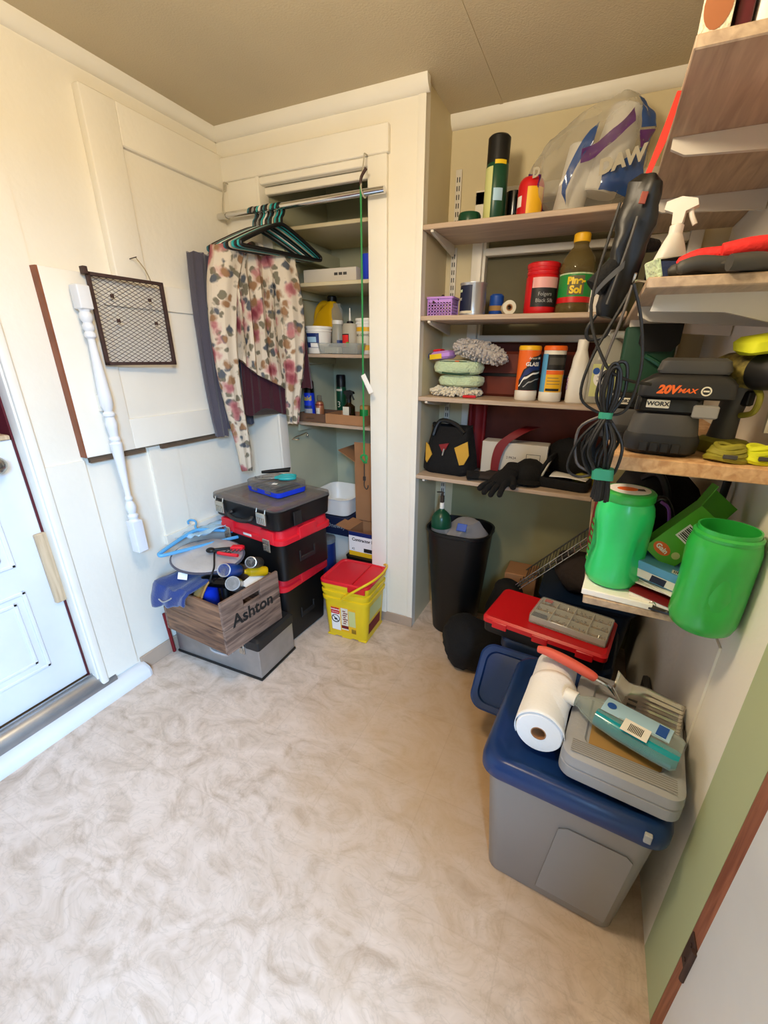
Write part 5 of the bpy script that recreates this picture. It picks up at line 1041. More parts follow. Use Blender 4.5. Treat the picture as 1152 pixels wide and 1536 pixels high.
b = MB(); b.rr([(0, 0.135, 0.125, 0.03), (0.006, 0.148, 0.138, 0.035), (0.165, 0.148, 0.138, 0.035), (0.19, 0.14, 0.13, 0.04), (0.225, 0.105, 0.10, 0.04, -0.006), (0.25, 0.06, 0.06, 0.025, -0.012), (0.26, 0.04, 0.04, 0.018, -0.014)], n=8); b.build('body', 'jug_milky', t); MB().tube([(-0.01, -0.02, 0.262), (0.035, -0.05, 0.262), (0.066, -0.062, 0.23), (0.070, -0.066, 0.17)], 0.014, 10, 5).build('handle', 'jug_milky', t); MB().lathe([(0.02, 0.262), (0.02, 0.282), (0.017, 0.284)], 20, ox=-0.014).build('cap', 'white_plastic', t)
flat(t, 'label', -0.06, 0.068, 0.03, 0.155, -0.0692, 'label_lime'); b = MB(); b.at(-0.018, -0.0702, 0.10, rx=90).lathe([(0.001, 0), (0.034, 0), (0.034, 0.0006), (0.001, 0.0006)], 24); b.build('label_disc', 'white_paper', t); text(t, 'lettering', 'all natural', 0.010, 'print_black', (-0.018, -0.0712, 0.107)); text(t, 'lettering', 'vinegar', 0.015, 'print_black', (-0.018, -0.0712, 0.092)); b = MB(); b.at(-0.045, -0.0712, 0.128, rx=90).lathe([(0.001, 0), (0.013, 0), (0.013, 0.0005), (0.001, 0.0005)], 18); b.build('label_seal', 'print_blue', t)
t = thing('cloth_bundle', 'red-brown fabric bundle behind the wipe canisters', 'bundle', (-0.34, 2.125, z)); b = MB(); b.bbox(-0.19, 0.24, -0.03, 0.035, 0, 0.20, 0.012)
b.build('cloth', 'redbrown', t)
b = MB(); b.bbox(-0.192, 0.242, -0.032, 0.037, 0.09, 0.105, 0.002); b.build('strap', 'black', t)
t = thing('green_case', 'dark green plastic tool case behind the battery chargers', 'case', (0.125, 1.78, 1.26)); b = MB(); b.bbox(-0.075, 0.085, -0.04, 0.05, 0, 0.30, 0.012); b.build('shell', 'case_green', t); b = MB(); b.prismy([(-0.03, 0.30), (0.09, 0.30), (0.09, 0.24), (0.07, 0.215), (-0.01, 0.215), (-0.03, 0.24)], -0.052, -0.03); b.build('recess', 'black', t); b = MB(); b.tube([(0.0, -0.05, 0.2), (0.05, -0.075, 0.17), (0.08, -0.05, 0.13)], 0.008, 8, 4); b.build('handle', 'bottle_green', t)

z = 0.9025
# black and yellow tool bag
t = thing('tool_bag', 'black fabric tool bag with yellow end panels on the lowest back shelf', 'bag', (-0.628, 2.015, z), rz=-4); t.scale = (1.06, 1, 1.08)
b = MB(); rings = []
for v, sx, sy, r in ((0, 0.20, 0.135, 0.03), (0.02, 0.24, 0.16, 0.04), (0.08, 0.235, 0.15, 0.04), (0.14, 0.205, 0.11, 0.035), (0.19, 0.19, 0.07, 0.025), (0.208, 0.195, 0.05, 0.02), (0.205, 0.18, 0.035, 0.016), (0.18, 0.17, 0.035, 0.016)):
    rings.append(rring(sx, sy, r, 8, 0, 0, v))
b.loft(rings); lump(b, 0.009, 14); b.v = [(x, y, max(0, q + (0.022 * abs(x) / 0.1 - 0.01 if q > 0.15 else 0))) for x, y, q in b.v]; b.build('body', 'black_cloth', t)
def tri(nm, pts, mat, d=0.004):
    b = MB(); b.loft([[(x, y - d, q) for x, y, q in pts], [(x, y + 0.003, q) for x, y, q in pts]]); return b.build(nm, mat, t, 'yellow end panel' if mat == 'bag_yellow' else None)
tri('end_panel', [(0.045, -0.078, 0.13), (0.10, -0.062, 0.16), (0.112, -0.066, 0.10), (0.095, -0.078, 0.06), (0.075, -0.082, 0.055)], 'bag_yellow'); tri('end_panel', [(-0.10, -0.068, 0.14), (-0.085, -0.074, 0.13), (-0.062, -0.084, 0.09), (-0.085, -0.086, 0.05), (-0.095, -0.08, 0.06)], 'bag_yellow')
tri('red_lining', [(-0.035, -0.068, 0.135), (0.012, -0.066, 0.145), (0.0, -0.072, 0.115), (-0.015, -0.074, 0.105)], 'dark_red'); b = MB(); b.tube([(-0.005, -0.078, 0.12), (-0.01, -0.084, 0.09)], 0.004, 6); b.build('zip_pull', 'steel', t)
b = MB(); b.tube([(-0.075, -0.05, 0.17), (-0.05, -0.03, 0.235), (0.02, -0.02, 0.225), (0.075, -0.04, 0.19)], 0.010, 8, 5); b.build('carry_handle', 'black', t)
t = thing('white_carton', 'white cardboard carton at the back of the lowest shelf behind the gloves', 'box', (-0.325, 2.10, z)); b = MB(); b.bbox(-0.155, 0.155, -0.05, 0.05, 0, 0.165, 0.002); b.build('carton', 'box_white', t)
b = MB(); 
for x0, x1, z0, z1 in ((0.06, 0.125, 0.055, 0.057), (0.06, 0.125, 0.118, 0.12), (0.06, 0.062, 0.055, 0.12), (0.123, 0.125, 0.055, 0.12)): b.box(x0, x1, -0.0508, -0.05, z0, z1)
b.build('printed_square', 'print_black', t); text(t, 'lettering', '2 PK24', 0.016, 'print_black', (-0.01, -0.0506, 0.095))
t = thing('rubber_strap', 'dark red flat strap draped over the white carton', 'strap', (-0.35, 2.04, z)); b = MB()
P = spline([(-0.055, -0.014, 0.03), (-0.05, -0.01, 0.10), (-0.03, -0.002, 0.16), (0.02, 0.01, 0.205), (0.07, 0.04, 0.235), (0.10, 0.09, 0.24)], 6); b.loft([[(p.x - 0.018 - 0.018 * i / len(P), p.y, p.z), (p.x + 0.018 + 0.018 * i / len(P), p.y, p.z), (p.x + 0.018 + 0.018 * i / len(P), p.y - 0.006, p.z), (p.x - 0.018 - 0.018 * i / len(P), p.y - 0.006, p.z)] for i, p in enumerate(P)]); b.build('strap', 'dark_red', t)
t = thing('dark_cloth', 'dark red cloth hanging at the back left of the lowest shelf', 'cloth', (-0.535, 2.12, z)); b = MB(); b.grid(lambda u, v: (-0.04 + 0.08 * u, 0.012 * math.sin(9 * u), 0.01 + 0.34 * v), 10, 8); b.build('cloth', 'dark_red', t, solid=0.02)
def glove(nm, label, x, y, z, rz, mat, cuffmat, s=1.0, ry=0, rx=0, spread=1.0, group=None, curl=0.3):
    """work glove lying palm down: palm, four unequal fingers, thumb, cuff. fingers point to -x"""
    t = thing(nm, label, 'glove', (x, y, z), rz, group, rx=rx, ry=ry)
    b = MB(); 
    for k, (y0, ln) in enumerate(((-0.036, 0.066), (-0.012, 0.080), (0.012, 0.076), (0.035, 0.058))):
        y0 *= s; ln *= s; sp = (k - 1.5) * 0.008 * spread
        b.tube([(-0.02 * s, y0 * 0.9, 0.016 * s), (-0.05 * s, y0, 0.018 * s), (-0.05 * s - ln * 0.55, y0 + sp, 0.018 * s + 0.01 * curl), (-0.05 * s - ln, y0 + sp * 1.6, 0.012 * s)], lambda q: (0.0152 - 0.0035 * q) * s * (1 if q < 0.96 else 0.6), 10, 4)
    b.tube([(0.02 * s, -0.03 * s, 0.016 * s), (-0.005 * s, -0.058 * s, 0.016 * s), (-0.04 * s, -0.075 * s, 0.014 * s)], lambda q: (0.016 - 0.003 * q) * s, 10, 4)
    b.build('fingers', mat, t)
    b = MB(); rings = []
    for v in range(9):
        q = v / 8; xx = (-0.052 + 0.115 * q) * s; hw = (0.05 - 0.008 * q + 0.006 * math.sin(3.1 * q)) * s; hh = 0.0165 * s
        rings.append([(xx, hw * math.cos(a), 0.0165 * s + hh * math.sin(a)) for a in [2 * math.pi * i / 20 for i in range(20)]])
    b.loft(rings); lump(b, 0.004, 25); b.v = [(X, Y, max(0.0002, Z)) for X, Y, Z in b.v]; b.build('palm', mat, t)
    b = MB(); rings = []
    for v in range(6):
        q = v / 5; xx = (0.06 + 0.055 * q) * s; hw = (0.042 + 0.006 * q) * s
        rings.append([(xx, hw * math.cos(a), 0.018 * s + 0.0175 * s * math.sin(a)) for a in [2 * math.pi * i / 20 for i in range(20)]])
    b.loft(rings, True, True); b.build('cuff', cuffmat, t); return t
glove('work_glove', 'dark brown work glove on the lowest back shelf beside the tool bag', -0.40, 1.965, z, 200, 'brown_cloth', 'black_cloth', 1.05, 0)
glove('work_glove', 'black work glove drooping over the edge of the lowest back shelf', -0.335, 1.90, z + 0.012, 70, 'black_cloth', 'black_cloth', 1.05, ry=-20)
t = thing('cap', 'black baseball cap standing beside the dark gloves', 'cap', (-0.235, 1.985, z)); b = MB(); b.lathe([(0.066, 0), (0.07, 0.02), (0.068, 0.055), (0.055, 0.09), (0.03, 0.11), (0.004, 0.116)], 28, sy=0.9); lump(b, 0.006, 16); b.v = [(x, y, max(0, q)) for x, y, q in b.v]; b.build('crown', 'black_cloth', t); b = MB(); b.grid(lambda u, v: ((0.066 * (1 - 0.15 * v)) * math.cos(math.pi * (1 + u)), -0.045 * v + 0.058 * math.sin(math.pi * (1 + u)), 0.012 + 0.014 * math.sin(math.pi * u) - 0.008 * v), 16, 6); b.build('brim', 'black_cloth', t, solid=0.004)
t = thing('open_case', 'open black soft case with white paper inside on the lowest back shelf', 'case', (-0.075, 1.995, z), rz=-8)
b = MB(); b.rr([(0, 0.215, 0.12, 0.03), (0.01, 0.225, 0.13, 0.03), (0.045, 0.225, 0.13, 0.03), (0.045, 0.20, 0.105, 0.025), (0.02, 0.19, 0.095, 0.02)], n=6); lump(b, 0.006, 12); b.v = [(x, y, max(0, q)) for x, y, q in b.v]; b.build('base', 'black_cloth', t); b = MB(); b.at(-0.105, 0, 0.04, ry=-62).bbox(-0.005, 0.11, -0.06, 0.06, 0, 0.02, 0.008); b.build('flap', 'black_cloth', t); b = MB(); b.grid(lambda u, v: (-0.06 + 0.155 * u, -0.05 + 0.10 * v, 0.05 + 0.006 * math.sin(3 * u + 2 * v)), 8, 6); b.build('paper', 'white_paper', t, solid=0.002); b = MB(); b.at(-0.09, -0.05, 0.045, ry=-70).bbox(0, 0.09, -0.004, 0.022, 0, 0.008, 0.003); b.build('lining', 'label_cream', t)
t = thing('black_bag', 'black soft bag at the back of the lowest shelf behind the open case', 'bag', (-0.055, 2.115, z)); b = MB(); b.sphere(0, 0, 0.10, 0.13, 0.05, 0.10, 20); lump(b, 0.02, 9); b.v = [(x, y, max(0, q)) for x, y, q in b.v]; b.build('bag', 'black_cloth', t)
t = thing('yellow_sponge', 'yellow-green cloth peeking from under the black soft bag', 'cloth', (0.005, 2.035, z)); b = MB(); b.sphere(0, 0, 0.03, 0.055, 0.025, 0.03, 16); lump(b, 0.008, 20); b.v = [(x, y, max(0, q)) for x, y, q in b.v]; b.build('cloth', 'olive_yellow', t)

# ================================================================== FLOOR OF THE RECESS
t = thing('trash_can', 'tall black plastic trash can in the corner beside the closet', 'trash can', (-0.545, 2.0, 0), rz=0)
b = MB(); b.rr([(0, 0.22, 0.19, 0.08), (0.01, 0.235, 0.205, 0.085), (0.60, 0.325, 0.285, 0.11), (0.605, 0.34, 0.30, 0.115), (0.62, 0.34, 0.30, 0.115), (0.62, 0.32, 0.28, 0.105), (0.40, 0.28, 0.24, 0.10)], n=8); b.build('body', 'black', t)
t = thing('oxygen_cylinder', 'small green-topped silver gas cylinder standing in the black trash can', 'cylinder', (-0.64, 1.955, 0.405)); MB().lathe([(0.05, 0), (0.052, 0.004), (0.052, 0.235)], 28).build('barrel', 'silver', t); MB().lathe([(0.0525, 0.215), (0.0525, 0.238), (0.05, 0.262), (0.04, 0.285), (0.022, 0.302), (0.014, 0.308), (0.012, 0.315)], 28).build('shoulder', 'bottle_green', t, 'dark green shoulder'); MB().lathe([(0.012, 0.314), (0.012, 0.345), (0.01, 0.347)], 14).build('valve_collar', 'white_plastic', t)
b = MB(); b.bbox(-0.009, 0.009, -0.009, 0.009, 0.346, 0.385, 0.003); b.cyl((0, 0, 0.385), (0, 0, 0.40), 0.006, n=10); b.tube([(-0.03, 0, 0.398), (0.0, 0, 0.402), (0.008, 0, 0.398)], 0.0035, 8, 3); b.build('valve', 'dark_steel', t)
t = thing('rubbish_bag', 'grey translucent plastic bag heaped inside the black trash can', 'bag', (-0.505, 1.985, 0.45)); b = MB(); b.sphere(0, 0, 0.12, 0.10, 0.10, 0.12, 22); lump(b, 0.035, 11); b.build('bag', 'grey_bag_film', t, sharp=20); b = MB(); b.sphere(0.0, 0.0, 0.09, 0.085, 0.085, 0.09, 16); lump(b, 0.02, 12); b.build('filling', 'grey_dark', t); b = MB(); b.at(-0.01, -0.075, 0.20, rx=50).bbox(-0.025, 0.025, -0.02, 0.02, 0, 0.006, 0.002); b.build('packet', 'blue', t, 'blue packet')
t = thing('garbage_bag', 'black garbage bag slumped on the floor in front of the trash can', 'bag', (-0.375, 1.715, 0)); b = MB(); b.sphere(0, 0, 0.13, 0.145, 0.12, 0.13, 28); lump(b, 0.035, 7); lump(b, 0.01, 30); b.v = [(x, y, max(0.0, q)) for x, y, q in b.v]; b.build('bag', 'black_cloth', t)
t = thing('black_sack', 'black sack piled up behind the garbage bag beside the trash can', 'bag', (-0.265, 1.95, 0)); b = MB(); b.sphere(0, 0, 0.20, 0.10, 0.10, 0.20, 26); lump(b, 0.03, 8); b.v = [(x, y, max(0.0, q)) for x, y, q in b.v]; b.build('bag', 'black_matte', t)
t = thing('moving_box', 'open brown cardboard box on the floor below the wire rack', 'box', (-0.195, 2.09, 0)); b = MB(); b.bbox(-0.10, 0.06, -0.075, 0.075, 0, 0.40, 0.003); b.build('carton', 'cardboard', t)
t = thing('wire_rack', 'wire rack leaning in the dark recess above the brown box', 'rack', (-0.19, 2.0, 0.405), ry=-48)
b = MB(); L_ = 0.47
for y in (-0.075, 0.09): b.tube([(-0.03, y, 0), (L_, y, 0)], 0.004, 8)
for k in range(24): b.tube([(-0.03 + 0.0205 * k, -0.075, 0), (-0.03 + 0.0205 * k, 0.09, 0)], 0.002, 6)
b.build('grid', 'grey_dark', t)
b = MB()
for k in range(10): b.tube([(0.03 + 0.034 * k, -0.082, -0.012), (0.045 + 0.034 * k, -0.082, 0.012)], 0.003, 6)
b.tube([(-0.03, -0.082, -0.014), (L_ - 0.08, -0.082, -0.014)], 0.003, 6); b.tube([(-0.03, -0.082, 0.014), (L_ - 0.08, -0.082, 0.014)], 0.003, 6); b.build('bright_edge', 'steel', t, 'bright ladder-like edge')
def tote(nm, label, x, y, rz, sx, sy, h, bodym, lidm=None, z=0, taper=0.06):
    t = thing(nm, label, 'tote', (x, y, z), rz)
    b = MB(); b.rr([(0, sx - 0.04 - taper, sy - 0.04 - taper, 0.03), (0.006, sx - 0.03 - taper, sy - 0.03 - taper, 0.035), (h - 0.05, sx - 0.03, sy - 0.03, 0.04), (h - 0.03, sx - 0.02, sy - 0.02, 0.04)], n=6); b.build('body', bodym, t)
    if lidm:
        b = MB(); b.rr([(h - 0.045, sx, sy, 0.05), (h - 0.012, sx, sy, 0.05), (h, sx - 0.016, sy - 0.016, 0.046), (h, sx - 0.05, sy - 0.05, 0.04), (h - 0.008, sx - 0.07, sy - 0.07, 0.035)], n=8); b.build('lid', lidm, t)
    return t
t = tote('blue_bin', 'dark blue plastic bin under the back shelf stuffed with a dark brown bag', 0.105, 1.99, 0, 0.42, 0.33, 0.44, 'tote_dark')
b = MB(); b.rr([(0.395, 0.41, 0.32, 0.04), (0.412, 0.42, 0.33, 0.042), (0.412, 0.40, 0.31, 0.04), (0.395, 0.39, 0.30, 0.04)], n=6); b.build('rim', 'tote_dark', t)
t = thing('brown_bag', 'dark brown fabric bag lying in the dark blue bin', 'bag', (0.105, 1.98, 0.416)); b = MB(); b.sphere(0, 0, 0.09, 0.17, 0.13, 0.09, 24); lump(b, 0.03, 9); b.v = [(x, y, max(0.0, q)) for x, y, q in b.v]; b.build('bag', 'brown_cloth', t)
# second tote with the red organizer, leaning lid, big tote in front
tote('storage_tote', 'dark navy storage tote in shadow under the red organizer', 0.02, 1.59, -6, 0.42, 0.33, 0.40, 'tote_dark', 'tote_dark')
t = thing('tote_lid', 'glossy blue storage lid tilted behind the large grey tote', 'lid', (-0.080, 1.328, 0.29), rz=-4, rx=50)
b = MB(); b.rr([(-0.012, 0.35, 0.24, 0.05), (0.012, 0.36, 0.25, 0.055), (0.018, 0.345, 0.235, 0.05), (0.016, 0.31, 0.20, 0.045), (0.004, 0.30, 0.19, 0.04), (0.006, 0.2, 0.12, 0.03)], n=8); b.build('lid', 'tote_blue', t)
t = thing('red_organizer', 'flat red plastic tool organizer lying on the dark tote behind the paper towel', 'organizer', (-0.03, 1.555, 0.4015), rz=-9)
b = MB(); b.rr([(0, 0.44, 0.24, 0.015), (0.006, 0.455, 0.255, 0.02), (0.05, 0.46, 0.26, 0.02)], n=4); b.build('base', 'black', t); b = MB(); b.rr([(0.05, 0.468, 0.268, 0.02), (0.068, 0.468, 0.268, 0.02), (0.076, 0.45, 0.25, 0.018), (0.074, 0.43, 0.23, 0.015)], n=4); b.build('lid', 'red', t)
b = MB()
for x in (-0.16, 0.0, 0.16): b.bbox(x - 0.03, x + 0.03, -0.137, -0.131, 0.035, 0.066, 0.003)
b.build('snap_rim', 'red', t)
t = thing('small_parts_box', 'clear divided parts box full of screws on the red organizer', 'organizer', (0.048, 1.548, 0.4785), rz=-11)
sx, sy = 0.285, 0.17
b = MB(); b.rr([(0, sx, sy, 0.012), (0.03, sx, sy, 0.012), (0.033, sx - 0.006, sy - 0.006, 0.01)], n=4); b.build('case', 'clear_plastic', t)
b = MB()
for k in range(5): b.box(-sx / 2 + 0.004 + k * (sx - 0.01) / 4, -sx / 2 + 0.007 + k * (sx - 0.01) / 4, -sy / 2 + 0.004, sy / 2 - 0.004, 0.002, 0.029)
for k in range(4): b.box(-sx / 2 + 0.004, sx / 2 - 0.004, -sy / 2 + 0.004 + k * (sy - 0.011) / 3, -sy / 2 + 0.007 + k * (sy - 0.011) / 3, 0.002, 0.029)
b.build('divider', 'label_cream', t); MB().box(-sx / 2 + 0.004, sx / 2 - 0.004, -sy / 2 + 0.004, sy / 2 - 0.004, 0.001, 0.006).build('tray_floor', 'tan', t)
b = MB(); rnd = random.Random(4)
for k in range(170):
    cx = -sx / 2 + (sx / 4) * (rnd.randrange(4) + 0.5) + rnd.uniform(-0.022, 0.022); cy = -sy / 2 + (sy / 3) * (rnd.randrange(3) + 0.5) + rnd.uniform(-0.018, 0.018); a = rnd.uniform(0, 3.1)
    b.cyl((cx, cy, 0.010 + rnd.random() * 0.01), (cx + 0.009 * math.cos(a), cy + 0.009 * math.sin(a), 0.012 + rnd.random() * 0.01), 0.0016, n=5)
b.build('screws', 'steel', t, kind='stuff'); b = MB(); b.box(-sx / 2 + 0.01, -sx / 2 + 0.06, -sy / 2 + 0.012, -sy / 2 + 0.05, 0.008, 0.022); b.build('blue_bits', 'navy', t); b = MB(); b.box(-sx / 2 + 0.02, -sx / 2 + 0.05, sy / 2 - 0.03, sy / 2 - 0.01, 0.028, 0.031); b.build('sticker', 'neon_red', t)
TX, TY, TZ = 0.108, 1.025, 0.50
t = tote('storage_tote', 'large grey storage tote with a blue lid standing at the front right', TX, TY, -4, 0.44, 0.45, TZ, 'tote_grey', None, taper=0.06)
b = MB(); sx, sy = 0.44, 0.45
rings = []
for q, o_, zz in ((0, 0, -0.055), (0, 0.006, -0.05), (0, 0.006, -0.022), (0, -0.012, -0.004), (0, -0.03, 0.0), (0, -0.06, -0.002), (0, -0.075, -0.008)): rings.append(rring(sx + o_, sy + o_, 0.055, 8, 0, 0, TZ + zz))
b.loft(rings); b.v = [(x, y - (0.016 * (1 - (x / 0.22) ** 2) if y < -0.12 else 0), q - (0.02 * (abs(x) / 0.22) ** 3 if y < -0.12 else 0)) for x, y, q in b.v]; b.build('lid', 'tote_blue', t, 'blue snap-on lid')
b = MB(); P_ = [(-0.03, 0.04), (-0.005, 0.33), (0.015, 0.345), (0.15, 0.345), (0.165, 0.33), (0.15, 0.04)]
fy_ = lambda q: -0.18 - 0.03 * q / 0.45
b.loft([[(x, fy_(q) - 0.0035, q) for x, q in P_], [(x, fy_(q) + 0.004, q) for x, q in P_]]); b.build('front_panel', 'tote_grey', t)
b = MB(); b.bbox(sx / 2 - 0.06, sx / 2 - 0.045, -sy / 2 - 0.016, -sy / 2 - 0.005, TZ - 0.04, TZ - 0.015, 0.002); b.build('lid_mark', 'label_grey', t)
zT = TZ + 0.0005
t = thing('paper_towel', 'white roll of paper towel with a loose sheet lying on the blue lid', 'paper towel', (0.012, 1.015, zT + 0.060), rz=-4)
rr_ = 0.0585
MB().at(rx=90).lathe([(0.019, -0.14), (rr_ - 0.003, -0.14), (rr_, -0.136), (rr_, 0.136), (rr_ - 0.003, 0.14), (0.019, 0.14), (0.019, -0.14)], 40, c0=False, c1=False).build('roll', 'paper_towel', t)
MB().at(rx=90).lathe([(0.0165, -0.1405), (0.0192, -0.1405), (0.0192, 0.1405), (0.0165, 0.1405), (0.0165, -0.1405)], 24, c0=False, c1=False).build('core', 'cardboard', t)
b = MB()
def lsheet(u, v):
    a = R(205 - 190 * u); rad = rr_ + 0.003 + 0.006 * math.sin(5 * v + 3 * u) * u + 0.008 * max(0, u - 0.8)
    return (rad * math.cos(a), -0.135 + 0.17 * v + 0.02 * u * (v - 0.5), rad * math.sin(a))
b.grid(lsheet, 24, 14); b.build('loose_sheet', 'paper_towel', t, solid=0.0015)
t = thing('drill_case', 'grey hard plastic tool case lying on the blue tote lid', 'case', (0.204, 0.985, zT), rz=-6)
sx, sy = 0.262, 0.335
b = MB(); b.rr([(0, sx - 0.02, sy - 0.02, 0.03), (0.006, sx, sy, 0.035), (0.036, sx, sy, 0.035), (0.038, sx - 0.006, sy - 0.006, 0.033), (0.041, sx - 0.006, sy - 0.006, 0.033), (0.043, sx, sy, 0.035), (0.068, sx - 0.004, sy - 0.004, 0.035), (0.078, sx - 0.03, sy - 0.03, 0.03), (0.078, sx - 0.09, sy - 0.10, 0.02), (0.070, sx - 0.10, sy - 0.11, 0.02), (0.070, 0.05, 0.05, 0.01)], n=6); b.build('shell', 'grey_case', t)
b = MB(); b.bbox(-sx / 2 - 0.004, -sx / 2 + 0.02, -0.10, -0.06, 0.02, 0.066, 0.004); b.bbox(sx / 2 - 0.02, sx / 2 + 0.004, 0.02, 0.07, 0.02, 0.07, 0.004); b.build('latch', 'grey_dark', t)
b = MB(); b.box(-0.075, 0.085, -0.105, -0.03, 0.0703, 0.0712); b.build('label', 'tan', t)
b = MB()
for k in range(7): b.box(-0.11 + 0.0, 0.11, -0.155 + 0.006 * k, -0.153 + 0.006 * k, 0.0785, 0.0792)
b.build('moulded_lines', 'grey_plastic', t)
zC = zT + 0.0795
t = thing('litter_scoop', 'metal litter scoop with a coral handle lying across the towel and grey case', 'scoop', (0.205, 1.045, zC + 0.01), rz=-13)
b = MB(); b.tube([(-0.25, 0, 0.058), (-0.22, 0, 0.062), (-0.16, 0, 0.056), (-0.10, 0, 0.044), (-0.085, 0, 0.038)], lambda q: 0.010 + 0.005 * math.sin(q * 3.1), 12, 4); b.build('handle', 'coral', t, 'coral plastic handle'); b = MB(); b.tube([(-0.09, 0, 0.04), (-0.055, 0, 0.032), (-0.03, 0, 0.012)], 0.006, 8, 4); b.build('neck', 'chrome', t)
b = MB()
def scoopfn(u, v):
    x = -0.04 + 0.165 * u; w_ = 0.035 + 0.03 * min(1, u * 2.2); y = -w_ + 2 * w_ * v
    zz = 0.004 + 0.034 * (abs(v - 0.5) * 2) ** 3 * (1 - 0.6 * u) + 0.03 * max(0, 0.18 - u) / 0.18 + (0.0018 * math.sin(v * 60) if u > 0.45 else 0)
    return (x, y, zz)
b.grid(scoopfn, 16, 44); b.build('bowl', 'steel', t, solid=0.002)
b = MB()
for k in range(3): b.box(0.0, 0.022, -0.03 + 0.022 * k, -0.022 + 0.022 * k, 0.0052, 0.0064)
b.build('slot', 'slot_black', t)
t = thing('water_bottle', 'flattened clear bottle of turquoise liquid with a white cap on the grey case', 'bottle', (0.185, 0.945, zC + 0.0005), rz=-20); t.scale = (1.2, 1.2, 1.2)
b = MB(); secs = [(-0.095, 0.012, 0.012), (-0.085, 0.014, 0.014), (-0.07, 0.026, 0.018), (-0.045, 0.037, 0.021), (0.0, 0.044, 0.023), (0.07, 0.046, 0.023), (0.10, 0.044, 0.022), (0.108, 0.036, 0.018)]
b.loft([[(x, hw * math.cos(a), 0.0235 + hh * math.sin(a)) for a in [2 * math.pi * i / 24 for i in range(24)]] for x, hw, hh in secs]); b.build('body', 'bottle_clear', t)
b = MB(); b.loft([[(x, -hw * 0.45 + hw * 0.48 * math.cos(a), 0.0235 + hh * 0.86 * math.sin(a)) for a in [2 * math.pi * i / 20 for i in range(20)]] for x, hw, hh in secs[3:]]); b.build('liquid', 'aqua', t, 'turquoise liquid')
MB().at(-0.093, 0, 0.0235, ry=-90).lathe([(0.0155, 0), (0.016, 0.002), (0.016, 0.024), (0.013, 0.027)], 24).build('cap', 'white_plastic', t)
b = MB(); b.grid(lambda u, v: (-0.04 + 0.125 * u, 0.034 - 0.05 * v * (1 - 0.1 * u) + 0.002, 0.0475 - 0.0035 * (abs(v - 0.6) * 2) ** 2), 10, 6); b.build('label', 'light_blue', t)
b = MB(); b.box(0.06, 0.078, -0.004, 0.026, 0.0474, 0.0484); b.build('label_block', 'print_blue', t); b = MB(); b.lathe([(0.001, 0.0482), (0.009, 0.0482), (0.009, 0.0488), (0.001, 0.0488)], 18, ox=-0.025, oy=0.008); b.build('label_seal', 'print_blue', t)
o = MB().box(-0.024, 0.024, -0.018, 0.018, 0, 0.0006); o.build('barcode_label', 'white_paper', t).location = (0.03, -0.022, 0.0468); bb = MB()
for k in range(10): bb.box(-0.012 + 0.0026 * k, -0.0106 + 0.0026 * k, -0.012, 0.01, 0.0006, 0.001)
bb.build('barcode', 'print_black', t).location = (0.03, -0.022, 0.0468)
t = thing('grey_tote_lid', 'grey plastic lid standing upright behind the tote against the right wall', 'lid', (0.335, 1.30, 0.0), rz=0)
b = MB(); b.bbox(-0.012, 0.012, -0.0, 0.22, 0, 0.36, 0.008); b.build('lid', 'grey_dark', t)
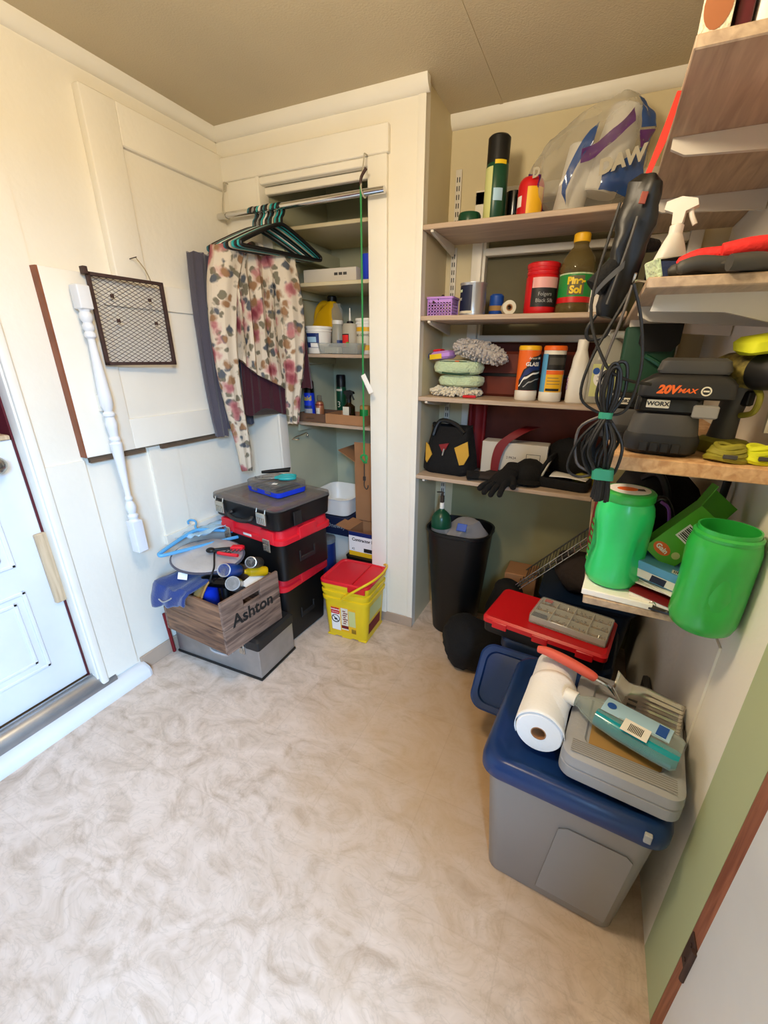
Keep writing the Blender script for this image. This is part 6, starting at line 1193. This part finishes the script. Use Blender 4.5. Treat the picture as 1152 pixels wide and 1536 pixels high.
# ================================================================== RIGHT-HAND SHELVES
z = RS[3] + 0.0005
t = thing('ring_binder', 'white wire-bound pad lying under the closed green jug at the shelf end', 'pad', (0.125, 1.085, z), rz=-4)
b = MB(); b.bbox(-0.078, 0.075, -0.082, 0.09, 0, 0.016, 0.002); b.build('pages', 'white_paper', t); b = MB()
for k in range(12): b.tube([(0.074 + 0.008 * math.cos(a), -0.075 + 0.013 * k, 0.010 + 0.010 * math.sin(a)) for a in [i * math.pi / 5 for i in range(10)]], 0.0012, 5, closed=True)
b.build('wire_binding', 'steel', t)
def green_jug(label, x, y, z, rz, mat, r, h, neckr, lid):
    t = thing('green_jug', label, 'jug', (x, y, z), rz)
    b = MB(); rings = []; n = 40
    secs = [(0.0, 0.80), (0.006, 0.90), (0.025, 0.985), (0.06, 1.0), (0.10, 1.0), (0.14, 1.0), (0.175, 1.0), (0.195, 0.985), (0.212, 0.93), (0.225, 0.84), (0.232, neckr / r), (0.238, neckr / r)]
    for zz, k in secs:
        ring = []
        for j in range(n):
            a = 2 * math.pi * j / n; g = math.exp(-((zz - 0.105) / 0.045) ** 2); pin = 0.24 * g * math.exp(-((((a - math.pi) + math.pi) % (2 * math.pi) - math.pi) / 0.42) ** 2) + 0.24 * g * math.exp(-((((a - 5.4) + math.pi) % (2 * math.pi) - math.pi) / 0.30) ** 2)
            q = r * k * (1 - pin); ring.append((q * math.cos(a), q * math.sin(a), zz * h / 0.24))
        rings.append(ring)
    if not lid:
        for zz, k in ((0.238, neckr / r - 0.05), (0.225, 0.80), (0.10, 0.92), (0.012, 0.85)): rings.append([(r * k * math.cos(2 * math.pi * j / n), r * k * math.sin(2 * math.pi * j / n), zz * h / 0.24) for j in range(n)])
    b.loft(rings); b.build('body', mat, t)
    hh = h * 0.238 / 0.24
    if lid:
        b = MB(); b.lathe([(neckr + 0.002, hh - 0.012), (neckr + 0.005, hh - 0.008), (neckr + 0.005, hh + 0.008), (neckr + 0.001, hh + 0.012), (neckr - 0.006, hh + 0.0125)], 40); b.build('lid', 'jug_green_dark', t); b = MB(); b.lathe([(0.001, hh + 0.013), (neckr - 0.008, hh + 0.013), (neckr - 0.008, hh + 0.0136), (0.001, hh + 0.0136)], 32); b.build('lid_label', 'white_paper', t, 'round white label'); b = MB(); b.sphere(-0.004, 0, hh + 0.0138, 0.024, 0.017, 0.0012, 14); b.build('label_print', 'orange', t); b = MB(); b.bbox(0.014, 0.032, -0.012, 0.004, hh + 0.0136, hh + 0.0142, 0.0003); b.build('label_patch', 'charcoal', t)
        b = MB(); r2 = r + 0.0006
        for k in range(7): b.box(-r2 - 0.0004, -r2 + 0.001, -0.012, 0.004 + 0.004 * (k % 2), 0.05 + 0.017 * k, 0.058 + 0.017 * k)
        b.build('embossed_marks', 'jug_green_dark', t)
    else:
        b = MB(); b.lathe([(neckr + 0.003, hh - 0.022), (neckr + 0.006, hh - 0.018), (neckr + 0.006, hh - 0.012), (neckr + 0.001, hh - 0.008)], 40, c0=False, c1=False); b.build('neck_ring', mat, t)
    return t
green_jug('bright green plastic jug with its round lid on, left of the green carton', 0.104, 1.085, z + 0.0185, 10, 'jug_green', 0.065, 0.228, 0.053, True)
green_jug('open green plastic jug without a lid, at the right wall', 0.285, 0.985, z, -35, 'jug_green_dark', 0.065, 0.232, 0.054, False)
t = thing('red_notebook', 'red covered booklet under the blue carton between the green jugs', 'notebook', (0.205, 1.055, z), rz=-18, ry=6); b = MB(); b.bbox(-0.05, 0.05, -0.05, 0.05, 0.012, 0.022, 0.001); b.build('pages', 'white_paper', t); b = MB(); b.bbox(-0.052, 0.052, -0.052, 0.052, 0.0222, 0.0245, 0.0008); b.build('cover', 'dark_red', t)
t = thing('paper_stack', 'loose printed papers between the red booklet and the blue carton', 'papers', (0.215, 1.08, z + 0.036), rz=-28, ry=4); b = MB(); b.at(0, 0, 0, rz=8).bbox(-0.055, 0.05, -0.05, 0.04, 0, 0.003, 0.0005); b.at(0, 0, 0.0032, rz=-10).bbox(-0.05, 0.055, -0.045, 0.04, 0, 0.003, 0.0005); b.build('papers', 'white_paper', t)
t = thing('phone', 'black phone-like slab at the shelf edge below the red booklet', 'phone', (0.205, 1.015, z), rz=-12); MB().bbox(-0.03, 0.035, -0.02, 0.02, 0, 0.011, 0.003).build('body', 'black_gloss', t)
t = thing('blue_carton', 'small light blue carton with barcode lying between the green jugs', 'box', (0.212, 1.085, z + 0.046), rz=-14, ry=10); b = MB(); b.bbox(-0.058, 0.058, -0.045, 0.045, 0, 0.042, 0.001); b.build('carton', 'sky_blue', t); flat(t, 'label', -0.056, 0.05, 0.003, 0.022, -0.0455, 'white_paper'); flat(t, 'picture', -0.02, 0.012, 0.003, 0.02, -0.0462, 'navy'); b = MB(); b.box(0.012, 0.05, -0.04, -0.022, 0.0422, 0.0427); b.build('barcode_label', 'white_paper', t); bb = MB()
for k in range(9): bb.box(0.016 + 0.0034 * k, 0.0178 + 0.0034 * k, -0.038, -0.025, 0.0427, 0.0431)
bb.build('barcode', 'print_black', t)
t = thing('green_carton', 'open green printed carton with barcode leaning between the two green jugs', 'box', (0.192, 1.115, z + 0.092), rz=-6, ry=38, rx=-8)
e = 0.0012; sx, sy, h = 0.078, 0.062, 0.15
b = MB(); b.box(-sx / 2, sx / 2, -sy / 2, sy / 2, 0, e); b.box(-sx / 2, sx / 2, -sy / 2, -sy / 2 + e, e, h); b.box(-sx / 2, sx / 2, sy / 2 - e, sy / 2, e, h); b.box(-sx / 2, -sx / 2 + e, -sy / 2, sy / 2, e, h); b.box(sx / 2 - e, sx / 2, -sy / 2, sy / 2, e, h); b.build('carton', 'lime_print', t)
b = MB(); b.prismy([(-sx / 2, h), (-sx / 2 - 0.012, h + 0.05), (-sx / 2 - 0.0105, h + 0.05), (-sx / 2 + e, h)], -sy / 2 + 0.002, sy / 2 - 0.002); b.build('flap', 'lime_print', t); b = MB(); b.prismx([(sy / 2, h), (sy / 2 + 0.02, h + 0.045), (sy / 2 + 0.0185, h + 0.045), (sy / 2 - e, h)], -sx / 2 + 0.002, sx / 2 - 0.002); b.build('flap', 'lime_print', t)
flat(t, 'barcode_label', -0.02, 0.024, 0.068, 0.106, -sy / 2 - 0.0002, 'white_paper'); bb = MB()
for k in range(8): bb.box(-0.016, 0.02, -sy / 2 - 0.0014, -sy / 2 - 0.0009, 0.072 + 0.004 * k, 0.0738 + 0.004 * k + 0.0006 * (k % 3))
bb.build('barcode', 'print_black', t); b = MB(); b.at(-0.012, -sy / 2 - 0.0004, 0.026, rx=90).lathe([(0.001, 0), (0.014, 0), (0.014, 0.0006), (0.001, 0.0006)], 18, sx=1.5); b.build('badge', 'orange', t); text(t, 'lettering', 'Gain', 0.016, 'white_paper', (-0.012, -sy / 2 - 0.0012, 0.026), bold=0.0005); b = MB(); b.at(0.022, -sy / 2 - 0.0004, 0.128, rx=90).lathe([(0.001, 0), (0.010, 0), (0.010, 0.0006), (0.001, 0.0006)], 14, sy=1.5); b.build('printed_flower', 'orange', t); b = MB(); b.at(0.02, -sy / 2 - 0.0004, 0.035, rx=90).lathe([(0.001, 0), (0.009, 0), (0.009, 0.0006), (0.001, 0.0006)], 12); b.build('printed_leaf', 'label_lime', t)
t = thing('tool_pouch', 'dark red tool pouch behind the lidded green jug', 'pouch', (0.085, 1.30, z), rz=6); b = MB(); b.rr([(0, 0.07, 0.10, 0.02), (0.02, 0.08, 0.11, 0.025), (0.16, 0.08, 0.10, 0.025), (0.20, 0.07, 0.07, 0.02)], n=5); lump(b, 0.006, 16); b.v = [(x, y, max(0, q)) for x, y, q in b.v]; b.build('pouch', 'dark_red', t)
t = thing('black_backpack', 'black soft bag with straps at the back of the lowest right shelf', 'bag', (0.225, 1.52, z)); b = MB(); b.sphere(0, 0, 0.125, 0.11, 0.19, 0.125, 24); lump(b, 0.03, 8); b.v = [(min(x, 0.118), y, max(0, q)) for x, y, q in b.v]; b.build('bag', 'black_cloth', t); b = MB(); b.tube([(-0.06, -0.10, 0.21), (-0.03, -0.16, 0.24), (0.0, -0.18, 0.18), (0.0, -0.17, 0.08)], 0.010, 8, 5); b.build('strap', 'black', t)
t = thing('garden_shears', 'shears with black and violet loop handles standing behind the lidded jug', 'shears', (0.19, 1.21, z)); b = MB()
b.tube([(-0.02, 0, 0.19), (0.005, 0, 0.21), (0.03, 0, 0.17), (0.035, 0, 0.10), (0.02, 0, 0.03)], 0.009, 10, 5); b.build('handle', 'black_gloss', t); b = MB(); b.tube([(0.0, -0.012, 0.205), (0.02, -0.012, 0.19), (0.03, -0.012, 0.15)], 0.004, 8, 4); b.build('grip_inset', 'purple', t, 'violet grip inset'); b = MB(); b.tube([(-0.015, 0.0, 0.18), (-0.01, 0, 0.14), (0.005, 0, 0.02)], 0.007, 8, 4); b.build('handle', 'black_gloss', t); b = MB(); b.sphere(-0.022, 0, 0.196, 0.014, 0.010, 0.011); b.build('bolt_cap', 'orange', t)
t = thing('orange_disc', 'small flat orange disc on a dark tool behind the lidded jug', 'tool', (0.135, 1.215, z)); b = MB(); b.bbox(-0.03, 0.03, -0.02, 0.03, 0, 0.23, 0.01); b.build('body', 'black', t); b = MB(); b.at(0.0, -0.021, 0.195, rx=90).lathe([(0.001, 0), (0.016, 0), (0.015, 0.004), (0.001, 0.005)], 20); b.build('disc', 'orange', t)
t = thing('wooden_stick', 'worn brown wooden stick sticking up behind the green carton', 'stick', (0.285, 1.25, z), ry=30); MB().tube([(0, 0, 0.0), (0, 0, 0.14), (0.0, 0, 0.19)], lambda q: 0.010 + 0.005 * math.sin(3 * q), 10, 4).build('handle', 'brown_edge', t)
t = thing('black_pipe', 'upright black cable in front of the right wall behind the open jug', 'cable', (0.325, 1.27, z)); MB().tube([(0, 0, 0), (0.003, 0, 0.12), (0.008, 0, 0.29)], 0.009, 10, 3).build('cable', 'black', t)

z = RS[2] + 0.0005
# batteries and charger
def battery(nm, label, x, y, rz, s=1.0, charger=False):
    t = thing(nm, label, 'battery', (x, y, z), rz)
    b = MB(); b.rr([(0, 0.105 * s, 0.085 * s, 0.03 * s), (0.008 * s, 0.128 * s, 0.10 * s, 0.035 * s), (0.030 * s, 0.132 * s, 0.104 * s, 0.036 * s), (0.040 * s, 0.124 * s, 0.098 * s, 0.034 * s)], n=7); b.build('lower_shell', 'charcoal', t)
    b = MB(); b.rr([(0.040 * s, 0.122 * s, 0.096 * s, 0.032 * s), (0.07 * s, 0.112 * s, 0.09 * s, 0.030 * s), (0.078 * s, 0.104 * s, 0.084 * s, 0.028 * s)], n=7); b.build('upper_shell', 'grey_dark', t)
    b = MB()
    for k in range(4): b.bbox((-0.034 + 0.018 * k) * s, (-0.019 + 0.018 * k) * s, -0.0535 * s, -0.045 * s, 0.007 * s, 0.026 * s, 0.002)
    b.build('grip_rib', 'charcoal', t)
    b = MB(); b.rr([(0.079 * s, 0.10 * s, 0.08 * s, 0.012), (0.084 * s, 0.112 * s, 0.088 * s, 0.014), (0.112 * s, 0.108 * s, 0.084 * s, 0.014), (0.117 * s, 0.098 * s, 0.076 * s, 0.012)], n=4); b.build('terminal_block', 'black_gloss', t)
    b = MB(); b.bbox(-0.036 * s, 0.002 * s, -0.0462 * s, -0.043 * s, 0.089 * s, 0.104 * s, 0.001); b.build('badge', 'label_cream', t); text(t, 'lettering', 'WORX', 0.0105 * s, 'print_black', (-0.017 * s, -0.0466 * s, 0.0965 * s), bold=0.0004, sx=1.1)
    if charger:
        b = MB(); b.rr([(0.118, 0.135, 0.10, 0.010, 0.02), (0.122, 0.168, 0.115, 0.014, 0.024), (0.148, 0.168, 0.115, 0.014, 0.024), (0.162, 0.135, 0.105, 0.02, 0.028), (0.165, 0.12, 0.095, 0.02, 0.028)], n=4); b.build('charger_base', 'charcoal', t)
        b = MB(); b.rr([(0.166, 0.12, 0.095, 0.014, 0.03), (0.172, 0.128, 0.10, 0.016, 0.03), (0.19, 0.118, 0.095, 0.016, 0.03), (0.196, 0.10, 0.08, 0.014, 0.03)], n=4); b.build('charger_top', 'grey_dark', t)
        b = MB(); b.bbox(0.044, 0.088, -0.052, -0.04, 0.082, 0.108, 0.003); b.build('side_latch', 'grey_plastic', t)
        text(t, 'lettering', '20V', 0.022, 'orange', (-0.012, -0.0338 - 0.0002, 0.136), bold=0.0012, shear=0.25).location = (-0.008, -0.0580, 0.135); text(t, 'lettering', 'MAX', 0.012, 'orange', (0.026, -0.0580, 0.134), bold=0.0004, shear=0.25, sx=1.2)
        b = MB(); b.at(0.058, -0.0578, 0.135, rx=90).lathe([(0.0065, 0), (0.009, 0), (0.009, 0.0006), (0.0065, 0.0006), (0.0065, 0)], 20, c0=False, c1=False); b.at().box(0.053, 0.063, -0.0585, -0.0578, 0.1335, 0.1365); b.build('round_mark', 'label_cream', t)
    return t
battery('battery_charger', 'black battery and charger stack lettered 20V in orange on the right shelf', 0.140, 1.09, -6, 1.1, True)
battery('battery_pack', 'smaller black battery pack half hidden behind the charger stack', 0.078, 1.235, -4, 1.0)
# drill
t = thing('cordless_drill', 'yellow-green and black cordless drill standing at the right edge of the shelf', 'drill', (0.272, 1.125, z), rz=30)
b = MB(); b.at(0, 0, 0.172, rx=90).lathe([(0.016, -0.07), (0.03, -0.068), (0.036, -0.05), (0.036, 0.01), (0.032, 0.03)], 24); b.build('motor_body', 'camo', t); b = MB(); b.at(0, 0, 0.172, rx=90).lathe([(0.034, 0.026), (0.035, 0.035), (0.033, 0.065), (0.026, 0.09), (0.018, 0.10)], 24); b.build('gearbox', 'charcoal', t); b = MB(); b.at(0, 0, 0.172, rx=90).lathe([(0.015, 0.098), (0.016, 0.108), (0.013, 0.116), (0.006, 0.116), (0.006, 0.104), (0.001, 0.104)], 18); b.build('chuck', 'copper', t)
b = MB(); b.loft([[(x * 0.024 * k, o_ + yy * 0.030 * k, zz) for x, yy in [(math.cos(a), math.sin(a)) for a in [2 * math.pi * i / 16 for i in range(16)]]] for zz, k, o_ in ((0.03, 1.0, 0.022), (0.08, 0.85, 0.018), (0.13, 0.92, 0.01), (0.15, 1.0, 0.006))]); b.build('handle', 'grey_dark', t); b = MB(); b.rr([(0, 0.06, 0.10, 0.016, 0, 0.012), (0.006, 0.068, 0.11, 0.02, 0, 0.012), (0.026, 0.066, 0.105, 0.02, 0, 0.012), (0.034, 0.05, 0.085, 0.016, 0, 0.012)]); b.build('foot', 'olive_yellow', t); b = MB(); b.tube([(0, -0.03, 0.142), (0, -0.045, 0.125), (0, -0.04, 0.095), (0, -0.012, 0.085)], 0.006, 8, 5); b.build('trigger_guard', 'olive_yellow', t); b = MB(); b.bbox(-0.008, 0.008, -0.028, -0.01, 0.105, 0.135, 0.003); b.build('trigger', 'black', t)
t = thing('safety_glove', 'fluorescent yellow glove draped on top of the cordless drill', 'glove', (0.292, 1.09, z + 0.208), rz=20, ry=-8); b = MB(); b.bbox(-0.055, 0.045, -0.03, 0.04, 0, 0.04, 0.012); lump(b, 0.012, 18); b.v = [(min(x, 0.05), y, max(0, q)) for x, y, q in b.v]; b.build('cloth', 'hi_yellow', t)
def strap_roll(label, x, y, mat, seed):
    t = thing('strap_roll', label, 'strap', (x, y, z), rz=seed * 9); b = MB()
    for k in range(4): b.tube([((0.034 - 0.004 * k) * math.cos(a) , (0.022 - 0.003 * k) * math.sin(a), 0.007 + 0.0075 * k + 0.003 * math.sin(2 * a + k + seed)) for a in [2 * math.pi * i / 20 for i in range(20)]], 0.0065, 6, closed=True)
    b.v = [(p, q, max(0, w_)) for p, q, w_ in b.v]; b.build('webbing', mat, t); b = MB(); b.bbox(-0.012, 0.012, -0.031, -0.026, 0.010, 0.018, 0.001); b.build('buckle', 'grey_dark', t); return t
strap_roll('coiled olive yellow strap at the shelf edge below the drill', 0.258, 1.045, 'olive_yellow', 0)
strap_roll('coiled bright fluorescent strap at the shelf edge nearest the right wall', 0.313, 1.055, 'hi_yellow', 1)

z = RS[1] + 0.0005
t = thing('trigger_bottle', 'white trigger spray bottle behind the gloves', 'bottle', (0.098, 1.26, z), rz=-12); b = MB(); b.rr([(0, 0.06, 0.05, 0.02), (0.004, 0.066, 0.055, 0.022), (0.07, 0.066, 0.055, 0.022), (0.10, 0.044, 0.042, 0.018), (0.118, 0.028, 0.028, 0.013)], n=7); b.build('body', 'white_plastic', t); trigger(t, 0.116, 'white_plastic', 1.0); flat(t, 'label', -0.02, 0.02, 0.04, 0.07, -0.0285, 'label_cream'); text(t, 'lettering', 'ZEP', 0.014, 'print_black', (0, -0.0296, 0.056))
glove('work_glove', 'dark grey coated work glove lying left of the red gloves', 0.215, 1.06, z, -6, 'grey_dark', 'charcoal', 1.0)
glove('work_glove', 'red work glove lying on the right shelf nearest the right wall', 0.232, 1.105, z + 0.032, -24, 'neon_red', 'neon_red', 1.02, ry=-6)
glove('work_glove', 'red work glove with black cuff behind the dark grey glove', 0.225, 1.215, z + 0.02, -22, 'neon_red', 'charcoal', 1.02, ry=-10)
t = thing('folded_cloth', 'folded dark blue cloth under the dark grey glove', 'cloth', (0.098, 1.15, z)); b = MB(); b.bbox(-0.045, 0.04, -0.03, 0.05, 0, 0.045, 0.012); lump(b, 0.006, 20); b.v = [(x, y, max(0, q)) for x, y, q in b.v]; b.build('cloth', 'navy_cloth', t)
t = thing('packet', 'pale aqua paper packet at the front corner of the right shelf', 'packet', (0.063, 1.045, z), ry=-20, rz=20); MB().bbox(-0.004, 0.004, -0.025, 0.025, 0.001, 0.035, 0.002).build('packet', 'mint', t)
t = thing('black_pouch', 'black pouch lying across the shelf in front of the white spray bottle', 'pouch', (0.125, 1.20, z), rz=-5); b = MB(); b.bbox(-0.075, 0.05, -0.02, 0.02, 0, 0.062, 0.012); lump(b, 0.01, 15); b.v = [(x, y, max(0, q)) for x, y, q in b.v]; b.build('pouch', 'black_cloth', t)

z = RS[0] + 0.0005
t = thing('food_carton', 'printed food carton standing at the end of the highest right shelf', 'box', (0.075, 1.075, z), rz=-3); b = MB(); b.bbox(-0.022, 0.022, -0.035, 0.05, 0, 0.17, 0.001); b.build('carton', 'cream', t); b = MB(); b.at(0, -0.0354, 0.05, rx=90).lathe([(0.001, 0), (0.02, 0), (0.02, 0.0005), (0.001, 0.0005)], 20, sy=1.6); b.build('picture', 'copper', t); flat(t, 'green_band', -0.021, 0.021, 0.085, 0.10, -0.0356, 'lime_print'); flat(t, 'label', -0.021, 0.021, 0.105, 0.165, -0.0356, 'yellow')
t = thing('brown_packet', 'dark maroon packet between the food carton and the white packet', 'packet', (0.113, 1.08, z)); MB().bbox(-0.011, 0.011, -0.03, 0.05, 0, 0.16, 0.003).build('packet', 'maroon', t)
t = thing('white_packet', 'white plastic packet with barcode at the end of the highest right shelf', 'packet', (0.19, 1.085, z)); b = MB(); b.bbox(-0.062, 0.07, -0.035, 0.05, 0, 0.15, 0.012); lump(b, 0.006, 18); b.v = [(x, y, max(0, q)) for x, y, q in b.v]; b.build('packet', 'white_paper', t); bb = MB()
for k in range(9): bb.box(-0.035 + 0.003 * k, -0.0335 + 0.003 * k, -0.0425, -0.0405, 0.03, 0.06)
bb.build('barcode', 'print_black', t)

# ================================================================== HANGING FROM THE SHELF END
t = thing('folded_umbrella', 'black folded umbrella hanging by a red strap at the shelf corner', 'umbrella', (-0.010, 1.12, 1.557), ry=8.5)
b = MB(); rings = []
for i in range(16):
    q = i / 15; zz = -0.02 + 0.25 * q; r_ = 0.023 + 0.009 * math.sin(q * 3.1) + (0.004 if q > 0.6 else 0)
    if q > 0.95: r_ *= 0.6
    if q < 0.05: r_ *= 0.7
    rings.append([((r_ + 0.005 * math.sin(3 * a + 5 * q)) * math.cos(a), (r_ + 0.005 * math.sin(3 * a + 5 * q)) * math.sin(a) * 0.9, zz) for a in [2 * math.pi * k / 24 for k in range(24)]])
b.loft(rings); lump(b, 0.006, 30); b.build('canopy', 'black', t); b = MB(); b.tube([(0.0, -0.034, 0.155), (0.0, -0.036, 0.10), (-0.005, -0.032, 0.0)], 0.003, 6, 4); b.build('seam', 'grey_dark', t); b = MB(); b.at(0.0, -0.034, 0.185).bbox(-0.006, 0.006, -0.001, 0.002, -0.01, 0.01, 0.001); b.build('badge', 'rust_can', t)
b = MB(); b.loft([[(-0.008 * k + o_ + 0.001, -0.006, zz), (0.008 * k + o_, -0.006, zz), (0.008 * k + o_, -0.002, zz), (-0.008 * k + o_, -0.002, zz)] for zz, o_, k in ((0.215, -0.008, 0.6), (0.25, -0.004, 0.7), (0.28, 0.0, 0.9), (0.32, 0.002, 0.7), (0.352, 0.002, 0.45))]); b.build('hanging_strap', 'red_strap', t, 'bright red hanging strap'); b = MB(); b.tube([(-0.02, 0, -0.02), (-0.03, 0.0, -0.05), (-0.02, 0, -0.07), (0.01, 0, -0.06), (0.015, 0, -0.03)], 0.004, 8, 5); b.build('wrist_loop', 'black', t)
t = thing('fabric_strap', 'black fabric strap sticking out sideways below the umbrella', 'strap', (-0.005, 1.10, 1.64), rz=0); b = MB(); b.tube([(-0.04, -0.005, -0.05), (0.0, 0.01, 0.0), (0.03, 0.04, 0.03), (0.065, 0.09, 0.038)], lambda q: 0.022 - 0.010 * q, 10, 4); b.build('strap', 'black_cloth', t)
t = thing('shelf_nail', 'steel hook at the shelf corner holding the cords', 'hook', (0.03, 0.998, 1.585)); MB().tube([(0.015, 0.004, 0), (0.0, -0.012, 0.0), (-0.005, -0.03, -0.004), (-0.004, -0.04, 0.008)], 0.0025, 8, 4).build('hook', 'steel', t)
t = thing('cord_bundle', 'bundle of black cords with green ties hanging from the shelf corner', 'cord', (0.02, 0.95, 1.345))
rnd = random.Random(11); b = MB()
for k in range(6):
    a = rnd.uniform(-0.012, 0.012); w_ = rnd.uniform(0.006, 0.014); y = rnd.uniform(-0.012, 0.012); tp = rnd.uniform(0.07, 0.10)
    b.tube([(a * 0.3, y * 0.4, 0.0), (-w_ + a, y, tp * 0.45), (-w_ * 0.8 + a, y, tp), (a, y, tp + 0.012), (w_ * 0.8 + a, y, tp), (w_ + a, y, tp * 0.45), (a * 0.3 + 0.004, y * 0.4, 0.0)], 0.0032, 6, 5)
for k in range(11):
    a = rnd.uniform(-0.01, 0.01); w_ = rnd.uniform(0.008, 0.026); y = rnd.uniform(-0.018, 0.018); sk = rnd.uniform(-0.012, 0.016)
    b.tube([(a * 0.3, y * 0.3, 0.0), (-w_ + a, y, -0.045), (-w_ * 0.9 + a + sk, y, -0.08), (a + sk + 0.012, y * 0.3, -0.122), (w_ * 0.9 + a + sk, -y, -0.08), (w_ + a, -y * 0.6, -0.045), (a * 0.3, y * 0.3, 0.0)], 0.0032, 6, 5)
for k in range(9):
    a = -0.014 + 0.0035 * k; y = rnd.uniform(-0.012, 0.012)
    b.tube([(0.015 + a * 0.7, y, -0.11), (0.018 + a, y, -0.15), (0.018 + a * 1.1, y, -0.172 - 0.006 * rnd.random())], 0.0034, 6, 3)
for pts in ([(-0.003, 0, 0.0), (-0.05, 0.0, 0.03), (-0.045, 0.005, 0.10), (-0.01, 0.012, 0.19), (0.006, 0.02, 0.23)], [(0.004, 0.0, 0.0), (0.035, 0.0, 0.015), (0.045, 0.0, 0.09), (0.03, 0.01, 0.17), (0.006, 0.012, 0.232)], [(0.0, 0, 0.0), (-0.04, -0.004, -0.05), (-0.055, -0.004, -0.11), (-0.03, 0, -0.13), (0.01, 0, -0.115)], [(-0.04, 0.02, 0.36), (-0.06, 0.015, 0.20), (-0.02, 0.0, 0.10), (0.02, 0.0, 0.07), (0.07, 0.03, 0.06)]):
    b.tube(pts, 0.003, 6, 6)
b.build('cord', 'black_cord', t, kind='stuff')
b = MB(); b.tube([(-0.0, 0.004, 0.0), (-0.022, 0.004, 0.07), (-0.005, 0.006, 0.17), (0.004, 0.014, 0.23)], 0.0028, 6, 5); b.tube([(-0.004, 0.0, 0.0), (-0.045, 0.0, -0.03), (-0.038, 0.0, -0.10), (0.0, 0.0, -0.118)], 0.003, 6, 5); b.build('grey_cord', 'grey_cord', t)
b = MB(); b.rr([(-0.006, 0.026, 0.02, 0.008), (0.006, 0.026, 0.02, 0.008)], n=4); b.build('tie', 'tie_green', t, 'thin green tie'); b = MB(); b.rr([(-0.128, 0.042, 0.034, 0.010, 0.016), (-0.106, 0.042, 0.034, 0.010, 0.014)], n=4); b.build('tie', 'tie_green', t, 'wide green tie')
t = thing('webbing_strap', 'grey webbing strap dangling under the umbrella', 'strap', (-0.015, 1.0, 1.555)); b = MB(); P = spline([(0.02, 0, 0.06), (-0.012, 0.004, 0.03), (-0.03, 0.004, 0.0), (-0.022, 0.002, -0.02)], 5); b.loft([[(p.x, p.y - 0.002, p.z + 0.006), (p.x, p.y + 0.002, p.z + 0.006), (p.x, p.y + 0.002, p.z - 0.006), (p.x, p.y - 0.002, p.z - 0.006)] for p in P]); b.build('webbing', 'grey_dark', t)
